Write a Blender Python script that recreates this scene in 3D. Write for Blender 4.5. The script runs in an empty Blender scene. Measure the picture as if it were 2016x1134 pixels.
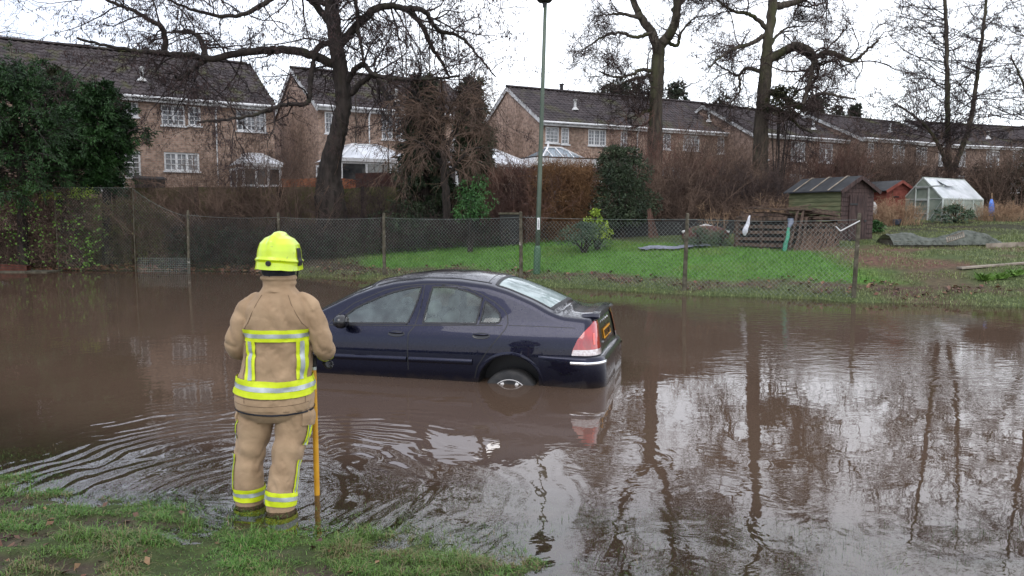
import bpy, bmesh, math, random
import numpy as np
from mathutils import Vector, Matrix

# ------------------------------------------------------------------ camera, sky, sun, exposure
scene = bpy.context.scene
PITCH = math.radians(5.6); CAMH = 1.9; FPX = 1500.0
cam_d = bpy.data.cameras.new('camera'); cam = bpy.data.objects.new('camera', cam_d)
scene.collection.objects.link(cam); scene.camera = cam
cam.location = (0, 0, CAMH); cam.rotation_euler = (math.radians(90) - PITCH, 0, 0)
cam_d.sensor_width = 36; cam_d.lens = 36 * FPX / 2016.0
cam_d.clip_start = 0.05; cam_d.clip_end = 2000

SUN_EL, SUN_AZ = 50, 200
world = bpy.data.worlds.new('World'); scene.world = world; world.use_nodes = True
wn = world.node_tree; wn.nodes.clear()
sky = wn.nodes.new('ShaderNodeTexSky'); sky.sky_type = 'NISHITA'; sky.sun_disc = False
sky.sun_elevation = math.radians(SUN_EL); sky.sun_rotation = math.radians(SUN_AZ)
bg1 = wn.nodes.new('ShaderNodeBackground'); bg1.inputs['Strength'].default_value = 0.05
wn.links.new(sky.outputs[0], bg1.inputs['Color'])
tc = wn.nodes.new('ShaderNodeTexCoord'); sx = wn.nodes.new('ShaderNodeSeparateXYZ')
wn.links.new(tc.outputs['Generated'], sx.inputs[0])
rampw = wn.nodes.new('ShaderNodeValToRGB'); ce = rampw.color_ramp
ce.elements[0].position = 0.0; ce.elements[0].color = (0.98, 0.98, 1.0, 1)
ce.elements[1].position = 0.75; ce.elements[1].color = (0.90, 0.90, 0.93, 1)
wn.links.new(sx.outputs['Z'], rampw.inputs[0])
nz = wn.nodes.new('ShaderNodeTexNoise'); nz.inputs['Scale'].default_value = 1.6; nz.inputs['Detail'].default_value = 4
mp = wn.nodes.new('ShaderNodeMapping'); mp.inputs['Scale'].default_value = (1, 1, 2.5)
wn.links.new(tc.outputs['Generated'], mp.inputs[0]); wn.links.new(mp.outputs[0], nz.inputs[0])
cr = wn.nodes.new('ShaderNodeValToRGB')
cr.color_ramp.elements[0].position = 0.3; cr.color_ramp.elements[0].color = (0.80, 0.82, 0.88, 1)
cr.color_ramp.elements[1].position = 0.62; cr.color_ramp.elements[1].color = (1, 1, 1, 1)
wn.links.new(nz.outputs[0], cr.inputs[0])
# the left of the sky is a thicker, bluer cloud bank
azr = wn.nodes.new('ShaderNodeValToRGB')
azr.color_ramp.elements[0].position = 0.12; azr.color_ramp.elements[0].color = (0.50, 0.53, 0.61, 1)
azr.color_ramp.elements[1].position = 0.48; azr.color_ramp.elements[1].color = (1, 1, 1, 1)
ma = wn.nodes.new('ShaderNodeMath'); ma.operation = 'MULTIPLY_ADD'; ma.inputs[1].default_value = 0.5; ma.inputs[2].default_value = 0.5
wn.links.new(sx.outputs['X'], ma.inputs[0]); wn.links.new(ma.outputs[0], azr.inputs[0])
def wmul(a, b):
    m = wn.nodes.new('ShaderNodeMix'); m.data_type = 'RGBA'; m.blend_type = 'MULTIPLY'; m.inputs[0].default_value = 1
    wn.links.new(a, m.inputs[6]); wn.links.new(b, m.inputs[7]); return m.outputs[2]
colw = wmul(wmul(rampw.outputs[0], cr.outputs[0]), azr.outputs[0])
bg2 = wn.nodes.new('ShaderNodeBackground'); bg2.inputs['Strength'].default_value = 1.30
wn.links.new(colw, bg2.inputs['Color'])
ads = wn.nodes.new('ShaderNodeAddShader'); wo = wn.nodes.new('ShaderNodeOutputWorld')
wn.links.new(bg1.outputs[0], ads.inputs[0]); wn.links.new(bg2.outputs[0], ads.inputs[1]); wn.links.new(ads.outputs[0], wo.inputs[0])
sun_d = bpy.data.lights.new('sun', 'SUN'); sun = bpy.data.objects.new('sun', sun_d); scene.collection.objects.link(sun)
sun_d.energy = 0.7; sun_d.angle = math.radians(35); sun_d.color = (1, 0.97, 0.93)
sun.rotation_euler = (math.radians(90 - SUN_EL), 0, math.radians(-SUN_AZ + 180))
scene.view_settings.view_transform = 'Standard'; scene.view_settings.look = 'None'
scene.view_settings.exposure = 0.50; scene.view_settings.gamma = 1
scene.render.engine = 'CYCLES'
scene.cycles.max_bounces = 7; scene.cycles.transparent_max_bounces = 12

# ------------------------------------------------------------------ helpers
R_ = random.Random(7)
C = scene.collection
_fw = np.array([0, math.cos(PITCH), -math.sin(PITCH)]); _up = np.array([0, math.sin(PITCH), math.cos(PITCH)])
def ray(px, py): return _fw + np.array([(px - 1008) / FPX, 0, 0]) - _up * (py - 567) / FPX
def atD(px, py, D):
    r = ray(px, py); return np.array([0, 0, CAMH]) + r * (D / r[1])
def atZ(px, py, z=0.0):
    r = ray(px, py); return np.array([0, 0, CAMH]) + r * ((z - CAMH) / r[2])
def onplane(px, py, P, n):
    r = ray(px, py); o = np.array([0, 0, CAMH]); return o + r * (np.dot(np.array(P) - o, n) / np.dot(r, n))

def hash3(ix, iy, iz, seed):
    h = (ix.astype(np.int64) * 374761393 + iy.astype(np.int64) * 668265263 + iz.astype(np.int64) * 2147483647 + seed * 1274126177) & 0xffffffff
    h = ((h ^ (h >> 13)) * 1274126177) & 0xffffffff
    h = h ^ (h >> 16)
    return (h & 0xffff) / 65535.0
def vnoise(x, y, z=None, seed=0):
    x = np.asarray(x, float); y = np.asarray(y, float); z = np.zeros_like(x) if z is None else np.asarray(z, float)
    ix, iy, iz = np.floor(x), np.floor(y), np.floor(z); fx, fy, fz = x - ix, y - iy, z - iz
    fx, fy, fz = fx * fx * (3 - 2 * fx), fy * fy * (3 - 2 * fy), fz * fz * (3 - 2 * fz)
    def h(a, b, c): return hash3(ix + a, iy + b, iz + c, seed)
    r0 = (h(0,0,0) * (1-fx) + h(1,0,0) * fx) * (1-fy) + (h(0,1,0) * (1-fx) + h(1,1,0) * fx) * fy
    r1 = (h(0,0,1) * (1-fx) + h(1,0,1) * fx) * (1-fy) + (h(0,1,1) * (1-fx) + h(1,1,1) * fx) * fy
    return r0 * (1-fz) + r1 * fz
def fbm(x, y, z=None, seed=0, oct=4):
    s = 0; a = 0.5; t = 0; x = np.asarray(x, float); y = np.asarray(y, float)
    for o in range(oct):
        s = s + a * vnoise(x * 2**o, y * 2**o, None if z is None else np.asarray(z) * 2**o, seed + o * 17); t += a; a *= 0.5
    return s / t

def tag(o, label=None, cat=None, group=None, kind=None):
    if label: o['label'] = label
    if cat: o['category'] = cat
    if group: o['group'] = group
    if kind: o['kind'] = kind
    return o
def thing(name, label, cat, loc=(0, 0, 0), rot=(0, 0, 0), group=None):
    o = bpy.data.objects.new(name, None); C.objects.link(o); o.location = loc; o.rotation_euler = rot
    o.empty_display_size = 0.1
    return tag(o, label, cat, group)
def root_of(o):
    while o.parent: o = o.parent
    return o

class MB:
    """collects geometry, then links it as one mesh object"""
    def __init__(s): s.v = []; s.q = []; s.t = []; s.c = []; s.n = 0
    def add(s, v, q=None, t=None, col=None):
        v = np.asarray(v, float).reshape(-1, 3); s.v.append(v)
        if q is not None and len(q): s.q.append(np.asarray(q, np.int64).reshape(-1, 4) + s.n)
        if t is not None and len(t): s.t.append(np.asarray(t, np.int64).reshape(-1, 3) + s.n)
        if col is not None:
            col = np.asarray(col, float)
            if col.ndim == 1: col = np.tile(col, (len(v), 1))
            s.c.append((s.n, col))
        s.n += len(v); return s
    def box(s, x0, x1, y0, y1, z0, z1, M=None):
        v = np.array([[x, y, z] for z in (z0, z1) for y in (y0, y1) for x in (x0, x1)], float)
        if M is not None: v = v @ np.array(M.to_3x3()).T + np.array(M.translation)
        return s.add(v, [[0,2,3,1],[4,5,7,6],[0,1,5,4],[1,3,7,5],[3,2,6,7],[2,0,4,6]])
    def bar(s, a, b, w, h=None, up=(0, 0, 1)):
        a = np.array(a, float); b = np.array(b, float); h = w if h is None else h
        t = b - a; L = np.linalg.norm(t); t /= L; u = np.array(up, float)
        if abs(t @ u) > .97: u = np.array([0, 1, 0.])
        sd = np.cross(t, u); sd /= np.linalg.norm(sd); u = np.cross(sd, t)
        v = [p + sd * i * w / 2 + u * j * h / 2 for p in (a, b) for (i, j) in ((-1,-1),(1,-1),(1,1),(-1,1))]
        return s.add(v, [[0,1,2,3],[7,6,5,4],[0,4,5,1],[1,5,6,2],[2,6,7,3],[3,7,4,0]])
    def tube(s, pts, rad, sides=10, cap=True):
        pts = np.array(pts, float)[None]; rad = np.array(rad, float)
        rad = np.full(pts.shape[1], rad) if rad.ndim == 0 else rad
        v, q = tubes(pts, rad[None], sides); n0 = s.n; s.add(v, q)
        if cap:
            S = pts.shape[1]
            for k in (0, S - 1):
                ring = n0 + k * sides + np.arange(sides); s.v.append(pts[0, k][None]); ci = s.n; s.n += 1
                s.t.append(np.array([[ring[i], ring[(i+1) % sides], ci] if k else [ring[(i+1) % sides], ring[i], ci] for i in range(sides)]))
        return s
    def loft(s, rings, cap=True):
        """rings: (K, N, 3) closed loops"""
        r = np.array(rings, float); K, N, _ = r.shape; n0 = s.n
        q = []
        for k in range(K - 1):
            for i in range(N):
                j = (i + 1) % N; q.append([k*N+i, k*N+j, (k+1)*N+j, (k+1)*N+i])
        s.add(r.reshape(-1, 3), q)
        if cap:
            for k in (0, K - 1):
                ring = n0 + k * N + np.arange(N); s.v.append(r[k].mean(0)[None]); ci = s.n; s.n += 1
                s.t.append(np.array([[ring[i], ring[(i+1) % N], ci] if k else [ring[(i+1) % N], ring[i], ci] for i in range(N)]))
        return s
    def lathe(s, prof, c=(0, 0, 0), sides=20, axis='z'):
        a = np.linspace(0, 2 * math.pi, sides, endpoint=False); rings = []
        for r, h in prof:
            x, y, z = r * np.cos(a), r * np.sin(a), np.full(sides, h)
            p = np.stack([x, y, z], 1) if axis == 'z' else (np.stack([x, z, y], 1) if axis == 'y' else np.stack([z, x, y], 1))
            rings.append(p + np.array(c))
        return s.loft(rings)
    def grid(s, P, closed=False):
        """P: (A, B, 3)"""
        P = np.asarray(P, float); A, B, _ = P.shape
        i, j = np.meshgrid(np.arange(A - 1), np.arange(B - 1), indexing='ij'); a = (i * B + j).ravel()
        return s.add(P.reshape(-1, 3), np.stack([a, a + B, a + B + 1, a + 1], 1))
    def build(s, name, mat, parent=None, smooth=False, local=False, normals=None):
        v = np.concatenate(s.v)
        if parent is not None and not local: v = v - np.array(root_of(parent).location)
        nq = sum(len(a) for a in s.q); nt = sum(len(a) for a in s.t)
        loops = np.concatenate([np.concatenate(s.q).ravel() if nq else np.zeros(0, np.int64), np.concatenate(s.t).ravel() if nt else np.zeros(0, np.int64)])
        me = bpy.data.meshes.new(name)
        me.vertices.add(len(v)); me.vertices.foreach_set('co', v.astype(np.float32).ravel())
        me.loops.add(len(loops)); me.loops.foreach_set('vertex_index', loops.astype(np.int32))
        st = np.concatenate([np.arange(nq) * 4, nq * 4 + np.arange(nt) * 3]).astype(np.int32)
        me.polygons.add(nq + nt); me.polygons.foreach_set('loop_start', st)
        if smooth: me.polygons.foreach_set('use_smooth', np.ones(nq + nt, bool))
        else: me.polygons.foreach_set('use_smooth', np.zeros(nq + nt, bool))
        if s.c:
            at = me.color_attributes.new('Col', 'FLOAT_COLOR', 'POINT'); col = np.ones((len(v), 4), np.float32)
            for n0, cc in s.c: col[n0:n0+len(cc), :3] = cc
            at.data.foreach_set('color', col.ravel())
        me.update(calc_edges=True); me.validate()
        if normals is not None: me.normals_split_custom_set_from_vertices(normals.tolist())
        if mat is not None: me.materials.append(mat)
        o = bpy.data.objects.new(name, me); C.objects.link(o)
        if parent is not None: o.parent = parent
        return o

def nrm(a): return a / np.maximum(np.linalg.norm(a, axis=-1, keepdims=True), 1e-9)
def tubes(P, Rr, sides=3):
    """P (N,S,3), Rr (N,S): tubes as quads"""
    N, S, _ = P.shape
    T = np.empty_like(P); T[:, 1:-1] = P[:, 2:] - P[:, :-2]; T[:, 0] = P[:, 1] - P[:, 0]; T[:, -1] = P[:, -1] - P[:, -2]
    T = nrm(T); ref = np.where(np.abs(T[:, :1, 2:3]) > .9, np.array([1., 0, 0]), np.array([0, 0, 1.]))
    ref = np.broadcast_to(ref, T.shape); A = nrm(np.cross(T, ref)); B = np.cross(T, A)
    an = np.arange(sides) * 2 * math.pi / sides
    V = P[:, :, None] + Rr[:, :, None, None] * (A[:, :, None] * np.cos(an)[None, None, :, None] + B[:, :, None] * np.sin(an)[None, None, :, None])
    n, k, i = np.meshgrid(np.arange(N), np.arange(S - 1), np.arange(sides), indexing='ij')
    b = (n * S + k) * sides; j = (i + 1) % sides
    Q = np.stack([b + i, b + j, b + sides + j, b + sides + i], -1).reshape(-1, 4)
    return V.reshape(-1, 3), Q
def grow(rng, P, D, L, R0, nseg, wob, up, taper=.25):
    P = np.array(P, float); D = nrm(np.array(D, float)); N = len(P); pts = [P]
    st = (np.array(L) / nseg)[:, None]
    for k in range(nseg):
        D = nrm(D + rng.normal(0, wob, (N, 3)) + np.array([0, 0, up])); P = P + D * st; pts.append(P)
    R0 = np.array(R0); return np.stack(pts, 1), R0[:, None] * np.linspace(1, taper, nseg + 1)[None]
def kids(rng, P, Rr, k, t0, t1, ang, lf, rf, lmin=0, flat=0.0):
    """k children on each parent polyline; returns start, direction, length, radius"""
    N, S, _ = P.shape; t = rng.uniform(t0, t1, (N, k)) * (S - 1); i = np.minimum(t.astype(int), S - 2); f = (t - i)[..., None]
    n = np.arange(N)[:, None]; a = P[n, i]; b = P[n, i + 1]; pos = a * (1 - f) + b * f; T = nrm(b - a)
    q = rng.normal(0, 1, (N, k, 3)); q[..., 2] *= (1 - flat); q = nrm(q - (q * T).sum(-1, keepdims=True) * T)
    an = rng.normal(ang, .22, (N, k, 1)); D = np.cos(an) * T + np.sin(an) * q
    Lp = np.linalg.norm(np.diff(P, axis=1), axis=-1).sum(1)[:, None]
    L = np.maximum(Lp * lf * rng.uniform(.6, 1.25, (N, k)) * (1.15 - .6 * t / (S - 1)), lmin)
    rr = (Rr[n, i] * (1 - f[..., 0]) + Rr[n, i + 1] * f[..., 0]) * rf
    return pos.reshape(-1, 3), D.reshape(-1, 3), L.ravel(), rr.ravel()
def catmull(pts, n=24):
    p = np.array(pts, float); p = np.vstack([2*p[0]-p[1], p, 2*p[-1]-p[-2]]); m = len(p) - 3
    out = []
    for t in np.linspace(0, m - 1e-6, n):
        i = int(t); f = t - i; a, b, c, d = p[i:i+4]
        out.append(.5 * ((2*b) + (-a+c)*f + (2*a-5*b+4*c-d)*f*f + (-a+3*b-3*c+d)*f**3))
    return np.array(out)
def resample(P, m):
    d = np.concatenate([[0], np.cumsum(np.linalg.norm(np.diff(P, axis=0), axis=1))]); s = np.linspace(0, d[-1], m)
    return np.stack([np.interp(s, d, P[:, k]) for k in range(3)], 1)

# ------------------------------------------------------------------ materials
def newmat(name):
    m = bpy.data.materials.new(name); m.use_nodes = True; nt = m.node_tree; return m, nt, nt.nodes['Principled BSDF']
def node(nt, t, **kw):
    n = nt.nodes.new(t)
    for k, v in kw.items():
        if k in n.inputs: n.inputs[k].default_value = v
        else: setattr(n, k, v)
    return n
def mat(name, c1, c2=None, scale=4.0, rough=.75, bump=0.0, bscale=40.0, metal=0.0, spec=.4, coat=0.0, stretch=(1,1,1), ramp=(.38,.62), detail=5, c3=None, s3=20.0, r3=(.5,.65), alpha=1.0, attr=False):
    m, nt, b = newmat(name); L = nt.links
    b.inputs['Roughness'].default_value = rough; b.inputs['Metallic'].default_value = metal
    b.inputs['Specular IOR Level'].default_value = spec; b.inputs['Coat Weight'].default_value = coat; b.inputs['Alpha'].default_value = alpha
    tcn = node(nt, 'ShaderNodeTexCoord'); mpn = node(nt, 'ShaderNodeMapping'); mpn.inputs['Scale'].default_value = stretch
    L.new(tcn.outputs['Object'], mpn.inputs[0]); out = None
    if c2 is not None:
        n = node(nt, 'ShaderNodeTexNoise', Scale=scale, Detail=detail); L.new(mpn.outputs[0], n.inputs['Vector'])
        r = node(nt, 'ShaderNodeValToRGB'); r.color_ramp.elements[0].position, r.color_ramp.elements[1].position = ramp
        r.color_ramp.elements[0].color = (*c1, 1); r.color_ramp.elements[1].color = (*c2, 1)
        L.new(n.outputs[0], r.inputs[0]); out = r.outputs[0]
    if c3 is not None:
        n = node(nt, 'ShaderNodeTexNoise', Scale=s3, Detail=3); L.new(mpn.outputs[0], n.inputs['Vector'])
        r = node(nt, 'ShaderNodeValToRGB'); r.color_ramp.elements[0].position, r.color_ramp.elements[1].position = r3
        r.color_ramp.elements[0].color = (0,0,0,1); r.color_ramp.elements[1].color = (1,1,1,1); L.new(n.outputs[0], r.inputs[0])
        mx = node(nt, 'ShaderNodeMix', data_type='RGBA'); L.new(r.outputs[0], mx.inputs[0])
        if out: L.new(out, mx.inputs[6])
        else: mx.inputs[6].default_value = (*c1, 1)
        mx.inputs[7].default_value = (*c3, 1); out = mx.outputs[2]
    if attr:
        a = node(nt, 'ShaderNodeVertexColor', layer_name='Col')
        if out:
            mx = node(nt, 'ShaderNodeMix', data_type='RGBA', blend_type='MULTIPLY'); mx.inputs[0].default_value = 1
            L.new(out, mx.inputs[6]); L.new(a.outputs[0], mx.inputs[7]); out = mx.outputs[2]
        else: out = a.outputs[0]
    if out: L.new(out, b.inputs['Base Color'])
    else: b.inputs['Base Color'].default_value = (*c1, 1)
    if bump:
        n = node(nt, 'ShaderNodeTexNoise', Scale=bscale, Detail=5); L.new(mpn.outputs[0], n.inputs['Vector'])
        bp = node(nt, 'ShaderNodeBump', Distance=bump); L.new(n.outputs[0], bp.inputs['Height']); L.new(bp.outputs[0], b.inputs['Normal'])
    return m

def brick_mat(name, ca, cb, mortar, bw=.225, bh=.075):
    m, nt, b = newmat(name); L = nt.links; b.inputs['Roughness'].default_value = .9; b.inputs['Specular IOR Level'].default_value = .2
    t = node(nt, 'ShaderNodeTexCoord'); s = node(nt, 'ShaderNodeSeparateXYZ'); L.new(t.outputs['Object'], s.inputs[0])
    ad = node(nt, 'ShaderNodeMath', operation='ADD'); L.new(s.outputs[0], ad.inputs[0]); L.new(s.outputs[1], ad.inputs[1])
    cb_ = node(nt, 'ShaderNodeCombineXYZ'); L.new(ad.outputs[0], cb_.inputs[0]); L.new(s.outputs[2], cb_.inputs[1])
    br = node(nt, 'ShaderNodeTexBrick', Scale=1.0); br.inputs['Brick Width'].default_value = bw; br.inputs['Row Height'].default_value = bh
    br.inputs['Mortar Size'].default_value = .008; br.inputs['Color1'].default_value = (*ca, 1); br.inputs['Color2'].default_value = (*cb, 1)
    br.inputs['Mortar'].default_value = (*mortar, 1); br.inputs['Bias'].default_value = -.1
    L.new(cb_.outputs[0], br.inputs['Vector'])
    n = node(nt, 'ShaderNodeTexNoise', Scale=.9, Detail=6); L.new(t.outputs['Object'], n.inputs['Vector'])
    r = node(nt, 'ShaderNodeValToRGB'); r.color_ramp.elements[0].position = .3; r.color_ramp.elements[0].color = (.62,.58,.55,1)
    r.color_ramp.elements[1].position = .65; r.color_ramp.elements[1].color = (1.05,1.0,.97,1); L.new(n.outputs[0], r.inputs[0])
    n2 = node(nt, 'ShaderNodeTexNoise', Scale=6.0, Detail=4); L.new(t.outputs['Object'], n2.inputs['Vector'])
    r2 = node(nt, 'ShaderNodeValToRGB'); r2.color_ramp.elements[0].position = .35; r2.color_ramp.elements[0].color = (.6,.6,.6,1)
    r2.color_ramp.elements[1].position = .6; r2.color_ramp.elements[1].color = (1.1,1.1,1.1,1); L.new(n2.outputs[0], r2.inputs[0])
    mx = node(nt, 'ShaderNodeMix', data_type='RGBA', blend_type='MULTIPLY'); mx.inputs[0].default_value = 1
    L.new(br.outputs[0], mx.inputs[6]); L.new(r.outputs[0], mx.inputs[7])
    mx2 = node(nt, 'ShaderNodeMix', data_type='RGBA', blend_type='MULTIPLY'); mx2.inputs[0].default_value = 1
    L.new(mx.outputs[2], mx2.inputs[6]); L.new(r2.outputs[0], mx2.inputs[7])
    L.new(mx2.outputs[2], b.inputs['Base Color'])
    bp = node(nt, 'ShaderNodeBump', Distance=.006); L.new(br.outputs['Fac'], bp.inputs['Height']); bp.invert = True; L.new(bp.outputs[0], b.inputs['Normal'])
    return m

MT = {}
MT['brick'] = brick_mat('buff_brick', (.37,.255,.195), (.47,.35,.275), (.34,.31,.28))
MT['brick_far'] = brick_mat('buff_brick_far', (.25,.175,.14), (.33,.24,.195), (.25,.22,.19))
MT['orange_brick'] = brick_mat('orange_brick', (.36,.12,.06), (.42,.17,.09), (.25,.17,.12))
MT['tile'] = mat('roof_tile', (.026,.020,.021), (.054,.042,.043), scale=2.2, rough=.85, c3=(.05,.05,.018), s3=.55, r3=(.55,.75), bump=.01, bscale=30)
MT['tile_moss'] = mat('roof_tile_moss', (.026,.020,.021), (.054,.042,.042), scale=2.2, rough=.9, c3=(.050,.050,.014), s3=1.3, r3=(.54,.72), bump=.01, bscale=30)
MT['upvc'] = mat('white_upvc', (.78,.78,.78), (.6,.6,.6), scale=1.5, rough=.35)
MT['upvc_dull'] = mat('white_fascia', (.55,.55,.54), (.38,.37,.35), scale=3, rough=.5)
MT['pane'] = mat('window_pane', (.10,.11,.12), (.26,.27,.29), scale=1.3, rough=.08, spec=.7)
MT['dark_pane'] = mat('dark_pane', (.02,.022,.025), (.07,.07,.07), scale=1.7, rough=.06, spec=.8)
MT['roof_glass'] = mat('conservatory_roof', (.55,.57,.60), (.70,.72,.75), scale=1.5, rough=.3)
MT['blue_glass'] = mat('lantern_glass', (.10,.14,.17), (.17,.22,.25), scale=1.5, rough=.08, spec=.8)
MT['bark'] = mat('bark', (.014,.011,.009), (.040,.031,.026), scale=7, rough=.95, bump=.03, bscale=12, stretch=(1,1,.25), c3=(.035,.035,.018), s3=2.2, r3=(.55,.75))
MT['bark_oak'] = mat('oak_bark', (.035,.028,.022), (.085,.070,.052), scale=7, rough=.95, bump=.04, bscale=10, stretch=(1,1,.22), c3=(.05,.055,.020), s3=1.6, r3=(.48,.66))
MT['twig'] = mat('twig', (.030,.020,.018), (.058,.038,.032), scale=1.2, rough=.9)
MT['twig_dark'] = mat('twig_dark', (.020,.015,.015), (.040,.028,.026), scale=1.2, rough=.9)
MT['twig_red'] = mat('twig_red', (.075,.042,.034), (.150,.078,.056), scale=.8, rough=.9)
MT['twig_orange'] = mat('twig_orange', (.10,.048,.022), (.17,.09,.04), scale=1.4, rough=.9)
MT['twig_brown'] = mat('twig_brown', (.065,.042,.032), (.150,.098,.070), scale=.9, rough=.9)
MT['straw'] = mat('straw', (.20,.12,.07), (.34,.23,.14), scale=3, rough=.9)
MT['catkin'] = mat('catkin', (.032,.018,.018), (.060,.034,.030), scale=3, rough=.9)
def leafmat(name, a, b, sc=1.6, rough=.55):
    m = mat(name, a, b, scale=sc, rough=rough, spec=.3, c3=tuple(min(1, x*1.7) for x in b), s3=9, r3=(.55,.75)); return m
MT['conifer'] = leafmat('conifer_foliage', (.008,.024,.007), (.026,.070,.016))
MT['conifer_brown'] = leafmat('conifer_foliage_dull', (.022,.024,.012), (.045,.045,.020))
MT['laurel'] = leafmat('laurel_leaf', (.02,.06,.015), (.045,.12,.03), rough=.4)
MT['evergreen'] = leafmat('evergreen_leaf', (.018,.030,.016), (.042,.060,.028))
MT['greygreen'] = leafmat('grey_green_leaf', (.035,.060,.035), (.075,.11,.06))
MT['yellowgreen'] = leafmat('yellow_green_leaf', (.14,.22,.02), (.26,.34,.05))
MT['bramble'] = leafmat('bramble_leaf', (.055,.115,.018), (.13,.23,.045))
MT['mossleaf'] = leafmat('mossy_leaf', (.050,.048,.018), (.105,.105,.035))
MT['pine'] = leafmat('pine_foliage', (.014,.022,.012), (.035,.042,.024))
MT['deadleaf'] = mat('dead_leaf', (1,1,1), rough=.6, attr=True)
MT['grass'] = mat('grass', (1,1,1), rough=.5, attr=True, spec=.3)
MT['wire'] = mat('fence_wire', (.17,.20,.185), (.28,.31,.29), scale=3, rough=.5, metal=.2)
MT['concrete'] = mat('post_concrete', (.045,.040,.026), (.10,.088,.062), scale=9, rough=.95, bump=.01, bscale=40, c3=(.30,.28,.24), s3=7, r3=(.66,.72))
MT['dark_brick'] = brick_mat('dark_brick', (.10,.035,.025), (.15,.055,.04), (.08,.06,.05))
MT['mosswall'] = mat('mossy_wall', (.065,.056,.032), (.14,.12,.066), scale=3, rough=.95, bump=.03, bscale=8, c3=(.075,.090,.020), s3=1.4, r3=(.5,.68))
MT['darkboard'] = mat('dark_board', (.012,.012,.012), (.030,.028,.026), scale=5, rough=.85, stretch=(1,1,6))
MT['redboard'] = mat('red_board', (.055,.022,.018), (.09,.04,.03), scale=5, rough=.8)
MT['shedgreen'] = mat('shed_green', (.085,.095,.045), (.16,.165,.085), scale=2.5, rough=.85, stretch=(.6,.6,5), c3=(.13,.085,.045), s3=1.2, r3=(.5,.7), bump=.006, bscale=12)
MT['sheddark'] = mat('shed_dark', (.030,.018,.017), (.070,.043,.038), scale=5, rough=.85, stretch=(5,5,.6), bump=.006, bscale=20)
MT['shedred'] = mat('shed_red', (.13,.028,.018), (.20,.055,.038), scale=4, rough=.8)
MT['felt'] = mat('roof_felt', (.010,.011,.013), (.028,.030,.033), scale=3, rough=.6, spec=.5)
MT['woodpale'] = mat('pale_batten', (.16,.13,.10), (.28,.24,.19), scale=4, rough=.8)
MT['pallet'] = mat('pallet_wood', (.038,.025,.019), (.105,.068,.050), scale=4, rough=.85, stretch=(4,4,1))
MT['alu'] = mat('aluminium', (.50,.53,.50), (.36,.40,.36), scale=6, rough=.5, metal=.3)
MT['soil'] = mat('soil', (.05,.03,.022), (.10,.06,.045), scale=5, rough=.95, bump=.04, bscale=18)
MT['black'] = mat('black_plastic', (.012,.012,.013), rough=.45)
MT['blackgloss'] = mat('black_gloss', (.008,.008,.009), rough=.12, spec=.6)
MT['chrome'] = mat('chrome', (.75,.76,.78), rough=.14, metal=1)

# ------------------------------------------------------------------ terrain and flood water
FX = np.array([-400, -60, -30, -17.2, -12, -8.6, -6.2, -4.5, 1.2, 4.1, 7.4, 10.5, 30, 60, 400]); FY = np.array([30, 27, 26, 25.6, 25.5, 25.0, 22.9, 21.9, 19.6, 17.8, 16.3, 15.5, 12, 10, 0])
NX = np.array([-400, -30, -8, -3.66, -3.01, -2.39, -1.81, -1.28, -.62, 0, .33, .8, 1.4, 2.2, 3, 6, 30, 400]); NY = np.array([60, 12, 6.9, 5.32, 5.02, 4.76, 4.44, 4.30, 4.14, 4.04, 3.86, 3.66, 3.52, 3.44, 3.40, 3.2, 2.0, -40])
def terrain(x, y, fine=True):
    x = np.asarray(x, float); y = np.asarray(y, float)
    dn = (y - np.interp(x, NX, NY)) * .9
    dn = dn + (fbm(x * 1.7, y * 1.7, seed=3) - .5) * .34
    zn = np.where(dn > 0, -.065 * np.minimum(dn, 1.0) - .20 * np.clip(dn - 1.0, 0, 1.9), .13 * -dn)
    zn = np.minimum(zn, .32)
    df = (y - np.interp(x, FX, FY)) * .92
    df = df + (fbm(x * .9, y * .9, seed=9) - .5) * .7
    zf = np.where(df < 0, .25 * np.maximum(df, -1.9), np.where(df < 4, .185 * df, .74 + .085 * np.minimum(df - 4, 17)))
    zf = zf + .01 * np.clip(df - 21, 0, 200)
    z = np.maximum(zn, zf)
    z = np.maximum(z, -.47)
    if fine:
        near = np.clip((6.2 - y) / 1.0, 0, 1) * np.clip((zn + .12) / .15, 0, 1)
        mud = mudmask(x, y)
        z = z + near * ((fbm(x * 6, y * 6, seed=5) - .5) * .05 + (fbm(x * 22, y * 22, seed=6, oct=3) - .5) * .03 * (0.4 + 1.6 * mud) - .035 * mud)
        far = np.clip(df / 2, 0, 1) * np.clip((y - 9) / 3, 0, 1)
        z = z + far * (fbm(x * 1.2, y * 1.2, seed=7) - .5) * .10
    return z
def mudmask(x, y):
    m = fbm(np.asarray(x) * 1.5 + 3.3, np.asarray(y) * 3.2, seed=21, oct=4)
    return np.clip((m - .495) / .07, 0, 1)
def gz(x, y): return float(terrain(np.array([x]), np.array([y]))[0])
def dfar(x, y): return (np.asarray(y) - np.interp(x, FX, FY)) * .92
def dnear(x, y): return (np.asarray(y) - np.interp(x, NX, NY)) * .9
def axis(segs):
    out = []
    for a, b, s in segs: out += list(np.arange(a, b - 1e-6, s))
    out.append(segs[-1][1]); return np.array(out)
GX = axis([(-420, -60, 30), (-60, -20, 2), (-20, -5, .3), (-5, 4, .05), (4, 20, .3), (20, 60, 2), (60, 420, 30)])
GY = axis([(-60, 0, 6), (0, 3, .25), (3, 6.4, .04), (6.4, 14, .4), (14, 34, .2), (34, 60, 1), (60, 130, 5), (130, 600, 40)])
X, Y = np.meshgrid(GX, GY, indexing='ij'); Z = terrain(X, Y)
gcol = np.zeros(X.shape + (3,))
def mixc(base, c, w): return base * (1 - w[..., None]) + np.array(c) * w[..., None]
n1 = fbm(X * .8, Y * .8, seed=31); n2 = fbm(X * 3, Y * 3, seed=32)
gcol[:] = (.060, .080, .026)
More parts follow.
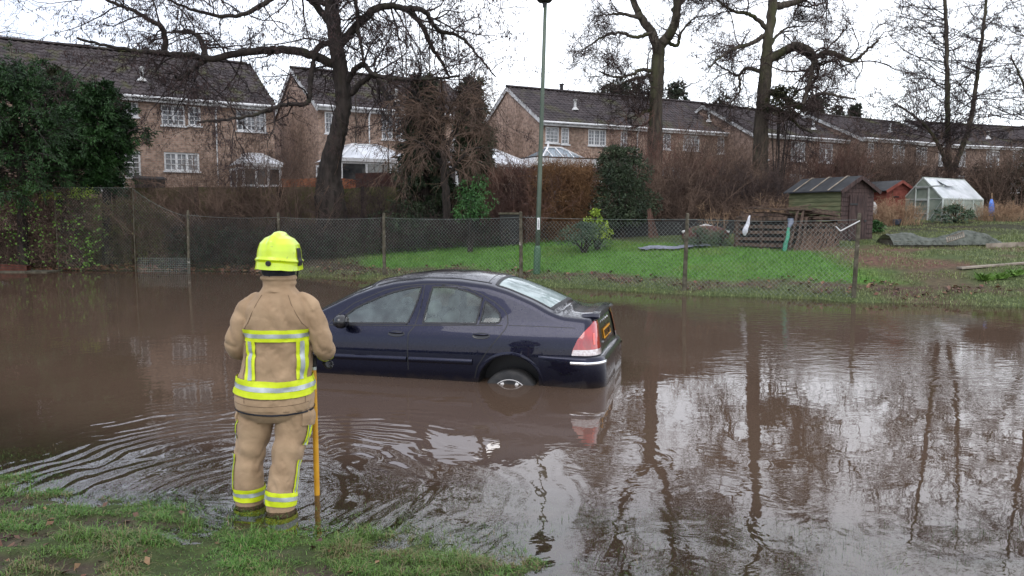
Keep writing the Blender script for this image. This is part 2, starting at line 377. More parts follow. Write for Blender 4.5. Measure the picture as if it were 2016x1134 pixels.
gcol = mixc(gcol, (.085, .065, .036), np.clip((n1 - .5) * 5, 0, 1))
df = dfar(X, Y) + (n1 - .5) * .9
lawn = np.clip((df - 1.3) * 3, 0, 1) * np.clip((6.6 + .25 * (4 - X) - df) * 1.5, 0, 1) * np.clip((X + 6) * .6, 0, 1) * np.clip((9.5 - X) * .8, 0, 1)
gcol = mixc(gcol, (.065, .155, .022), lawn)
lit = np.clip((df - .55) * 5, 0, 1) * np.clip((1.6 - df) * 4, 0, 1) * np.clip((n2 - .35) * 4, 0, 1)
gcol = mixc(gcol, (.075, .045, .032), lit)
soil = np.clip((df - 3.0) * 2, 0, 1) * np.clip((6.6 - df) * 2, 0, 1) * np.clip((X - 8.2) * 1.2, 0, 1) * np.clip((n1 - .36) * 6, 0, 1)
gcol = mixc(gcol, (.11, .060, .042), soil)
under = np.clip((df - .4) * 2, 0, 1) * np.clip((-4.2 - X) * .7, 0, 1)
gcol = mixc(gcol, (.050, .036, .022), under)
back = np.clip((df - 9) * .5, 0, 1); gcol = mixc(gcol, (.030, .025, .015), back * .8)
nearm = (Y < 8); mud = mudmask(X, Y)
gcol = np.where(nearm[..., None], mixc(np.ones(X.shape + (3,)) * np.array((.045, .062, .018)), (.062, .045, .035), np.clip(mud + (n2 - .5) * 1.2, 0, 1)), gcol)
under_w = (Z < -.13)
gcol = np.where(under_w[..., None], np.array((.05, .04, .03)), gcol)
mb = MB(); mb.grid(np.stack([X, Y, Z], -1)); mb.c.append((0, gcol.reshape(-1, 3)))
MT['ground'] = mat('ground', (.62, .62, .62), (1.25, 1.25, 1.25), scale=9, rough=.95, attr=True, bump=.02, bscale=45, spec=.25, ramp=(.3, .7))
ground = mb.build('ground', MT['ground'], smooth=True); tag(ground, kind='structure')

m, nt, b = newmat('flood_water'); nt.nodes.remove(b); L = nt.links; out = nt.nodes['Material Output']
tcn = node(nt, 'ShaderNodeTexCoord'); sep = node(nt, 'ShaderNodeSeparateXYZ'); L.new(tcn.outputs['Object'], sep.inputs[0])
def mth(op, a, b_=None, c_=None):
    n = node(nt, 'ShaderNodeMath', operation=op)
    for i, v in enumerate((a, b_, c_)):
        if v is None: continue
        if isinstance(v, (int, float)): n.inputs[i].default_value = v
        else: L.new(v, n.inputs[i])
    return n.outputs[0]
def nzt(scale, st, detail=3, dist=0.0):
    mpn = node(nt, 'ShaderNodeMapping'); mpn.inputs['Scale'].default_value = st; L.new(tcn.outputs['Object'], mpn.inputs[0])
    n = node(nt, 'ShaderNodeTexNoise', Scale=scale, Detail=detail, Distortion=dist); L.new(mpn.outputs[0], n.inputs['Vector']); return n.outputs[0]
def sstep(v, a, b_):
    n = node(nt, 'ShaderNodeMapRange', interpolation_type='SMOOTHSTEP'); n.inputs[1].default_value = a; n.inputs[2].default_value = b_; L.new(v, n.inputs[0]); return n.outputs[0]
def rings(cx, cy, k, amp, r0, r1, wob):
    dx = mth('SUBTRACT', sep.outputs[0], cx); dy = mth('SUBTRACT', sep.outputs[1], cy)
    r = mth('SQRT', mth('ADD', mth('MULTIPLY', dx, dx), mth('MULTIPLY', dy, dy)))
    w = mth('SINE', mth('MULTIPLY', mth('ADD', r, mth('MULTIPLY', wob, .65)), k))
    env = mth('MULTIPLY', sstep(r, 0.1, r0), mth('SUBTRACT', 1.0, sstep(r, r0, r1)))
    return mth('MULTIPLY', mth('MULTIPLY', w, env), amp)
big = nzt(1.1, (1, 1, 1), 2, .6)
lmask = mth('SUBTRACT', 1.0, mth('MULTIPLY', sstep(sep.outputs[0], -1.5, .1), .72)); patch = mth('ADD', .35, mth('MULTIPLY', sstep(nzt(.9, (1, 1, 1), 2, .5), .36, .6), .9))
h = rings(-1.60, 5.05, 40.0, .0012, .7, 3.9, big)
h = mth('MULTIPLY', mth('MULTIPLY', mth('ADD', h, rings(-1.30, 5.05, 31.0, .0006, 1.2, 4.6, big)), lmask), patch)
calm = sstep(nzt(.32, (1, .7, 1), 2, .4), .38, .62)          # ruffled and calm patches
far_ = sstep(sep.outputs[1], 6.0, 11.0)
right_ = sstep(sep.outputs[0], .8, 3.0)
sw = mth('MULTIPLY', nzt(1.9, (1, 1.15, 1), 3, 1.2), .0048)
h = mth('ADD', h, mth('MULTIPLY', sw, mth('ADD', .30, mth('MULTIPLY', calm, .55))))
rf = mth('MULTIPLY', nzt(3.4, (1, 2.6, 1), 3, .3), .0036)
h = mth('ADD', h, mth('MULTIPLY', rf, mth('MULTIPLY', mth('ADD', .12, calm), mth('ADD', .15, mth('MULTIPLY', mth('MULTIPLY', far_, right_), 1.2)))))
bp = node(nt, 'ShaderNodeBump', Distance=1.0); bp.inputs['Strength'].default_value = 1.0; L.new(h, bp.inputs['Height'])
dif = node(nt, 'ShaderNodeBsdfDiffuse'); cn = nzt(.7, (1, 1, 1), 3, .8)
cr = node(nt, 'ShaderNodeValToRGB'); cr.color_ramp.elements[0].color = (.078, .051, .035, 1); cr.color_ramp.elements[1].color = (.100, .067, .047, 1)
L.new(cn, cr.inputs[0]); L.new(cr.outputs[0], dif.inputs['Color'])
tr = node(nt, 'ShaderNodeBsdfTransparent'); tr.inputs[0].default_value = (.92, .88, .80, 1)
at = node(nt, 'ShaderNodeVertexColor', layer_name='Col')
mx1 = node(nt, 'ShaderNodeMixShader'); L.new(at.outputs[0], mx1.inputs[0]); L.new(tr.outputs[0], mx1.inputs[1]); L.new(dif.outputs[0], mx1.inputs[2])
gl = node(nt, 'ShaderNodeBsdfGlossy'); gl.inputs['Roughness'].default_value = .015; L.new(bp.outputs[0], gl.inputs['Normal'])
fr = node(nt, 'ShaderNodeFresnel', IOR=1.80); L.new(bp.outputs[0], fr.inputs['Normal'])
mx2 = node(nt, 'ShaderNodeMixShader'); L.new(fr.outputs[0], mx2.inputs[0]); L.new(mx1.outputs[0], mx2.inputs[1]); L.new(gl.outputs[0], mx2.inputs[2])
L.new(mx2.outputs[0], out.inputs['Surface']); MT['water'] = m
WX = axis([(-60, -20, 4), (-20, -5, 1), (-5, 4, .05), (4, 20, 1), (20, 60, 4)]); WY = axis([(-6, 3, .5), (3, 6.4, .05), (6.4, 34, .5)])
XX, YY = np.meshgrid(WX, WY, indexing='ij'); dep = np.maximum(0, -terrain(XX, YY)); op = 1 - np.exp(-dep / .10)
mb = MB(); mb.grid(np.stack([XX, YY, np.zeros_like(XX)], -1)); mb.c.append((0, np.repeat(op.reshape(-1, 1), 3, 1)))
water = mb.build('water', MT['water'], smooth=True); tag(water, kind='structure')

# ------------------------------------------------------------------ houses
def wall_holes(mb, x0, x1, z0, z1, holes, y=0.0, depth=.09):
    xs = sorted({x0, x1, *[h[0] for h in holes], *[h[1] for h in holes]}); zs = sorted({z0, z1, *[h[2] for h in holes], *[h[3] for h in holes]})
    for a, b_ in zip(xs[:-1], xs[1:]):
        for c, d in zip(zs[:-1], zs[1:]):
            mx, mz = (a + b_) / 2, (c + d) / 2
            if any(h[0] < mx < h[1] and h[2] < mz < h[3] for h in holes): continue
            mb.add([[a, y, c], [b_, y, c], [b_, y, d], [a, y, d]], [[0, 1, 2, 3]])
    for h in holes:   # reveals
        a, b_, c, d = h[:4]
        for p, q in (((a, c), (b_, c)), ((b_, c), (b_, d)), ((b_, d), (a, d)), ((a, d), (a, c))):
            mb.add([[p[0], y, p[1]], [q[0], y, q[1]], [q[0], y + depth, q[1]], [p[0], y + depth, p[1]]], [[3, 2, 1, 0]])
def window(par, x0, x1, z0, z1, lights=2, cols=2, rows=4, y=.03, door=False, name='window', pane='pane'):
    f = MB(); w = .07
    f.box(x0, x1, y, y + .06, z0, z0 + w); f.box(x0, x1, y, y + .06, z1 - w, z1)
    f.box(x0, x0 + w, y + .001, y + .061, z0 + w, z1 - w); f.box(x1 - w, x1, y + .001, y + .061, z0 + w, z1 - w)
    lw = (x1 - x0 - 2 * w) / lights
    for i in range(1, lights): f.box(x0 + w + i * lw - .045, x0 + w + i * lw + .045, y - .002, y + .058, z0 + w, z1 - w)
    for i in range(lights):
        a = x0 + w + i * lw; 
        for c in range(1, cols): f.box(a + lw * c / cols - .013, a + lw * c / cols + .013, y + .012, y + .045, z0 + w, z1 - w)
        for r in range(1, rows):
            zz = z0 + w + (z1 - z0 - 2 * w) * r / rows; f.box(a, a + lw, y + .014, y + .043, zz - .013, zz + .013)
    if not door: f.box(x0 - .05, x1 + .05, -.06, y, z0 - .06, z0 + .0)
    o = f.build(name, MT['upvc'], par, local=True)
    p = MB(); p.box(x0 + .03, x1 - .03, y + .05, y + .07, z0 + .03, z1 - .03); p.build('pane', MT[pane], o, local=True)
    return o
def roof_mesh(L_, half, ez, rz, over=.28, side=.12, period=.30, course=.34, fine=True):
    mb = MB(); slope = math.hypot(half + over, (rz - ez) * (half + over) / half); nc = max(3, int(slope / course)); sy = (half + over)
    k = (rz - ez) / half
    xs = np.arange(-side, L_ + side, period / (6 if fine else 4)); prof = .022 * np.sin(xs / period * 2 * math.pi) + .012 * np.sin(xs / period * 4 * math.pi)
    for sgn in (1, -1):
        for c in range(nc):
            t0, t1 = c / nc, (c + 1) / nc
            row = []
            jit = (vnoise(xs / period, np.full_like(xs, c * 3.7), seed=4) - .5) * .014
            for t, lift in ((t0, .035), (t1 + .02, .0)):
                d = -over + sy * t; z = ez + k * d + lift + prof + jit
                yy = np.full_like(xs, d) if sgn == 1 else np.full_like(xs, 2 * half - d)
                row.append(np.stack([xs, yy, z], 1))
            under = row[0].copy(); under[:, 2] -= .05
            mb.grid(np.stack([under, row[0], row[1]], 0))
    a = np.linspace(0, math.pi, 6)
    mb.grid(np.stack([np.stack([np.full(6, x), half + .13 * np.cos(a), rz + .02 + .10 * np.sin(a)], 1) for x in np.arange(-side, L_ + side + .01, .45)], 0))
    return mb
def house_row(name, label, P, ang, L_, gz0, ez, rz, wins, doors=(), pipes=(), vents=(), half=4.0, brick='brick', tile='tile', fine=True, left_gable=True, group='brick terraces beyond the gardens', rvents=(), door_pane='dark_pane'):
    """local x along the front, y into the house, z up from the ground at its base"""
    t = thing(name, label, 'house', (P[0], P[1], gz0), (0, 0, ang), group)
    e, r = ez - gz0, rz - gz0
    wins = [(w[0], w[1], w[2], min(w[3], e - .28), *w[4:]) for w in wins]
    mb = MB(); holes = [w[:4] for w in wins] + [d[:4] for d in doors]
    wall_holes(mb, 0, L_, -.6, e, holes)
    mb.add([[0, 2*half, -.6], [L_, 2*half, -.6], [L_, 2*half, e], [0, 2*half, e]], [[3, 2, 1, 0]])
    for x in (0, L_):
        mb.add([[x, 0, -.6], [x, 2*half, -.6], [x, 2*half, e], [x, 0, e]], [[3, 2, 1, 0]] if x == 0 else [[0, 1, 2, 3]])
        mb.add([[x, 0, e], [x, 2*half, e], [x, half, r - .02]], t=[[2, 1, 0]] if x == 0 else [[0, 1, 2]])
    mb.build('wall', MT[brick], t, local=True)
    inn = MB(); inn.box(.15, L_ - .15, .35, .45, 0, e - .1); inn.build('curtain', MT['upvc_dull'], t, local=True)
    rf = roof_mesh(L_, half, e + .05, r + .05, fine=fine).build('roof', MT[tile], t, local=True)
    f = MB(); k = (r - e) / half; ov = .28
    f.box(-.1, L_ + .1, -.26, -.235, e - .24, e - .02); f.box(-.1, L_ + .1, -.235, 0, e - .24, e - .215)
    for x in (-.10, L_ + .06):
        for s in (1, -1):
            a = (x, half, r + .0); bq = (x, half - s * (half + ov), r - k * (half + ov)); f.bar((a[0] + .02, a[1], a[2] - .07), (bq[0] + .02, bq[1], bq[2] - .07), .04, .20)
    f.build('bargeboard', MT['upvc_dull'], t, local=True)
    g = MB(); g.tube([(-.1, -.31, e - .07), (L_ + .1, -.31, e - .07)], .058, 8); g.build('gutter', MT['upvc'], t, local=True)
    for x in pipes:
        d = MB(); d.tube([(x, -.30, e - .1), (x, -.06, e - .45), (x, -.06, 0)], .04, 8); d.build('downpipe', MT['upvc'], t, local=True)
    for w in wins:
        window(t, *w[:4], *(w[4] if len(w) > 4 else (2, 2, 4)), pane=w[5] if len(w) > 5 else 'pane')
    for d in doors:
        window(t, *d[:4], *(d[4] if len(d) > 4 else (1, 2, 5)), door=True, name='glazed_door', pane=door_pane)
    for (x, f_) in vents:
        y0 = f_ * half; z0 = e + k * y0 + .03; v = MB()
        v.tube([(x, y0, z0), (x, y0, z0 + .55)], .075, 8); v.tube([(x, y0, z0 + .55), (x, y0, z0 + .64)], .11, 8)
        v.lathe([(.22, z0 + .02), (.17, z0 + .10), (.08, z0 + .2)], (x, y0, 0), 8); v.build('flue', MT['upvc_dull'], rf, local=True)
    for x in rvents:
        v = MB(); v.tube([(x, half, r), (x, half, r + .42)], .11, 8); v.tube([(x, half, r + .42), (x, half, r + .5)], .15, 8); v.build('ridge_vent', MT['black'], rf, local=True)
    return t
def uvec(ang): return np.array([math.cos(ang), math.sin(ang), 0])
def winpx(P, gz0, ang, boxes):
    """photo rectangles -> wall coordinates on the real front wall plane"""
    u = uvec(ang); n = np.array([math.sin(ang), -math.cos(ang), 0]); o = []
    for (a, b_, c, d, *rest) in boxes:
        p = onplane(a, d, (P[0], P[1], 0), n); q = onplane(c, b_, (P[0], P[1], 0), n)
        o.append((float((p - np.array([P[0], P[1], 0])) @ u), float((q - np.array([P[0], P[1], 0])) @ u), float(p[2] - gz0), float(q[2] - gz0), *rest))
    return o
ROWANG = math.radians(31)
u = uvec(ROWANG)
# row 1 (left): its right end corner stands at (-10.7, 35)
E1 = np.array([-10.75, 35.0, 0]); L1 = 27.0; A1 = math.radians(33); P1 = E1 - uvec(A1) * L1; G1 = 1.85
w1 = winpx(P1, G1, A1, [(231,186,271,228,(2,2,3)), (318,194,363,246,(2,2,4)), (371,197,394,247,(1,2,4)), (466,207,523,257,(3,2,4)), (324,302,392,336,(3,2,3)), (112,185,160,232), (30,172,80,222)])
w1 = [w if w[0] < w[1] else w for w in w1]
d1 = winpx(P1, G1, A1, [(247,298,276,351,(1,2,5)), (196,298,243,377,(2,2,6))])
pp = winpx(P1, G1, A1, [(427,300,430,302)])[0][0]
house_row('terraced_house', 'buff brick terrace at the left with mossy brown tiled roof behind the dark conifer', P1, A1, L1, G1, 6.72, 9.12, w1, d1, pipes=(pp, pp - 6.2), vents=[(L1 - 13.2, .32), (L1 - 5.2, .30)], rvents=(L1 - 10.5,), tile='tile_moss')
P2 = np.array([-8.85, 35.3, 0]); A2 = ROWANG; G2 = 1.9
w2 = winpx(P2, G2, A2, [(752,229,773,274,(1,2,4)), (779,231,799,276,(1,2,4)), (640,212,668,262,(2,2,4)), (820,235,850,280), (890,246,915,285)])
pp = winpx(P2, G2, A2, [(727,300,730,302)])[0][0]
house_row('terraced_house', 'brick terrace seen through the big alder, its gable left of the trunk', P2, A2, 8.4, G2, 6.82, 9.02, w2, pipes=(pp, 8.2), vents=[(4.2, .22)], tile='tile_moss')
P3 = np.array([1.62, 41.3, 0]); A3 = math.radians(27.5); G3 = 2.1
w3 = winpx(P3, G3, A3, [(1074,243,1101,281,(1,3,4)), (1105,244,1121,284,(1,2,4)), (1158,248,1194,286,(3,2,4)), (1222,256,1236,290,(1,2,4)), (1305,258,1322,294,(1,2,4)), (1345,262,1378,296,(2,2,4)), (1412,267,1442,302,(2,2,4)), (1300,330,1340,352), (1215,325,1250,350)])
pp = winpx(P3, G3, A3, [(1253,300,1256,302)])[0][0]
house_row('terraced_house', 'long buff brick terrace right of the lamp post with dark plain tiled roof', P3, A3, 15.0, G3, 6.80, 9.10, w3, pipes=(pp,), vents=[(3.0, .38), (8.4, .38), (12.6, .3)], rvents=(3.6, 9.6))
P4 = np.array([14.1, 45.4, 0]); G4 = 2.2
def rep(L_, e, first=.8, step=2.65):
    o = []; x = first; i = 0
    while x + 1.5 < L_:
        w = 1.35 if i % 3 else .65; o.append((x, x + w, e - 1.5, e - .3, (2 if w > 1 else 1, 2, 4))); o.append((x, x + w, .9, 2.1, (2 if w > 1 else 1, 2, 3))); x += step; i += 1
    return o
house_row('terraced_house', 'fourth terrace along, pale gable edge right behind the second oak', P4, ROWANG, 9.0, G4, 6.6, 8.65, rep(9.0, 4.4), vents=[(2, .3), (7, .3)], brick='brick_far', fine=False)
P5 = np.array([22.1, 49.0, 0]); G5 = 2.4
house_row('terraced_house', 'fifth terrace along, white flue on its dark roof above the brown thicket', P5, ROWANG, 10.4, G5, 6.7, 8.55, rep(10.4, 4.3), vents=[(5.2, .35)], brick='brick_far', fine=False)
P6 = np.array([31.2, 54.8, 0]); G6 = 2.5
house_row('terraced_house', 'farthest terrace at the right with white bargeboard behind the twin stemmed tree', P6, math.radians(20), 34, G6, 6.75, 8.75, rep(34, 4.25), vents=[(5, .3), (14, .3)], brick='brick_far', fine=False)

# ------------------------------------------------------------------ conservatories and garden walls
def conservatory(label, c, ang, w, d, zb, ze, zr, glass='roof_glass', solid=None, lantern=False):
    t = thing('conservatory', label, 'conservatory', (c[0], c[1], zb), (0, 0, ang), 'conservatories behind the terraces')
    e, r = ze - zb, zr - zb; f = MB()
    n = max(3, int(w / .9)); h0 = .0
    for i in range(n + 1):
        x = -w/2 + w * i / n; f.box(x - .045, x + .045, -.045, .045, h0, e)
    for i in range(1, 3):
        for x in (-w/2, w/2): f.box(x - .044, x + .044, d * i / 2 - .045, d * i / 2 + .045, h0, e)
    for zz in (e - .07, e * .62, .55):
        f.box(-w/2, w/2, -.04, .04, zz - .04, zz + .04); f.box(-w/2 - .04, -w/2 + .04, .05, d, zz - .04, zz + .04); f.box(w/2 - .04, w/2 + .04, .05, d, zz - .04, zz + .04)
    f.box(-w/2 - .1, w/2 + .1, -.14, -.05, e - .02, e + .13); f.build('frame', MT['upvc'], t, local=True)
    g = MB(); g.box(-w/2 + .05, w/2 - .05, -.01, .01, .1, e - .1); g.box(-w/2 - .01, -w/2 + .01, .05, d, .1, e - .1); g.box(w/2 - .01, w/2 + .01, .05, d, .1, e - .1); g.build('pane', MT['dark_pane'], t, local=True)
    k = .33 * w; y1 = d * .45
    if not lantern:
        R0 = [(-w/2-.1, -.1, e+.1), (w/2+.1, -.1, e+.1), (w/2+.1, d, e+.1), (-w/2-.1, d, e+.1), (-w/2+k, y1, r), (w/2-k, y1, r), (w/2-k, d, r), (-w/2+k, d, r)]
    else:
        b_ = MB(); b_.box(-w/2-.12, w/2+.12, -.15, d, e + .13, e + .20); b_.build('flat_roof', MT['felt'], t, local=True)
        b_ = MB(); b_.box(-w/2-.16, w/2+.16, -.19, d - .02, e - .28, e + .125); b_.build('fascia', MT['upvc'], t, local=True)
        q = .85; R0 = [(-w/2+q, q, e+.21), (w/2-q, q, e+.21), (w/2-q, d-.2, e+.21), (-w/2+q, d-.2, e+.21), (-w/2+1.7, d*.5, r), (w/2-1.7, d*.5, r), (w/2-1.7, d*.6, r), (-w/2+1.7, d*.6, r)]
    rm = MB(); rm.add(R0, [[0,1,5,4],[1,2,6,5],[3,0,4,7],[4,5,6,7]]); ro = rm.build('roof', MT[glass], t, local=True)
    bb = MB(); R0 = np.array(R0)
    for a, b_ in ((0,4),(1,5),(4,5),(5,6),(4,7)): bb.bar(R0[a] + [0,0,.03], R0[b_] + [0,0,.03], .09, .07)
    for i in range(1, n):
        s = i / n; bot = R0[0] * (1 - s) + R0[1] * s; tx = np.clip(bot[0], R0[4][0], R0[5][0]); f_ = 1.0
        if bot[0] < R0[4][0]: f_ = (bot[0] - R0[0][0]) / (R0[4][0] - R0[0][0])
        if bot[0] > R0[5][0]: f_ = (R0[1][0] - bot[0]) / (R0[1][0] - R0[5][0])
        top = np.array([bot[0], R0[0][1] + (R0[4][1] - R0[0][1]) * f_, R0[0][2] + (r - R0[0][2]) * f_]); bb.bar(bot + [0,0,.02], top + [0,0,.02], .05, .05)
    if lantern: bb.tube([R0[4] + [0,0,0], R0[4] + [0,0,.35]], [.07, .02], 6)
    bb.build('glazing_bar', MT['upvc'], ro, local=True); return t
def px_c(x, y, D): p = atD(x, y, D); return p
p = px_c(745, 330, 33.2); conservatory('white conservatory with pale hipped roof just right of the alder trunk', (p[0], p[1]), ROWANG, 3.3, 3.4, 1.75, 4.1, px_c(745, 284, 34)[2])
p = px_c(960, 330, 36); conservatory('white conservatory with a pale hipped roof partly behind the ivy clad tree', (p[0] + .3, p[1]), ROWANG, 3.9, 3.8, 1.85, 4.1, px_c(950, 287, 37)[2])
p = px_c(1128, 330, 38.2); conservatory('orangery with glass roof lantern and white fascia right of the lamp post', (p[0], p[1]), math.radians(27), 4.2, 3.6, 1.95, 4.45, px_c(1130, 292, 40)[2], glass='blue_glass', lantern=True)
p = px_c(516, 340, 32.2); conservatory('small white roofed conservatory behind the hazel stems', (p[0], p[1]), A1, 1.5, 2.2, 1.75, 3.85, px_c(515, 304, 33)[2])

def wall_between(name, label, cat, A, B, z0, z1, th, m, coping=None, posts=None, pmat=None):
    A = np.array(A, float); B = np.array(B, float); mid = (A + B) / 2; ang = math.atan2(B[1]-A[1], B[0]-A[0]); L_ = np.linalg.norm(B - A)
    t = thing(name, label, cat, (mid[0], mid[1], z0), (0, 0, ang)); n = int(L_ / .25) + 2
    rng = np.random.default_rng(int(L_ * 100)); xs = np.linspace(-L_/2, L_/2, n); top = (z1 - z0) + (vnoise(xs * .7, xs * 0, seed=2) - .5) * .12
    P = []
    for x, h_ in zip(xs, top): P.append([(x, -th/2, -.4), (x, -th/2, h_), (x, th/2, h_), (x, th/2, -.4)])
    mb = MB(); mb.grid(np.array(P)); mb.build('panel', m, t, local=True)
    if coping:
        c = MB(); c.box(-L_/2, L_/2, -th/2 - .04, th/2 + .04, z1 - z0 + .03, z1 - z0 + .09); c.build('coping', coping, t, local=True)
    if posts:
        for x in np.arange(-L_/2, L_/2 + .01, posts):
            q = MB(); q.box(x - .06, x + .06, -th/2 - .07, -th/2 - .002, -.4, z1 - z0 + .06); q.build('post', pmat or m, t, local=True)
    return t
a = atD(232, 450, 28.6); b_ = atD(985, 450, 28.0)
wall_between('garden_wall', 'mossy dark garden wall behind the chain link fence left of the ivy tree', 'wall', (a[0], a[1]), (b_[0], b_[1]), .9, 2.82, .2, MT['mosswall'], posts=3.1, pmat=MT['darkboard'])
a = atD(985, 450, 27.2); b_ = atD(1460, 450, 26.2)
wall_between('low_board_fence', 'low black board fence behind the grass strip', 'fence', (a[0], a[1]), (b_[0], b_[1]), 1.0, 1.66, .05, MT['darkboard'], posts=1.9)
a = atD(556, 350, 31.5); b_ = atD(700, 350, 31.2)
wall_between('brick_wall', 'orange brick garden wall left and right of the big alder trunk', 'wall', (a[0], a[1]), (b_[0]+.9, b_[1]), 1.6, 3.28, .22, MT['orange_brick'])
a = atD(690, 345, 30.5); b_ = atD(800, 345, 30.5)
wall_between('board_fence', 'dark brown board fence in front of the white conservatory', 'fence', (a[0]+.2, a[1]), (b_[0], b_[1]), 1.6, 3.45, .06, MT['redboard'])
a = atD(1378, 434, 26.0)
t = thing('covered_heap', 'low rounded red heap with a white ridge behind the fence post', 'heap', (a[0], 25.2, gz(a[0], 25.2)), (0, 0, .12))
rg = []
for s in np.linspace(-1, 1, 15):
    w = .32 * (1 - abs(s)**2.4) + .02; hh = .44 * (1 - abs(s)**3 * .5)
    rg.append([(s * .8, w * math.cos(q), hh * math.sin(q)**.8 + .02) for q in np.linspace(0, math.pi, 9)])
mb = MB(); mb.grid(np.array(rg)); mb.build('cover', MT['redboard'], t, local=True, smooth=True)
mb = MB(); mb.tube([(-.8,0,.24),(0,0,.47),(.8,0,.24)], .05, 8); mb.build('ridge', MT['upvc_dull'], t, local=True)
# grey box shed by the left terrace
a = atD(296, 380, 30.5)
t = thing('garden_store', 'small grey garden store beside the glazed door of the left terrace', 'shed', (a[0], a[1], 1.6), (0, 0, A1))
mb = MB(); mb.box(-.5, .5, -.4, .4, 0, 1.60); mb.build('body', MT['felt'], t, local=True)
mb = MB(); mb.add([(-.56,-.46,1.6),(.56,-.46,1.6),(.56,.46,1.6),(-.56,.46,1.6),(-.56,-.46,1.66),(.56,-.46,1.66),(.56,.46,1.78),(-.56,.46,1.78)], [[0,1,5,4],[1,2,6,5],[2,3,7,6],[3,0,4,7],[4,5,6,7],[3,2,1,0]]); mb.build('lid', MT['felt'], t, local=True)
mb = MB(); mb.box(-.01,.01,-.415,-.4,.05,1.55); mb.build('door_gap', MT['black'], t, local=True)

# ------------------------------------------------------------------ trees
def cards(rng, P, D, ln, wd, droop=0.0):
    """leaf-sized quads at points P lying roughly along D"""
    n = len(P); D = nrm(D + np.array([0, 0, -droop])); S = nrm(np.cross(D, rng.normal(0, 1, (n, 3))))
    l = (np.array(ln) * rng.uniform(.6, 1.3, n))[:, None]; w = (np.array(wd) * rng.uniform(.6, 1.3, n))[:, None]
    U = np.cross(S, D) * w * .25
    v = np.stack([P, P + D * l * .45 + S * w * .5 + U, P + D * l, P + D * l * .45 - S * w * .5 + U], 1)
    return v.reshape(-1, 3), np.arange(n * 4).reshape(-1, 4)
def limbs_px(rng, specs, D, dz=1.0):
    """specs: (points px, D offset range, r0 px, r1 px) -> smooth 3-D limbs standing at real depth"""
    out = []
    for pts, dd, r0, r1 in specs:
        n = len(pts); off = np.linspace(0, 1, n) ** 1.2 * dd
        P = np.array([atD(x, y, D + o) for (x, y), o in zip(pts, off)])
        P = catmull(P, 8 * n); P[2:] += rng.normal(0, .012, P[2:].shape) * 1.2
        m = len(P); s = D / FPX; rr = np.linspace(r0, r1, m) if not isinstance(r0, list) else np.interp(np.linspace(0, 1, m), np.linspace(0, 1, len(r0)), r0); out.append((P, rr * s))
    return out
def pad(l, m):
    P = np.stack([resample(p, m) for p, r in l]); Rr = np.stack([np.interp(np.linspace(0, 1, m), np.linspace(0, 1, len(r)), r) for p, r in l]); return P, Rr
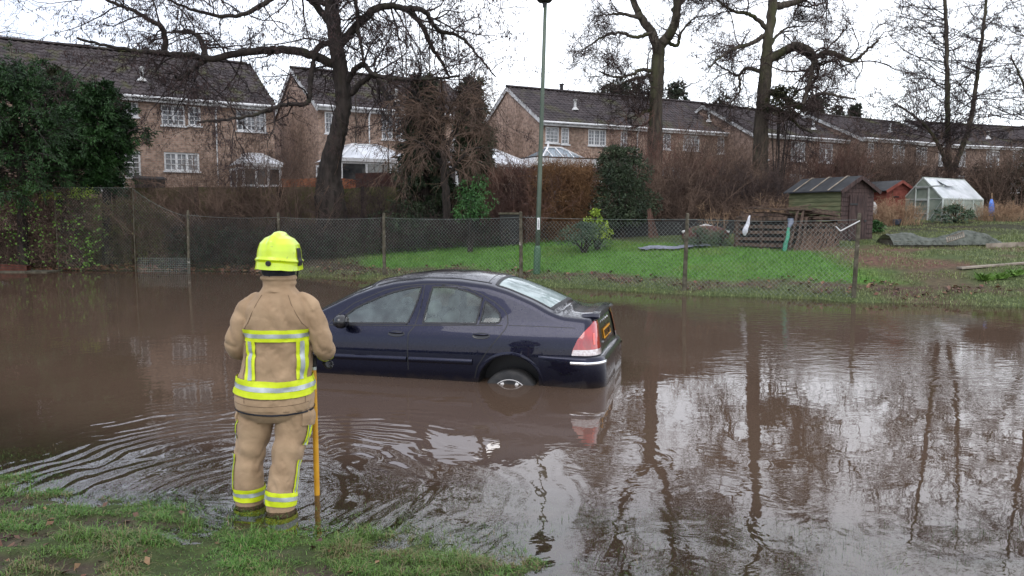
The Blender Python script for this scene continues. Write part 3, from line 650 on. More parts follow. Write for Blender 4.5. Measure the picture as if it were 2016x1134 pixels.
def bare_tree(name, label, base, specs, D, seed, lv, mbark, mtwig, catkin=None, cat='tree', group=None, ground_z=None, trunkn=1, tsides=12, up0=.0):
    rng = np.random.default_rng(seed); L_ = limbs_px(rng, specs, D)
    p0 = L_[0][0][0]; t = thing(name, label, cat, (p0[0], p0[1], gz(p0[0], p0[1])), group=group)
    for i, (P, r) in enumerate(L_):
        if i < trunkn:
            mb = MB(); P = P.copy(); P[0, 2] = min(P[0, 2], gz(P[0,0], P[0,1]) - .1)
            a = np.linspace(0, 2*math.pi, tsides, endpoint=False); rings_ = []
            for k in range(len(P)):
                rr = r[k] * (1 + .16 * (vnoise(np.cos(a)*1.3 + 5, np.sin(a)*1.3 + 5, np.full(tsides, P[k,2]*.8), seed=seed) - .5) * 2)
                rings_.append(np.stack([P[k,0] + rr*np.cos(a), P[k,1] + rr*np.sin(a), np.full(tsides, P[k,2])], 1))
            mb.loft(rings_); mb.build('trunk', mbark, t, smooth=True)
    rest = L_[trunkn:]
    if rest:
        lm = MB()
        for P, r in rest: lm.tube(P, r, 8)
        lm.build('limb', mbark, t, smooth=True)
    P, Rr = pad(L_, 14); tw = MB(); last = None
    if lv[0].get('trunk_t0'): pass
    for li, k in enumerate(lv):
        if li == 0:
            tl = []
            nn = len(P)
            for i in range(nn):
                kk = k['k'] * (2 if i < trunkn else 1) if not k.get('kt') else (k['kt'] if i < trunkn else k['k'])
                t0 = k.get('tt0', .45) if i < trunkn else k['t0']
                tl.append(kids(rng, P[i:i+1], Rr[i:i+1], kk, t0, .98, k['ang'], 0, k['rf'], flat=k.get('flat', 0)))
            ps, d, l, r = [np.concatenate(q) for q in zip(*tl)]; l = k['len'] * rng.uniform(.5, 1.3, len(r)); r = np.minimum(r, k['rmax'])
            sel = ~((ps[:, 2] > 1e3)); ps, d, l, r = ps[sel], d[sel], l[sel], r[sel]
            d = nrm(d + np.array([0, 0, up0]))
        else:
            ps, d, l, r = kids(rng, P, Rr, k['k'], k['t0'], 1.0, k['ang'], k['lf'], k['rf'], lmin=k.get('lmin', 0)); r = np.clip(r, k.get('rmin', .004), k.get('rmax', 1))
        P, Rr = grow(rng, ps, d, l, r, k['n'], k['wob'], k['up'], k.get('taper', .35)); Rr = np.maximum(Rr, .0035)
        v, q = tubes(P, Rr, k.get('s', 3)); tw.add(v, q)
        last = (P, Rr)
    tw.build('crown', mtwig, t)
    if catkin:
        P, _ = last; n = len(P); ci = rng.integers(0, n, int(n * catkin['per'])); f = rng.uniform(.2, 1, len(ci)); S = P.shape[1] - 1
        i = np.minimum((f * S).astype(int), S - 1); g = (f * S - i)[:, None]; pos = P[ci, i] * (1 - g) + P[ci, i+1] * g
        dd = nrm(rng.normal(0, .45, (len(ci), 3)) + np.array([0, 0, -1.0])); cm = MB()
        PP = np.stack([pos, pos + dd * catkin['len'] * .5, pos + dd * catkin['len']], 1); RR = np.tile(np.array([.4, 1, .4]) * catkin['r'], (len(ci), 1))
        v, q = tubes(PP, RR, 3); cm.add(v, q); c = cm.build('catkins', MT['catkin'], t); c['kind'] = 'stuff'
    return t
# the big alder
al = [
 ([(655,452),(650,400),(648,350),(655,300),(668,250),(676,200),(670,140),(660,80),(655,20),(650,-50),(652,-140),(655,-230),(660,-320)], 0, [32,28,24,21,18,16,15,14,13,11,8,6,3], 0),
 ([(662,128),(600,104),(540,98),(470,105),(412,116),(375,108),(330,105),(270,100),(210,90),(150,75)], -3, 9, 2),
 ([(412,112),(385,132),(355,156),(345,150)], -1.2, 6, 2),
 ([(405,112),(395,78),(372,62),(340,62)], 1.0, 6, 2), ([(325,106),(322,60),(300,42),(265,22),(215,2),(160,-30)], -1.5, 6, 2),
 ([(660,86),(628,92),(614,140),(610,190),(600,205),(565,205),(535,215),(500,226),(440,236),(390,240)], -2.5, 6, 2),
 ([(672,84),(715,38),(750,14),(795,16),(830,48),(850,92),(868,120),(885,152)], 1.5, 8.5, 2.5),
 ([(795,16),(835,22),(862,58),(905,72),(940,108),(975,150)], 2.0, 6, 1.5),
 ([(682,166),(698,138),(716,128),(735,146),(780,156),(850,155),(905,150)], -2.0, 6.5, 2),
 ([(690,186),(722,155),(742,152),(760,190),(792,222),(800,250)], -1.5, 6, 1.5),
 ([(650,45),(622,10),(590,-20),(540,-60),(470,-90),(400,-100)], 1.5, 8, 2),
 ([(655,-30),(590,-90),(500,-110),(400,-80),(330,-30)], -2.5, 7, 2),
 ([(655,-60),(740,-120),(850,-110),(930,-60),(985,0)], -1.5, 8, 2),
 ([(655,-150),(710,-230),(780,-270),(860,-250)], 2, 7, 2), ([(655,-170),(600,-250),(520,-280),(440,-250)], 1, 7, 2),
 ([(700,0),(705,60),(712,95),(715,125)], -.8, 4, 2), ([(650,10),(560,-10),(470,30),(380,20),(300,-20)], -3.2, 6, 1.5)]
bare_tree('alder_tree', 'huge dark bare alder with drooping limbs and catkins standing behind the fireman', None, al, 26.3, 11,
  [dict(k=15, kt=34, tt0=.42, t0=.12, ang=1.15, rf=.4, rmax=.034, len=2.3, n=7, wob=.26, up=-.035, s=4, flat=.1),
   dict(k=9, t0=.15, ang=.85, lf=.5, rf=.5, n=5, wob=.28, up=-.07, rmin=.006), dict(k=7, t0=.1, ang=.8, lf=.5, rf=.6, n=3, wob=.28, up=-.10, rmin=.0055, lmin=.25)],
  MT['bark'], MT['twig_dark'], catkin=dict(per=1.3, len=.085, r=.013))
# two oaks
o1 = [([(1292,440),(1291,380),(1290,320),(1290,250),(1292,180),(1296,110),(1296,84)], 0, 15, 12),
 ([(1294,92),(1282,62),(1262,35),(1248,5),(1238,-40),(1225,-110),(1215,-180)], 1.5, 10, 3), ([(1297,92),(1318,68),(1330,40),(1334,0),(1340,-60),(1350,-130),(1345,-200)], -1.5, 11, 3),
 ([(1286,148),(1262,152),(1240,158),(1215,168),(1195,158)], 2, 4, 1.2), ([(1286,140),(1262,138),(1235,150),(1205,150),(1180,140)], -2, 4, 1.2),
 ([(1284,66),(1250,73),(1222,64),(1190,72),(1160,90),(1145,100)], -2, 4, 1), ([(1262,35),(1230,28),(1200,28),(1170,32)], 2, 4, 1),
 ([(1312,82),(1332,90),(1338,72),(1340,66),(1352,50),(1368,35),(1392,30)], 1.2, 4, 1), ([(1325,20),(1355,-10),(1385,-50)], 2, 5, 1.5), ([(1240,-40),(1200,-70),(1170,-120)], 1, 5, 1.2),
 ([(1290,215),(1268,220),(1258,228),(1250,225)], -.5, 4, 1.5), ([(1340,-60),(1380,-110),(1410,-180)], -1, 5, 1.5), ([(1228,-90),(1250,-150),(1270,-220)], -2, 5, 1.5)]
oaklv = [dict(k=13, kt=3, tt0=.55, t0=.25, ang=.95, rf=.4, rmax=.045, len=2.2, n=8, wob=.42, up=.03, s=4), dict(k=9, t0=.15, ang=.8, lf=.55, rf=.55, n=6, wob=.42, up=.02, rmin=.010), dict(k=8, t0=.1, ang=.8, lf=.5, rf=.6, n=4, wob=.42, up=0, rmin=.0075, lmin=.28)]
bare_tree('oak_tree', 'bare forked oak with straight mossy trunk in front of the long terrace', None, o1, 33, 5, oaklv, MT['bark_oak'], MT['twig'])
o2 = [([(1494,440),(1496,380),(1498,300),(1500,240),(1504,180),(1508,130),(1512,80),(1520,30),(1522,-30),(1528,-100),(1520,-180),(1515,-250)], 0, 17, 4),
 ([(1510,122),(1530,108),(1552,96),(1570,90),(1592,98),(1605,112),(1625,104),(1648,108),(1668,118),(1688,116),(1705,100),(1730,80)], -1.5, 9, 2),
 ([(1572,96),(1596,110),(1603,122),(1598,140),(1594,160),(1585,195),(1580,205)], -2, 7, 2), ([(1518,14),(1550,8),(1580,0),(1620,-20),(1670,-45)], 2, 8, 2),
 ([(1508,68),(1482,84),(1452,94),(1425,108),(1395,132)], -1.5, 5, 1.2), ([(1503,144),(1485,136),(1466,136),(1455,148),(1440,144),(1405,122)], 1.5, 4.5, 1.2),
 ([(1455,150),(1456,180),(1440,200),(1436,215)], .5, 2.6, 1), ([(1502,184),(1528,182),(1552,198),(1570,210),(1592,214),(1600,192),(1625,184),(1655,190),(1685,196)], -2.5, 7, 1.5),
 ([(1580,205),(1592,175),(1610,150),(1612,130),(1640,120),(1665,112)], -1, 4, 1.5), ([(1508,55),(1480,30),(1440,20),(1400,-10)], -1, 5, 1.5), ([(1520,-30),(1480,-70),(1430,-100)], 1, 6, 2), ([(1522,-60),(1570,-110),(1640,-140)], -2, 6, 2), ([(1518,-160),(1470,-210),(1420,-240)], 1, 5, 1.5), ([(1518,-160),(1570,-220),(1600,-280)], 1, 5, 1.5),
 ([(1512,95),(1530,70),(1550,55),(1590,50)], 2, 3.5, 1), ([(1500,215),(1530,215),(1555,232),(1575,250),(1600,262)], -1, 5, 1.2)]
bare_tree('oak_tree', 'bare gnarled oak with twisting limbs and ivy, taller one behind the pallets', None, o2, 31, 8, oaklv, MT['bark_oak'], MT['twig'])
# twin stemmed alder on the right
t3 = [([(1872,440),(1870,380),(1868,330),(1866,250),(1864,150),(1863,60),(1860,-20),(1855,-100),(1850,-180)], 0, 7, 1.5),
 ([(1872,345),(1890,300),(1908,250),(1920,180),(1930,100),(1940,20),(1948,-60),(1955,-140)], 1, 6, 1.5), ([(1868,340),(1850,290),(1828,255),(1795,225),(1765,205)], -1, 4.5, 1.2)]
alt = [dict(k=50, kt=70, tt0=.28, t0=.2, ang=1.25, rf=.35, rmax=.03, len=3.0, n=7, wob=.14, up=.02, s=3, flat=.55), dict(k=10, t0=.15, ang=.7, lf=.34, rf=.55, n=4, wob=.22, up=.0, rmin=.008), dict(k=5, t0=.1, ang=.7, lf=.55, rf=.6, n=3, wob=.22, up=-.06, rmin=.007, lmin=.25)]
bare_tree('alder_tree', 'twin stemmed bare alder with fine catkin twigs behind the greenhouse', None, t3, 36, 15, alt, MT['bark_oak'], MT['twig_dark'], catkin=dict(per=.7, len=.10, r=.015))
t4 = [([(2080,440),(2075,300),(2070,150),(2068,20),(2065,-80),(2060,-180)], 0, 8, 2), ([(2075,330),(2040,250),(2020,180),(1990,110)], -1, 5, 1.2)]
bare_tree('alder_tree', 'bare tree at the right picture edge, only its outer twigs seen', None, t4, 37, 16, alt, MT['bark_oak'], MT['twig_dark'], catkin=dict(per=.6, len=.10, r=.015))
t5 = [([(-170,420),(-165,250),(-150,100),(-150,0),(-155,-100)], 0, 16, 5), ([(-150,60),(-80,20),(-20,5),(30,-10),(60,-5)], -1, 5, 1), ([(-150,90),(-80,60),(-10,70),(20,90)], 1, 5, 1), ([(-150,0),(-90,-50),(-20,-60),(40,-50)], 0, 5, 1)]
bare_tree('bare_tree', 'bare tree at the top left corner reaching in from outside the picture', None, t5, 36, 19, [dict(k=10, t0=.2, ang=.8, rf=.4, rmax=.03, len=2.0, n=6, wob=.2, up=-.02), dict(k=7, t0=.1, ang=.7, lf=.5, rf=.55, n=4, wob=.22, up=-.04, rmin=.007), dict(k=5, t0=.1, ang=.7, lf=.5, rf=.6, n=3, wob=.2, up=-.05, rmin=.005, lmin=.2)], MT['bark_oak'], MT['twig'])
# drooping reddish tree in front of the evergreens
w1_ = [([(881,445),(880,400),(874,340),(872,290),(870,240),(872,200),(868,160)], 0, 9, 3), ([(874,300),(900,250),(925,220),(950,215)], -1, 5, 1.5), ([(872,280),(850,230),(830,200),(805,190)], -1, 5, 1.5), ([(872,250),(890,210),(915,180),(945,170)], 1, 4, 1.2), ([(872,330),(840,290),(815,275)], -1.5, 4, 1.2), ([(876,350),(920,300),(950,290)], -1.5, 4, 1.2)]
bare_tree('willow_tree', 'reddish bare tree with drooping twigs, ivy clad evergreens close behind it', None, w1_, 25.6, 23, [dict(k=16, kt=16, tt0=.4, t0=.2, ang=.9, rf=.5, rmax=.03, len=1.5, n=8, wob=.22, up=-.10), dict(k=7, t0=.1, ang=.6, lf=.7, rf=.55, n=6, wob=.22, up=-.14, rmin=.006), dict(k=4, t0=.1, ang=.6, lf=.6, rf=.6, n=4, wob=.22, up=-.16, rmin=.0045, lmin=.25)], MT['bark'], MT['twig_brown'])
# slim saplings
for i, (px, top, wdt) in enumerate([(763,30,1.5),(800,-20,2.2),(828,10,2.0),(846,-40,1.8),(905,0,2.0),(935,60,1.4),(700,60,1.6)]):
    sp = [([(px+3,420),(px+1,300),(px,150),(px-3,top)], .5, wdt, .6)]
    lab = ['slim bare sapling nearest the alder trunk on its right','slim bare sapling with the tallest straight stem right of the alder','thin bare sapling third from the alder trunk','thin tall sapling rising over the dark evergreens','slim bare sapling above the drooping willow','short thin sapling right of the willow top','thin sapling close behind the alder trunk'][i]
    bare_tree('sapling', lab, None, sp, 33 + i * .3, 40 + i, [dict(k=0, kt=24, tt0=.25, t0=.2, ang=.55, rf=.4, rmax=.014, len=1.5, n=5, wob=.10, up=.08), dict(k=5, t0=.1, ang=.6, lf=.5, rf=.6, n=3, wob=.14, up=.04, rmin=.005)], MT['bark_oak'], MT['twig'], group='slim saplings beyond the garden wall')

# foliage trees and bushes
def bush(name, label, px, D, wpx, top, base, seed, mleaf, n, leaf=(.09, .05), shape='round', mtwig=None, ntw=0, cat='shrub', group=None, droop=.2, trunk=None, lumps=14, depth=None, outdir=.8, tw_len=.35, fill=.5):
    """leafy mass: clumps of leaf-sized faces over an uneven volume, stems inside"""
    rng = np.random.default_rng(seed); s = D / FPX; c = atD(px, base, D); zt = atD(px, top, D)[2]; g = gz(c[0], c[1]); zb = max(g, min(c[2], zt - .2))
    W = wpx * s / 2; Hh = zt - zb; dp = depth or W; t = thing(name, label, cat, (c[0], c[1], g), group=group)
    cl = []
    for i in range(lumps):
        h = rng.uniform(0, 1); a = rng.uniform(0, 2*math.pi)
        wr = {'round': math.sqrt(max(.05, 1 - (h * 1.3 - .5)**2)), 'cone': (1 - h)**.75 + .06, 'col': .9 - .45 * h**3, 'dome': math.sqrt(max(.03, 1 - h * h))}[shape]
        r = rng.uniform(.25, .92) * wr; cl.append((c[0] + W * r * math.cos(a), c[1] + dp * r * math.sin(a), zb + Hh * (.06 + h * .86), (.26 + .22 * rng.uniform()) * wr ** .5))
    cl = np.array(cl); k = rng.integers(0, len(cl), n); dr = nrm(rng.normal(0, 1, (n, 3))); rad = rng.uniform(fill, 1.0, n) ** .6
    sc = np.stack([W * cl[k, 3] * 1.25, dp * cl[k, 3] * 1.25, np.minimum(Hh * .5, max(W, .4)) * cl[k, 3] * 1.1], 1)
    P = cl[k, :3] + dr * rad[:, None] * sc; nn = fbm(P[:,0]*3/max(W,.5), P[:,1]*3, P[:,2]*3/max(W,.5), seed=seed); keep = (nn > .34) & (P[:, 2] > g); P = P[keep]; dr = dr[keep]
    D_ = dr * outdir + rng.normal(0, .5, dr.shape); v, q = cards(rng, P, D_, leaf[0], leaf[1], droop)
    mb = MB(); mb.add(v, q); mb.build('foliage', mleaf, t)
    st = MB()
    for i in range(min(lumps, 10)): 
        e = cl[i, :3]; b0 = np.array([c[0] + rng.uniform(-.15, .15) * W, c[1], g - .05]); mid = (b0 + e) / 2 + np.array([0, 0, .1 * Hh]); pp = catmull([b0, mid, e], 7); st.tube(pp, np.linspace(.035, .012, 7) * max(1, Hh / 2.5), 5, cap=False)
    if trunk: st.tube([(c[0], c[1], g - .1), (c[0], c[1], zb + Hh * .9)], [trunk, trunk * .25], 8)
    st.build('trunk' if trunk else 'stems', MT['bark'], t)
    if ntw:
        kk = rng.integers(0, len(cl), ntw); dd = nrm(rng.normal(0, 1, (ntw, 3))); S0 = cl[kk, :3] + dd * sc[:1].mean() * .7
        Pp, Rr = grow(rng, S0, dd + np.array([0, 0, .3]), rng.uniform(.5, 1.3, ntw) * tw_len, np.full(ntw, .006), 4, .3, 0)
        tm = MB(); v, q = tubes(Pp, Rr, 3); tm.add(v, q); tw_o = tm.build('twigs', mtwig or MT['twig'], t); tw_o['kind'] = 'stuff'
    return t
def thicket(name, label, px, D, wpx, top, base, seed, m, n=60, spread=.25, lv2=8, lv3=5, r=.014, up=.03, cat='shrub', group=None, depth=1.0, wob=.17, lean=0.0):
    """multi-stemmed bare shrub"""
    rng = np.random.default_rng(seed); s = D / FPX; c = atD(px, base, D); zt = atD(px, top, D)[2]; W = wpx * s / 2; g = gz(c[0], c[1])
    t = thing(name, label, cat, (c[0], c[1], g), group=group); H_ = zt - g
    x = c[0] + rng.uniform(-1, 1, n) * W * .8; y = c[1] + rng.uniform(-1, 1, n) * depth; z = terrain(x, y) - .05
    D_ = np.stack([(x - c[0]) / W * spread + lean + rng.normal(0, spread * .5, n), rng.normal(0, spread * .5, n), np.ones(n)], 1)
    P, Rr = grow(rng, np.stack([x, y, z], 1), D_, H_ * rng.uniform(.55, 1.05, n) * (1.05 - .35 * ((x - c[0]) / W)**2), np.full(n, r) * rng.uniform(.6, 1.3, n), 9, wob, up)
    tw = MB(); st = MB(); v, q = tubes(P, Rr, 4); st.add(v, q); st.build('stems', m, t)
    ps, d, l, rr = kids(rng, P, Rr, lv2, .2, 1, .6, .32, .6, lmin=.25); P, Rr = grow(rng, ps, d, l, np.maximum(rr, .005), 5, wob * 1.6, up); v, q = tubes(P, Rr, 3); tw.add(v, q)
    ps, d, l, rr = kids(rng, P, Rr, lv3, .1, 1, .7, .5, .6, lmin=.18); P, Rr = grow(rng, ps, d, l, np.maximum(rr, .004), 3, wob * 1.8, up); v, q = tubes(P, np.maximum(Rr, .003), 3); tw.add(v, q)
    tw.build('twigs', m, t); return t
# the dark conifer on the left: drooping sprays on layered boughs
def conifer(label, px, D, base, top, seed, prof, n_b, mleaf, spray=7, name='conifer_tree', squash=1.0, leaf=(.16, .05), group=None, sx_=1.0):
    rng = np.random.default_rng(seed); s = D / FPX; c = atD(px, base, D); zt = atD(px, top, D)[2]; g = gz(c[0], c[1]); zb = c[2]
    t = thing(name, label, 'tree', (c[0], c[1], g), group=group)
    mb = MB(); mb.tube([(c[0], c[1], g - .1), (c[0] + .1, c[1], (g + zt) / 2), (c[0], c[1], zt)], [.20, .12, .02], 10); mb.build('trunk', MT['bark'], t)
    h = rng.uniform(0, 1, n_b); z = zb + (zt - zb) * h; a = rng.uniform(0, 2*math.pi, n_b); L_ = np.interp(h, *zip(*prof)) * s * rng.uniform(.45, 1.2, n_b)
    D_ = np.stack([np.cos(a) * sx_, np.sin(a) * squash, np.full(n_b, .15)], 1); P, Rr = grow(rng, np.stack([np.full(n_b, c[0]), np.full(n_b, c[1]), z], 1), D_, L_, np.full(n_b, .022), 8, .10, -.03)
    bm_ = MB(); v, q = tubes(P, Rr, 3); bm_.add(v, q)
    ps, d, l, rr = kids(rng, P, Rr, spray, .25, 1, .75, .30, .5, lmin=.22); P2, R2 = grow(rng, ps, d, l, np.full(len(ps), .007), 4, .15, -.10)
    v, q = tubes(P2, R2, 3); bm_.add(v, q); bm_.build('boughs', MT['twig_dark'], t)
    Q = P2[:, 1:].reshape(-1, 3); T = np.diff(P2, axis=1).reshape(-1, 3); rep_ = 5
    Q = np.repeat(Q, rep_, 0) + rng.normal(0, .035, (len(Q) * rep_, 3)); T = nrm(np.repeat(T, rep_, 0)) + rng.normal(0, .45, (len(Q), 3))
    v, q = cards(rng, Q, T, leaf[0], leaf[1], .25); fm = MB(); fm.add(v, q); fm.build('foliage', mleaf, t); return t
conifer('large dark green conifer at the left edge in front of the terrace', 38, 25.6, 385, 130, 3, [(0, 175), (.2, 190), (.5, 180), (.75, 150), (1, 40)], 300, MT['conifer'], spray=13, leaf=(.12, .035))
conifer('dull green conifer bough mass leaning towards the brick terrace', 205, 26.2, 372, 166, 4, [(0, 30), (.25, 40), (.45, 84), (.7, 70), (1, 14)], 210, MT['conifer'], spray=8, leaf=(.14, .05))
conifer('brownish conifer top in front of the mossy tiled roof', 120, 28, 300, 138, 6, [(0, 90), (.4, 70), (.8, 30), (1, 8)], 110, MT['conifer_brown'], spray=8, leaf=(.13, .045))
conifer('tall dark evergreen left of the drooping willow', 836, 27.4, 425, 152, 5, [(0, 62), (.4, 55), (.8, 32), (1, 8)], 200, MT['evergreen'], spray=8)
conifer('tall dark evergreen right of the drooping willow', 932, 27.8, 425, 158, 7, [(0, 50), (.5, 44), (.85, 26), (1, 8)], 170, MT['evergreen'], spray=8)
bush('ivy_bush', 'glossy bright green ivy bush at the foot of the drooping willow', 925, 24.6, 74, 345, 432, 61, MT['laurel'], 1700, (.10, .05), 'round', droop=.6)
bush('evergreen_bush', 'broad dark evergreen bush between the orange hedge and first oak', 1218, 26.6, 150, 283, 450, 62, MT['evergreen'], 17000, (.11, .045), 'dome', ntw=900, lumps=34, droop=.2)
bush('evergreen_bush', 'low dark bush behind the fence below the evergreens', 800, 26.2, 170, 395, 500, 63, MT['evergreen'], 5000, (.11, .05), 'dome', ntw=500, lumps=22)
bush('laurel_bush', 'rounded grey green bush behind the fence right of the lamp post', 1150, 23.2, 92, 436, 485, 64, MT['greygreen'], 2600, (.07, .035), 'dome', lumps=18)
bush('euonymus_bush', 'bright yellow green bush rising above the chain link fence', 1176, 23.6, 52, 411, 470, 65, MT['yellowgreen'], 1500, (.07, .05), 'dome', lumps=12)
bush('lavender_bush', 'low grey green shrub behind the fence post left of the pallets', 1372, 23.3, 72, 446, 488, 66, MT['greygreen'], 1500, (.07, .025), 'dome', lumps=12)
bush('lavender_bush', 'low grey green shrub touching the pallet stack', 1420, 23.3, 50, 450, 486, 67, MT['greygreen'], 900, (.07, .025), 'dome', lumps=9)
bush('shrub', 'leafy green shrub at the right corner of the dark shed', 1722, 25.6, 34, 436, 488, 68, MT['laurel'], 800, (.09, .04), 'col', lumps=10)
bush('shrub', 'dark leafed shrub in front of the greenhouse side', 1880, 29, 72, 405, 450, 69, MT['greygreen'], 900, (.12, .07), 'dome', ntw=120, mtwig=MT['straw'], lumps=10)
# bare thickets
TH = [
 ('hazel_shrub','tall bare hazel stems in front of the terrace windows',462,26.8,130,238,470,'twig_brown',80,.28),
 ('hazel_shrub','bare hazel stems left of the alder trunk',590,26.6,110,225,470,'twig_brown',55,.32),
 ('bare_shrub','low brown thicket over the garden wall below the left terrace',372,27,190,318,470,'twig_brown',130,.35),
 ('bare_shrub','reddish brown thicket left of the lamp post',1012,26.8,110,322,450,'twig_red',120,.22),
 ('bare_shrub','brown twig thicket right of the alder foot',730,26.4,120,330,470,'twig',60,.35),
 ('dogwood_shrub','red stemmed thicket around the first oak trunk',1270,30,150,232,440,'twig_red',130,.22),
 ('bare_shrub','brown thicket between the two oak trunks',1385,30.5,180,236,440,'twig_brown',190,.25),
 ('bare_shrub','grey brown thicket in front of the first oak',1330,28.2,170,300,448,'twig_brown',150,.3),
 ('bare_shrub','dark thicket at the foot of the gnarled oak',1462,28.6,150,300,450,'twig',130,.3),
 ('dogwood_shrub','reddish thicket above the dark shed roof',1590,32.5,170,256,430,'twig_red',170,.25),
 ('bare_shrub','brown thicket behind the red shed',1700,34,170,252,430,'twig_brown',180,.25),
 ('bare_shrub','brown thicket left of the twin stemmed alder',1790,36,140,262,430,'twig_brown',140,.28),
 ('bare_shrub','dark thicket at the foot of the twin stemmed alder',1860,35,150,300,430,'twig',110,.3),
 ('bare_shrub','tangled bare thicket above the hedge at the right edge',1975,33.5,150,262,430,'twig_brown',110,.3),
 ('bare_shrub','bare thicket behind the pallet stack',1530,29.3,130,330,450,'twig_brown',110,.28),
 ('bare_shrub','brown thicket far behind beside the fourth terrace gable',1420,37,150,262,420,'twig_brown',90,.25)]
for i, (nm, lab, px, D, w, tp, bs, mm, n, sp) in enumerate(TH):
    thicket(nm, lab, px, D, w, tp, bs, 200 + i, MT[mm], n=n, spread=sp, r=.014 if D < 29 else .018, group='bare shrubs between the gardens and the allotment')
# dry weeds by the greenhouse
for i, (px, D, w, tp, bs, n, lab) in enumerate([(1772,28.6,80,392,452,150,'dry straw coloured weeds in front of the greenhouse door'),(1975,29.5,120,398,450,200,'dry brown weeds right of the greenhouse'),(1735,29,40,380,450,60,'dry weeds in front of the red shed'),(1520,25.6,70,380,440,40,'dry pale stalks behind the pallet heap'),(1415,25.2,70,375,455,14,'few tall dry stalks beside the low board fence')]):
    thicket('weeds', lab, px, D, w, tp, bs, 300 + i, MT['straw'], n=n, spread=.18, lv2=3, lv3=2, r=.008, depth=.4, cat='weeds', group='dry weeds on the allotment')
# trees far beyond the roofs
for i, (px, D, w, tp, bs, n, sh, lab) in enumerate([(1212,92,80,164,235,2600,'round','broad dark pine crown above the long terrace roof'),(1262,95,50,176,235,1200,'round','small pine crown left of the oak trunk beyond the roof'),(1322,90,56,164,240,1300,'round','feathery pine crown right of the first oak beyond the roof'),(1683,95,26,197,250,800,'cone','small pointed spruce beyond the dark roofs'),(1650,95,34,208,250,700,'round','low round pine beyond the dark roofs'),(1615,90,60,195,260,1800,'round','dark pine behind the gnarled oak twigs'),(1420,90,30,190,240,500,'round','small distant pine above the gable')]):
    bush('pine_tree', lab, px, D, w, tp, bs, 400 + i, MT['pine'], n, (.55, .22), sh, cat='tree', group='pines beyond the roofs', trunk=.3, lumps=12, droop=0)
for i, (px, D, w, tp, lab) in enumerate([(530,60,90,140,'distant bare tree between the first two terraces'),(1770,90,120,225,'distant bare tree beyond the far roofs'),(975,75,60,165,'distant bare tree left of the third terrace gable')]):
    thicket('distant_tree', lab, px, D, w, tp, 420, 500 + i, MT['twig'], n=24, spread=.35, r=.05, cat='tree', lv2=9, lv3=7, wob=.16)
bush('ivy', 'dark ivy clump around the gnarled oak low limbs', 1535, 30.2, 75, 170, 232, 81, MT['conifer_brown'], 1500, (.12, .07), 'round', ntw=200, lumps=10)

# ------------------------------------------------------------------ hedges as long boxes of leaves
def hedge(name, label, A, B, depth, zt, seed, m, n, leaf, mtw=None, ntw=0, group=None, cat='hedge', bump_=.25, droop=.1, zb=None):
    rng = np.random.default_rng(seed); A = np.array(A[:2], float); B = np.array(B[:2], float); mid = (A + B) / 2; g = gz(*mid)
    t = thing(name, label, cat, (mid[0], mid[1], g), group=group); dv = B - A; nv = np.array([-dv[1], dv[0]]) / np.linalg.norm(dv)
    def pts(k, lo=.0):
        s = rng.uniform(0, 1, k); w = rng.uniform(-1, 1, k); xy = A + dv * s[:, None] + nv * (w * depth / 2)[:, None]
        xy = xy + nv * ((fbm(s * 9, s * 0 + seed, seed=seed) - .5) * .5)[:, None]
        gg = terrain(xy[:, 0], xy[:, 1]) if zb is None else np.full(k, zb)
        tp = zt(s) if callable(zt) else zt
        tp = tp + (fbm(xy[:, 0] * 1.6, xy[:, 1] * 1.6, seed=seed + 1) - .5) * 2 * bump_ - bump_ * .8 * w * w
        h = rng.uniform(lo, 1, k) ** .8; return np.stack([xy[:, 0], xy[:, 1], gg + (tp - gg) * h], 1)
    P = pts(n); nn = fbm(P[:, 0] * 2.5, P[:, 1] * 2.5, P[:, 2] * 2.5, seed=seed); P = P[nn > .36]
    v, q = cards(rng, P, rng.normal(0, 1, P.shape), leaf[0], leaf[1], droop); mb = MB(); mb.add(v, q); mb.build('foliage', m, t)
    if ntw:
        S0 = pts(ntw); Pp, Rr = grow(rng, S0, rng.normal(0, .8, (ntw, 3)) + np.array([0, 0, .7]), rng.uniform(.3, .8, ntw), np.full(ntw, .008), 5, .3, 0)
        Rr = np.maximum(Rr, .004); mb = MB(); v, q = tubes(Pp, Rr, 3); mb.add(v, q); mb.build('stems', mtw, t)
    return t
def xy(px, D): return atD(px, 430, D)[:2]
def zz(py, D): return float(atD(1008, py, D)[2])
hedge('bramble_hedge', 'brown bramble hedge left of the chain link fence', xy(-60, 25.8), xy(160, 25.9), 1.2, zz(370, 25.9), 71, MT['twig_brown'], 13000, (.10, .022), MT['twig_brown'], 3200)
hedge('bramble', 'fresh green bramble leaves over the left hedge', xy(-60, 25.1), xy(205, 25.1), .35, lambda s_: zz(374, 25.1) - np.clip((s_ - .62) * 3.2, 0, 1) * 1.5 * np.abs(np.sin(s_ * 23)), 72, MT['bramble'], 900, (.09, .07), droop=.5)
hedge('bramble', 'dense bright green shoots crowning the left hedge at the picture edge', xy(-60, 25.7), xy(75, 25.7), .8, zz(348, 25.7), 73, MT['bramble'], 1300, (.10, .06), MT['twig_brown'], 120, zb=zz(385, 25.7))
hedge('bramble', 'yellowish leaves along the hedge top below the conifer', xy(90, 25.5), xy(190, 25.5), .6, zz(372, 25.5), 74, MT['yellowgreen'], 420, (.07, .045), zb=zz(392, 25.8))
hedge('clipped_hedge', 'mossy clipped hedge behind the raised chain link panel', xy(165, 26.3), xy(345, 26.3), .9, lambda s: zz(388, 26.3) - np.clip((s - .72) * 3.6, 0, 1) * .75, 75, MT['mossleaf'], 9000, (.09, .03), MT['twig_brown'], 1500)
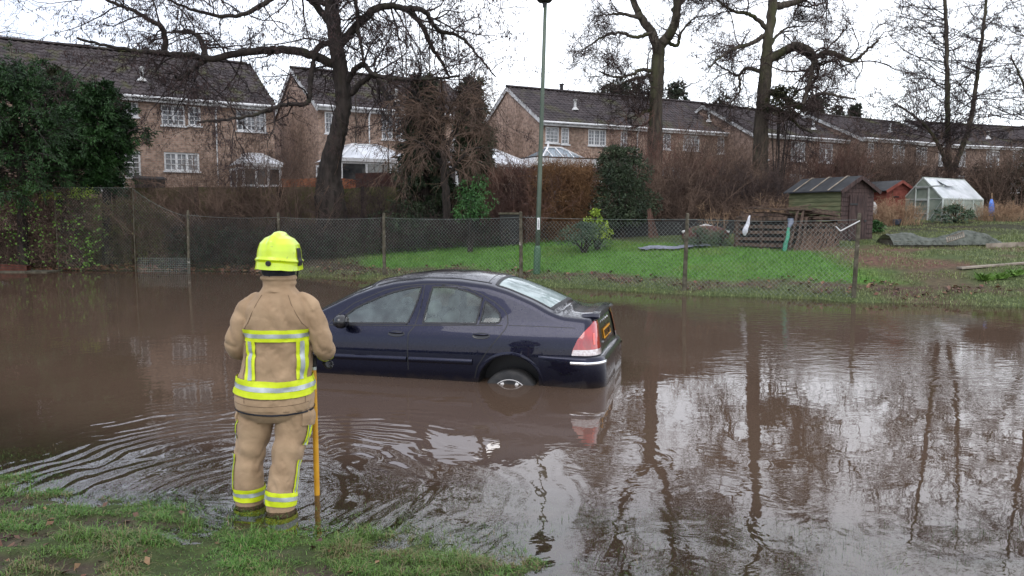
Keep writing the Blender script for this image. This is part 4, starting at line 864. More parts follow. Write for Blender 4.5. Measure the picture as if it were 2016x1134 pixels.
hedge('undergrowth', 'low dark ivy and brambles behind the fence left of the fireman', xy(330, 25.8), xy(560, 25.3), 1.0, 1.5, 76, MT['evergreen'], 4200, (.08, .04), MT['twig'], 1600, bump_=.35)
hedge('undergrowth', 'low dark ivy and brambles behind the fence right of the fireman', xy(565, 25.4), xy(760, 25.2), 1.0, 1.45, 77, MT['evergreen'], 3600, (.08, .04), MT['twig'], 1600, bump_=.4)
hedge('undergrowth', 'dark ivy and brambles behind the fence above the car roof', xy(765, 25.4), xy(1000, 25.6), 1.0, 1.45, 78, MT['evergreen'], 4200, (.08, .04), MT['twig'], 1800, bump_=.4)
hedge('dark_hedge', 'large dark hedge at the right edge behind the greenhouse', xy(1915, 34.5), xy(2200, 34), 2.4, lambda s: zz(330, 34.5) + np.clip(s * 2.2, 0, 1) * 1.1, 79, MT['conifer_brown'], 12000, (.14, .05), MT['twig_brown'], 2200, bump_=.5)
hedge('beech_hedge', 'orange brown twiggy hedge right of the lamp post', xy(1060, 26.4), xy(1165, 26.4), 1.0, zz(327, 26.4), 82, MT['twig_orange'], 7000, (.16, .014), MT['twig_orange'], 3800, bump_=.2, droop=-.9)
hedge('beech_hedge', 'reddish brown bare hedge left of the lamp post', xy(965, 26.8), xy(1058, 26.8), 1.0, zz(333, 26.8), 83, MT['twig_red'], 5000, (.16, .013), MT['twig_red'], 3000, bump_=.25, droop=-.9)
hedge('undergrowth', 'brown undergrowth at the foot of the two oaks', xy(1240, 28.4), xy(1560, 27.6), 1.5, zz(400, 28), 80, MT['twig_brown'], 9000, (.12, .02), MT['twig_brown'], 3500, bump_=.6)
hedge('undergrowth', 'brown undergrowth behind the sheds and greenhouse', xy(1690, 33.5), xy(1960, 34), 1.8, zz(365, 33.5), 81, MT['twig_brown'], 8000, (.13, .022), MT['twig_brown'], 3200, bump_=.6)

# ------------------------------------------------------------------ chain link fence
FP = [(110, 25.3), (262, 24.9), (367, 24.5), (548, 23.4), (755, 22.2), (1026, 20.5), (1350, 18.1), (1687, 16.55)]
fpts = [atD(px, 430, D)[:2] for px, D in FP]
tops = [2.75, 2.72, 1.85, 1.78, 1.77, 1.80, 1.76, 1.76]
base0 = fpts[4]; fence = thing('chain_link_fence', 'sagging chain link fence on slim concrete posts along the far edge of the flood', 'fence', (base0[0], base0[1], 0))
for i, (p, tp) in enumerate(zip(fpts, tops)):
    pass
    g = gz(*p); mb = MB(); r_ = .055 if i > 1 else .022; lean = [(0,0),(.03,0),(.06,0),(0,0),(.01,0),(-.01,0),(.04,0),(.05,0)][i]; h_ = tp + (.12 if i > 1 else 0)
    P = [np.array([p[0], p[1], g - .4]), np.array([p[0] + lean[0] * .5, p[1], (g + h_) / 2]), np.array([p[0] + lean[0], p[1], h_])]
    a = math.atan2(fpts[min(i+1, 7)][1] - fpts[max(i-1, 0)][1], fpts[min(i+1, 7)][0] - fpts[max(i-1, 0)][0]); rg = []
    for k, q in enumerate(P + [P[-1] + np.array([0, 0, .03])]):
        w = r_ * (1 - .12 * k) * (.6 if k == 3 else 1)
        rg.append([q + np.array([math.cos(a + b_) * w, math.sin(a + b_) * w, 0]) for b_ in np.arange(8) * math.pi / 4 + math.pi / 8])
    mb.loft(np.array(rg)); mb.build('fence_post', MT['concrete'], fence)
PITCHW = .105
def mesh_panel(A, B, tA, tB, sag, seed, r=.0024, bulge=.03):
    A = np.array(A); B = np.array(B); Ln = np.linalg.norm(B - A); u_ = (B - A) / Ln; n_ = np.array([-u_[1], u_[0]])
    zb = min(gz(*A), gz(*B)) - .02; zb = max(zb, -.25); H_ = max(tA, tB) - zb; segs = []
    st = .15
    for sgn in (1, -1):
        for c in np.arange(-H_ if sgn == 1 else 0, Ln if sgn == 1 else Ln + H_, PITCHW):
            t = np.arange(0, H_ + st, st); s = c + sgn * t; z = zb + t; off = sgn * .003
            for k in range(len(t) - 1):
                if 0 <= s[k] <= Ln and 0 <= s[k+1] <= Ln: segs.append((s[k], z[k], s[k+1], z[k+1], off))
    sg = np.array(segs); f = lambda s: tA + (tB - tA) * s / Ln - sag * 4 * (s / Ln) * (1 - s / Ln)
    sg = sg[(sg[:, 3] <= f(sg[:, 2]) + .06) & (sg[:, 1] <= f(sg[:, 0]))]
    def w(s, z, o):
        bl = bulge * np.sin(s * 1.7 + seed) * np.sin((z - zb) * 2.2) + o
        return np.stack([A[0] + u_[0] * s + n_[0] * bl, A[1] + u_[1] * s + n_[1] * bl, z], -1)
    P = np.stack([w(sg[:, 0], sg[:, 1], sg[:, 4]), w(sg[:, 2], sg[:, 3], sg[:, 4])], 1); mb = MB(); v, q = tubes(P, np.full(P.shape[:2], r), 3); mb.add(v, q)
    for hz_, rr in ((0, .0032),):
        s = np.linspace(0, Ln, 20); PP = w(s, f(s) - hz_, 0); mb.tube(PP, rr, 4, cap=False)
    return mb
for i in range(len(fpts) - 1):
    tA, tB = (tops[i], tops[i+1]) if i != 1 else (2.72, 1.80)
    mesh_panel(fpts[i], fpts[i+1], tA, tB, r=.0015 if i < 3 else .0022, sag=[0, .12, .06, .05, .05, .03, .04][i], seed=i * 1.3).build('wire_mesh', MT['wire'], fence)
p = fpts[7]; mb = MB(); mb.tube([(p[0] + .04, p[1] - .06, 1.74), (p[0] - .35, p[1] - .02, 1.52)], .014, 6); mb.tube([(p[0] - .35, p[1] - .02, 1.52), (p[0] - .45, p[1], 1.62)], .012, 6); mb.build('stay_wire', MT['upvc_dull'], fence)
# small square mesh guard leaning against the fence foot
a = np.array([*xy(268, 24.75), 0]); b_ = np.array([*xy(372, 24.35), 0]); t = thing('wire_guard', 'short square wire mesh guard standing against the fence foot', 'wire panel', (a[0], a[1], gz(a[0], a[1])))
mb = MB(); Ln = np.linalg.norm(b_ - a); g0 = gz(a[0], a[1])
for s in np.arange(0, Ln, .07): q = a + (b_ - a) * s / Ln; mb.tube([(q[0], q[1] - .05, g0 - .02), (q[0], q[1], g0 + .62)], .0028, 3, cap=False)
for h_ in np.arange(.02, .63, .07): mb.tube([(a[0], a[1] - .05 + h_ * .08, g0 + h_), (b_[0], b_[1] - .05 + h_ * .08, g0 + h_)], .0028, 3, cap=False)
mb.build('wire_mesh', MT['wire'], t)

# ------------------------------------------------------------------ lamp post
p = atD(1056, 553, 21.2); g = min(0, gz(p[0], p[1])); MT['lampgreen'] = mat('lamp_green', (.030,.085,.040), (.045,.11,.055), scale=3, rough=.4, spec=.5)
MT['lampgrey'] = mat('lamp_grey_green', (.060,.085,.060), (.085,.11,.08), scale=3, rough=.45)
t = thing('street_lamp', 'tall slim green street lamp with white number tag behind the car', 'street lamp', (p[0], p[1], 0))
lean = .22; H_ = 7.55
def lp(z): return (p[0] + lean * z / H_, p[1], z)
mb = MB(); mb.tube([lp(-.3), lp(.02), lp(.85), lp(.95), lp(1.02)], [.098, .098, .098, .09, .06], 14); mb.build('base', MT['lampgreen'], t, smooth=False)
mb = MB(); mb.tube([lp(.9), lp(2.2), lp(5), lp(H_)], [.066, .064, .055, .045], 12); mb.build('column', MT['lampgrey'], t, smooth=True)
mb = MB(); mb.box(p[0] - .05, p[0] + .05, p[1] - .115, p[1] - .097, .22, .80); mb.build('door', MT['lampgreen'], t)
mb = MB(); mb.box(p[0] + .015, p[0] + .085, p[1] - .078, p[1] - .060, 1.45, 1.78); tg = mb.build('number_tag', MT['upvc'], t)
mb = MB(); mb.box(p[0] + .042, p[0] + .056, p[1] - .082, p[1] - .079, 1.50, 1.73); mb.build('marking', MT['black'], tg)
mb = MB(); hx, hy, hz_ = lp(H_); mb.lathe([(.05, -.12), (.06, 0), (.17, .02), (.24, .10), (.27, .25), (.25, .34), (.10, .42), (.02, .44)], (hx - .02, hy, hz_), 16); mb.build('lantern', MT['black'], t, smooth=False)

# ------------------------------------------------------------------ allotment
def shed(name, label, c, ang, L_, W_, eave, ridge, side_m, end_m, over=.14, battens=3, boards=.14, door_side=1, zg=None):
    """long axis along local x, gable with door at +x end"""
    g = gz(*c) if zg is None else zg; t = thing(name, label, 'shed', (c[0], c[1], g), (0, 0, ang)); n = int(eave / boards)
    for sgn in (-1, 1):
        mb = MB()
        for i in range(n + 1):
            z0, z1 = i * boards, min((i + 1) * boards + .01, eave)
            if z1 <= z0: continue
            y = sgn * W_ / 2
            mb.add([[-L_/2, y + sgn*.018, z0], [L_/2, y + sgn*.018, z0], [L_/2, y, z1], [-L_/2, y, z1], [-L_/2, y - sgn*.01, z0], [L_/2, y - sgn*.01, z0]], [[0,1,2,3],[0,4,5,1]] if sgn < 0 else [[3,2,1,0],[1,5,4,0]])
        mb.build('side_wall', side_m, t, local=True)
    for x, sg in ((L_/2, 1), (-L_/2, -1)):
        mb = MB()
        zs = 0
        while zs < ridge - .02:
            z1 = min(zs + boards, ridge); 
            def hw(z): return W_/2 if z <= eave else max(.01, W_/2 * (ridge - z) / (ridge - eave))
            mb.add([[x + sg*.018, -hw(zs), zs], [x + sg*.018, hw(zs), zs], [x, hw(z1), z1], [x, -hw(z1), z1]], [[0,1,2,3]] if sg > 0 else [[3,2,1,0]]); zs = z1
        mb.build('end_wall', end_m, t, local=True)
    k = (ridge - eave) / (W_ / 2)
    for sgn in (-1, 1):
        y = sgn * (W_ / 2 + over); z = eave - k * over; rf = MB()
        v = [(-L_/2-over, 0, ridge+.02), (L_/2+over, 0, ridge+.02), (L_/2+over, y, z+.02), (-L_/2-over, y, z+.02)]
        v2 = [(a_, b2, c2 + .035) for a_, b2, c2 in v]; rf.add(v + v2, [[0,1,2,3],[7,6,5,4],[0,4,5,1],[1,5,6,2],[2,6,7,3],[3,7,4,0]]); ro = rf.build('roof', MT['felt'], t, local=True)
        for i in range(battens):
            x = -L_/2 + L_ * (i + .45) / battens; b_ = MB(); b_.bar((x, sgn*.02, ridge + .075), (x, y, z + .075), .05, .022); b_.build('batten', MT['woodpale'], ro, local=True)
    f = MB()
    for s_ in (-1, 1): f.bar((L_/2 + over + .01, s_ * (W_/2 + over), eave - k*over), (L_/2 + over + .01, 0, ridge + .0), .03, .11)
    f.build('bargeboard', end_m, t, local=True)
    dw, dh, xx = min(.8, W_ * .55), min(eave - .02, 1.75), L_/2 + .03
    d = MB(); nb = 7
    for i in range(nb): d.box(xx, xx + .022 + .004 * (i % 2), -dw/2 + dw*i/nb, -dw/2 + dw*(i+1)/nb - .006, .06, dh)
    do = d.build('door', end_m, t, local=True)
    h = MB(); h.box(xx + .03, xx + .05, dw/2 - .12, dw/2 - .04, dh * .52, dh * .56); h.box(xx + .03, xx + .045, -dw/2, -dw/2 + .3, dh*.82, dh*.85); h.box(xx + .03, xx + .045, -dw/2, -dw/2 + .3, dh*.18, dh*.21); h.build('hinge', MT['black'], do, local=True)
    return t
# big dark shed: door corner near (1650, 495), side runs left
ps = atD(1652, 490, 23.6); pe = atD(1715, 490, 24.5); ang_s = math.atan2(pe[1]-ps[1], pe[0]-ps[0]); W_s = 1.28
ux = np.array([math.sin(ang_s), -math.cos(ang_s)])       # towards viewer
L_s = 2.35; ang1 = math.radians(-70)
cc = np.array([ps[0], ps[1]]) ; xax = np.array([math.cos(ang1), math.sin(ang1)]); yax = np.array([-xax[1], xax[0]])
ctr = cc - xax * L_s / 2 + yax * W_s / 2
shed('garden_shed', 'dark brown door ended shed with faded green side and black felt roof', (ctr[0], ctr[1]), ang1, L_s, W_s, 1.90, 2.28, MT['shedgreen'], MT['sheddark'], zg=.72)
cc = atD(1742, 437, 30.6)[:2]; ctr = cc - xax * 1.3 / 2 + yax * 1.35 / 2
shed('garden_shed', 'small red shed between the dark shed and the greenhouse', (ctr[0], ctr[1]), ang1, 1.3, 1.35, 1.50, 1.84, MT['shedred'], MT['shedred'], battens=0, zg=1.32)

# greenhouse: gable with door faces left-front, long side right-front
def greenhouse():
    a1 = math.radians(-52); gd = atD(1853, 447, 29.3); xax = np.array([math.cos(a1), math.sin(a1)]); side = np.array([-xax[1], xax[0]])
    Lg, Wg, e, r = 1.9, 1.95, 1.22, 2.0
    # near corner = gable/long-side corner; gable runs to the left-back, long side to the right-back
    gl = atD(1775, 447, 31.0)[:2]; gr = atD(1932, 447, 31.6)[:2]; c0 = gd[:2]
    ux_ = gl - c0; Wg = np.linalg.norm(ux_); ux_ /= Wg; uy_ = gr - c0; Lg = np.linalg.norm(uy_); uy_ /= Lg; g = 1.28
    t = thing('greenhouse', 'weathered aluminium greenhouse with whitened roof glass beside the red shed', 'greenhouse', (c0[0], c0[1], g))
    def W(a, b_, z): q = c0 + ux_ * a + uy_ * b_; return (q[0], q[1], g + z)
    e, r = (atD(1853, 391, 29.3)[2] - g), (atD(1815, 350, 30.2)[2] - g); f = MB(); w = .045
    for b_ in (0, Lg):
        f.bar(W(0,b_,0), W(0,b_,e), w); f.bar(W(Wg,b_,0), W(Wg,b_,e), w); f.bar(W(0,b_,e), W(Wg/2,b_,r), w); f.bar(W(Wg,b_,e), W(Wg/2,b_,r), w); f.bar(W(0,b_,.03), W(Wg,b_,.03), w); f.bar(W(0,b_,e), W(Wg,b_,e), w*.8)
        f.bar(W(Wg*.33,b_,0), W(Wg*.33,b_,e+(r-e)*.66), w*.9); f.bar(W(Wg*.67,b_,0), W(Wg*.67,b_,e+(r-e)*.66), w*.9)
    for a in (0, Wg): f.bar(W(a,0,e), W(a,Lg,e), w*1.2); f.bar(W(a,0,.03), W(a,Lg,.03), w)
    f.bar(W(Wg/2,-.03,r), W(Wg/2,Lg+.03,r), w*1.4)
    n = 4
    for i in range(1, n): b_ = Lg*i/n; [f.bar(W(a,b_,0), W(a,b_,e), w*.7) for a in (0, Wg)]; [f.bar(W(a,b_,e), W(Wg/2,b_,r), w*.7) for a in (0, Wg)]
    f.bar(W(-.01,.05,.3), W(-.01,Lg/n,e-.05), w*.5); f.bar(W(-.01,Lg*.97,.3), W(-.01,Lg*(n-1)/n,e-.05), w*.5); f.bar(W(Wg*.28,-.02,.4), W(.04,-.02,e-.1), w*.5)
    f.build('frame', MT['alu'], t)
    MT['gglass'] = mat('greenhouse_glass', (.20,.25,.20), (.34,.38,.31), scale=2.2, rough=.2, alpha=.72, spec=.6); MT['gwhite'] = mat('whitened_glass', (.50,.53,.54), (.68,.70,.72), scale=2, rough=.2, alpha=.97, spec=.6)
    for (q, m, nm) in (([W(0,0,0),W(Wg,0,0),W(Wg,0,e),W(Wg/2,0,r),W(0,0,e)], 'gglass', 'end_glass'), ([W(0,Lg,0),W(Wg,Lg,0),W(Wg,Lg,e),W(Wg/2,Lg,r),W(0,Lg,e)], 'gglass', 'end_glass')):
        mb = MB(); mb.add(q, [[0,1,2,4]], t=[[2,3,4]]); mb.build(nm, MT[m], t)
    for a in (0, Wg):
        mb = MB(); mb.add([W(a,0,0),W(a,Lg,0),W(a,Lg,e),W(a,0,e)], [[0,1,2,3]]); mb.build('side_glass', MT['gglass'], t)
        mb = MB(); mb.add([W(a,0,e+.02),W(a,Lg,e+.02),W(Wg/2,Lg,r+.02),W(Wg/2,0,r+.02)], [[0,1,2,3]]); mb.build('roof_glass', MT['gwhite'], t)
    d = MB(); a0, a1_ = Wg*.34, Wg*.66; zt = 1.62
    for a in (a0, a1_): d.bar(W(a,-.05,.05), W(a,-.05,zt), .05)
    for z in (.06, .62, 1.14, zt): d.bar(W(a0,-.05,z), W(a1_,-.05,z), .045)
    d.bar(W(-.05,-.06,zt+.04), W(Wg*.70,-.06,zt+.04), .05); d.build('sliding_door', MT['alu'], t)
    v = MB(); q = [W(Wg*.18,Lg*.25,e+(r-e)*.36+.22), W(Wg*.18,Lg*.5,e+(r-e)*.36+.22), W(Wg*.45,Lg*.5,e+(r-e)*.92), W(Wg*.45,Lg*.25,e+(r-e)*.92)]; v.add(q + [(a,b_,c+.03) for a,b_,c in q], [[0,1,2,3],[7,6,5,4],[0,4,5,1],[1,5,6,2],[2,6,7,3],[3,7,4,0]]); v.build('roof_vent', MT['gwhite'], t)
greenhouse()

# compost bays of pallets with things leaning on them
def Wp(px, py, D): return atD(px, py, D)
t = thing('pallet_stack', 'compost bay of rough pallets and boards in front of the dark shed', 'pallets', tuple(Wp(1545, 500, 22.6)))
rng = np.random.default_rng(77)
def pallet(nm, a, b_, z0, z1, th=.11, nb=6, vert=False):
    """upright pallet between ground points a,b"""
    mb = MB(); a = np.array(a); b_ = np.array(b_); u_ = (b_ - a) / np.linalg.norm(b_ - a); n_ = np.array([u_[1], -u_[0]])
    Ln = np.linalg.norm(b_ - a)
    def W(s, o, z): q = a + u_ * s + n_ * o; return (q[0], q[1], z)
    if not vert:
        for i in range(nb):
            z = z0 + (z1 - z0) * (i + .5) / nb + rng.normal(0, .01); mb.bar(W(0, th/2, z), W(Ln, th/2, z + rng.normal(0, .015)), .02, .09)
            mb.bar(W(0, -th/2, z), W(Ln, -th/2, z), .02, .09)
        for s in (.05, Ln/2, Ln - .05): mb.bar(W(s, 0, z0), W(s, 0, z1), .08, th - .03)
    else:
        for i in range(nb): s = Ln * (i + .5) / nb; mb.bar(W(s, th/2, z0), W(s + rng.normal(0, .02), th/2, z1), .09, .02)
    return mb.build(nm, MT['pallet'], t)
g_ = .66
A = Wp(1448, 500, 22.8)[:2]; B = Wp(1548, 500, 22.3)[:2]; Cc = Wp(1650, 500, 22.7)[:2]
pallet('pallet', A, B, g_, g_ + 1.16, nb=6); pallet('pallet', B + (Cc-B)*.02, Cc, g_, g_ + 1.05, nb=5)
bk = np.array([.45, 1.1]); pallet('pallet', A + bk, B + bk, g_, g_ + 1.30, nb=6); pallet('pallet', B + bk, Cc + bk, g_, g_ + 1.2, nb=6); pallet('pallet', A, A + bk, g_, g_ + 1.0, nb=5); pallet('pallet', B, B + bk, g_, g_ + 1.0, nb=5)
mb = MB()
for (p_, q_) in ((A, B), (B, Cc)):
    d_ = (q_ - p_); o_ = np.array([.02, .20]); mb.bar((*(p_ + d_ * .03 + o_), g_ + .5), (*(p_ + d_ * .97 + o_), g_ + .5), .03, .98)
mb.build('gap_shade_panel', MT['darkboard'], t)  # added black panels standing in for the shade behind the slats
# boards on top
for i, (x0, y0, x1, y1, d0, d1, w) in enumerate([(1487, 410, 1605, 414, 22.5, 22.4, .20), (1480, 418, 1560, 421, 22.9, 22.5, .16), (1560, 412, 1648, 425, 22.6, 22.9, .14), (1595, 430, 1650, 432, 22.5, 22.6, .16), (1450, 428, 1482, 424, 22.8, 22.7, .10)]):
    mb = MB(); mb.bar(Wp(x0, y0, d0), Wp(x1, y1, d1), w * 2.2, .035); mb.build('board', MT['pallet'], t)
for i, (x0, y0, x1, y1) in enumerate([(1553, 495, 1571, 414), (1568, 492, 1582, 412), (1580, 492, 1588, 428), (1590, 495, 1618, 432), (1600, 494, 1610, 436), (1612, 495, 1632, 440), (1622, 494, 1628, 440), (1636, 495, 1644, 438)]):
    mb = MB(); mb.bar(Wp(x0, y0, 21.9 + .03 * i), Wp(x1, y1, 22.25), .07 if i < 3 else .035, .025 if i < 3 else .03); mb.build('leaning_slat', MT['pallet'], t)
for i in range(26):
    x0 = rng.uniform(1462, 1600); y0 = rng.uniform(408, 436); d0 = rng.uniform(22.5, 23.3); mb = MB(); mb.bar(Wp(x0, y0, d0), Wp(x0 + rng.uniform(30, 85), y0 + rng.uniform(-8, 12), d0 + rng.uniform(-.3, .3)), rng.uniform(.05, .16), .03); mb.build('board', MT['pallet'], t)
tt = MB()
for i in range(90):
    x = rng.uniform(1572, 1645); tt.tube([Wp(x - rng.uniform(0, 14), 496, 21.9), Wp(x + rng.uniform(0, 18), rng.uniform(445, 478), 22.2)], .006, 4, cap=False)
o = tt.build('cane_bundle', MT['twig_brown'], t); o['kind'] = 'stuff'
# compost heap inside, dark soil taken to near black for the shade between slats
rg = []
for a in np.linspace(0, 2*math.pi, 18, endpoint=False): rg.append([(A[0]*.5 + Cc[0]*.5 + .22 + math.cos(a) * 1.35 * q, A[1]*.5+Cc[1]*.5 + .55 + math.sin(a) * .42 * q, g_ + 1.05 * (1 - q**3) + .1 * R_.random()) for q in np.linspace(1, 0, 6)])
mb = MB(); rg.append(rg[0]); mb.grid(np.array(rg)); mb.build('compost', MT['darkboard'], t, smooth=True)
# plastic bag, green watering hose bundle, covers
def blob(name, label, cat, pts, rad, m, yscale=.5, sides=10, rough_=.25, seed=1):
    P = catmull([Wp(*q) for q in pts], 12); r = np.interp(np.linspace(0, 1, 12), np.linspace(0, 1, len(rad)), rad)
    t = thing(name, label, cat, tuple(P[-1] if P[-1][2] < P[0][2] else P[0])); a = np.linspace(0, 2*math.pi, sides, endpoint=False); rg = []
    for p_, rr in zip(P, r):
        k = rr * (1 + rough_ * (vnoise(np.cos(a) * 2 + 9, np.sin(a) * 2 + 9, np.full(sides, p_[2] * 14), seed=seed) - .5) * 2)
        rg.append(np.stack([p_[0] + k * np.cos(a), p_[1] + k * np.sin(a) * yscale, np.full(sides, p_[2])], 1))
    mb = MB(); mb.loft(rg); mb.build('body', m, t, smooth=True); return t
MT['bag'] = mat('plastic_bag', (.36,.36,.39), (.58,.58,.62), scale=9, rough=.35, bump=.02, bscale=14)
MT['hosegreen'] = mat('green_plastic', (.012,.13,.07), (.03,.22,.13), scale=6, rough=.4)
MT['bluecloth'] = mat('blue_cloth', (.045,.12,.42), (.10,.22,.62), scale=8, rough=.7, bump=.02, bscale=14)
MT['bluegrey'] = mat('blue_grey_sheet', (.08,.095,.13), (.15,.17,.22), scale=6, rough=.5)
MT['slate'] = mat('groundsheet', (.13,.14,.18), (.22,.23,.28), scale=4, rough=.45, bump=.02, bscale=9)
blob('plastic_bag', 'white plastic bag hanging on the left end of the pallets', 'bag', [(1476, 424, 22.2), (1472, 440, 22.15), (1467, 455, 22.1), (1466, 464, 22.1)], [.02, .06, .085, .03], MT['bag'])
blob('plastic_roll', 'green rolled plastic leaning against the pallets', 'roll', [(1553, 448, 22.0), (1551, 465, 21.95), (1546, 482, 21.9), (1544, 497, 21.85)], [.04, .055, .07, .05], MT['hosegreen'], seed=3)
blob('draped_sheet', 'blue grey sheet draped over the pallet edge above the green roll', 'sheet', [(1556, 430, 22.15), (1557, 440, 22.1), (1553, 448, 22.05)], [.09, .08, .04], MT['bluegrey'], seed=4)
t = thing('blue_cover', 'blue cloth hung on a cane right of the greenhouse', 'cloth', tuple(atD(1952, 446, 29.6)))
mb = MB(); mb.tube([atD(1952, 450, 29.7), atD(1953, 380, 29.7)], .015, 6); mb.build('pole', MT['straw'], t)
P = [atD(1952, y, 29.6) for y in (392, 402, 415, 425)]; a = np.linspace(0, 2*math.pi, 12, endpoint=False)
mb = MB(); mb.loft([np.stack([p_[0] + r * np.cos(a), p_[1] + r * .5 * np.sin(a), np.full(12, p_[2])], 1) for p_, r in zip(P, (.04, .10, .13, .10))]); mb.build('cloth', MT['bluecloth'], t, smooth=True)
t = thing('garden_tub', 'small blue grey tub among the dry weeds before the red shed', 'tub', tuple(atD(1764, 440, 28.6)))
mb = MB(); q = atD(1764, 440, 28.6); mb.lathe([(.10, 0), (.14, .02), (.19, .20), (.20, .21), (.17, .20), (.10, .04)], (q[0], q[1], q[2] - .05), 14); mb.build('body', MT['bluegrey'], t, smooth=True)
t = thing('fleece_cover', 'grey fleece draped over a post left of the red shed', 'fleece', tuple(atD(1721, 438, 29.5)))
mb = MB(); mb.tube([atD(1720, 445, 29.6), atD(1720, 396, 29.6)], .03, 8); mb.build('post', MT['pallet'], t)
P = [atD(1720, y, 29.5) for y in (397, 405, 415, 424)]; mb = MB(); mb.loft([np.stack([p_[0] + r * np.cos(a), p_[1] + r * .5 * np.sin(a), np.full(12, p_[2])], 1) for p_, r in zip(P, (.05, .13, .16, .15))]); mb.build('fleece', MT['upvc_dull'], t, smooth=True)
# netted cold frame with a crate lying on it
cf = atD(1840, 490, 22.4); MT['netting'] = mat('dark_netting', (.055,.062,.050), (.12,.13,.11), scale=9, rough=.8, alpha=.8)
g0 = gz(cf[0], cf[1]); t = thing('cold_frame', 'low raised bed covered with dark sagging netting', 'raised bed', (cf[0], cf[1], g0), (0, 0, -.05))
mb = MB(); mb.box(-1.35, 1.1, -.42, -.38, -.05, .14); mb.box(-1.35, 1.1, .62, .66, -.05, .18); mb.box(-1.35, -1.31, -.379, .619, -.05, .16); mb.box(1.06, 1.1, -.379, .619, -.05, .12); mb.build('frame', MT['concrete'], t, local=True)
gx, gy = np.meshgrid(np.linspace(-1.4, 2.1, 40), np.linspace(-.5, .75, 16), indexing='ij'); hz2 = .16 + .34 * fbm(gx * 2.2, gy * 2.2, seed=12) + .16 * np.exp(-((gx - 1.0) / .5)**2) - .34 * np.clip(gx - 1.3, 0, 1.2) - .12 * np.exp(-((gx+.1)**2 + gy**2) / .2)
hz2 = hz2 * .8 + .13 * (fbm(gx * 6, gy * 6, seed=15) - .4); hz2 = hz2 * (1 - (np.abs(gy - .12) / .64)**4) * np.clip((2.1 - gx) * 2.5, 0, 1); mb = MB(); mb.grid(np.stack([gx, gy, np.maximum(hz2, .015)], -1)); mb.build('netting', MT['netting'], t, local=True, smooth=True)
q = atD(1880, 487, 21.6); t = thing('plastic_crate', 'pale slatted plastic crate lying tilted on the netting', 'crate', (q[0], q[1], gz(q[0], q[1]) + .30), (math.radians(42), math.radians(-22), math.radians(-38)))
mb = MB()
for i in range(9): mb.box(-.30 + i * .07, -.27 + i * .07, -.13, .13, 0, .012)
for y in (-.15, .13): mb.box(-.32, .32, y, y + .02, -.005, .03)
mb.box(-.32, -.30, -.13, .13, .001, .03); mb.box(.30, .32, -.13, .13, .001, .03); mb.v = [a * .72 for a in mb.v]; mb.build('slats', MT['woodpale'], t, local=True)
a_, b2 = atD(1888, 538, 18.6), atD(2040, 531, 18.9); t = thing('plank', 'long weathered plank lying on the bare soil at the right', 'plank', (a_[0], a_[1], gz(a_[0], a_[1])))
mb = MB(); mb.bar((a_[0], a_[1], gz(*a_[:2]) + .05), (b2[0], b2[1], gz(*b2[:2]) + .05), .20, .04); mb.build('board', MT['woodpale'], t)
q0, q1 = atD(1940, 500, 21.6), atD(2040, 494, 21.9); t = thing('edging_board', 'grey edging board of the vegetable bed at the right edge', 'board', (q0[0], q0[1], gz(*q0[:2])))
mb = MB(); mb.bar((q0[0], q0[1], gz(*q0[:2]) + .05), (q1[0], q1[1], gz(*q1[:2]) + .07), .03, .14); mb.build('board', MT['woodpale'], t)
# blue grey ground sheet at the lawn edge
gsx, gsy = np.meshgrid(np.linspace(0, 1, 24), np.linspace(0, 1, 6), indexing='ij'); s0, s1 = xy(1262, 22.6), xy(1402, 22.9)
xx_ = s0[0] + (s1[0]-s0[0]) * gsx; yy_ = s0[1] + (s1[1]-s0[1]) * gsx + gsy * .55; zs_ = terrain(xx_, yy_) + .04 + .07 * fbm(xx_ * 5, yy_ * 5, seed=3)
mb = MB(); mb.grid(np.stack([xx_, yy_, zs_], -1)); o = mb.build('groundsheet', MT['slate'], smooth=True); tag(o, 'crumpled blue grey plastic sheet on the soil at the lawn edge', 'sheet')
# wigwam of canes behind the fence
q = atD(1283, 462, 24.4); t = thing('stem_bundle', 'leaning reddish bundle of cut stems behind the lawn', 'stems', tuple(q)); mb = MB()
for i in range(34): mb.tube([(q[0] + R_.uniform(-.10, .24), q[1] + R_.uniform(-.1, .1), q[2] - .1), (q[0] - .10 + R_.uniform(-.05, .05), q[1], q[2] + R_.uniform(.5, .85))], .007, 4, cap=False)
mb.build('stems', MT['twig_red'], t)
q = atD(1003, 440, 25.4); t = thing('water_butt', 'dark covered water tank behind the fence left of the lamp post', 'tank', (q[0], q[1], gz(*q[:2])))
g0 = gz(*q[:2]); mb = MB(); mb.box(q[0] - .32, q[0] + .34, q[1] - .3, q[1] + .3, g0, 1.86); mb.build('body', MT['darkboard'], t); mb = MB(); mb.box(q[0] - .36, q[0] + .38, q[1] - .34, q[1] + .34, 1.865, 1.93); mb.build('lid', MT['concrete'], t)
# leafy cabbage row bottom right
for i, (px, py, D) in enumerate([(1938, 552, 17.6), (1968, 549, 17.7), (1998, 547, 17.8)]):
    q = atD(px, py, D); rng = np.random.default_rng(90 + i); g0 = gz(*q[:2]); n = 46; a = rng.uniform(0, 6.28, n); v, qd = cards(rng, np.tile([q[0], q[1], g0 + .02], (n, 1)) + rng.normal(0, .04, (n, 3)) * [1, 1, .3], np.stack([np.cos(a), np.sin(a), rng.uniform(.2, 1.3, n)], 1), .22, .09)
    t = thing('vegetable_plant', ['pale green leafy vegetable nearest the plank end', 'pale green leafy vegetable between two others below the plank', 'pale green leafy vegetable at the right picture edge'][i], 'plant', (q[0], q[1], g0), group='leafy vegetables at the bed edge'); mb = MB(); mb.add(v, qd); mb.build('leaves', MT['bramble'], t)
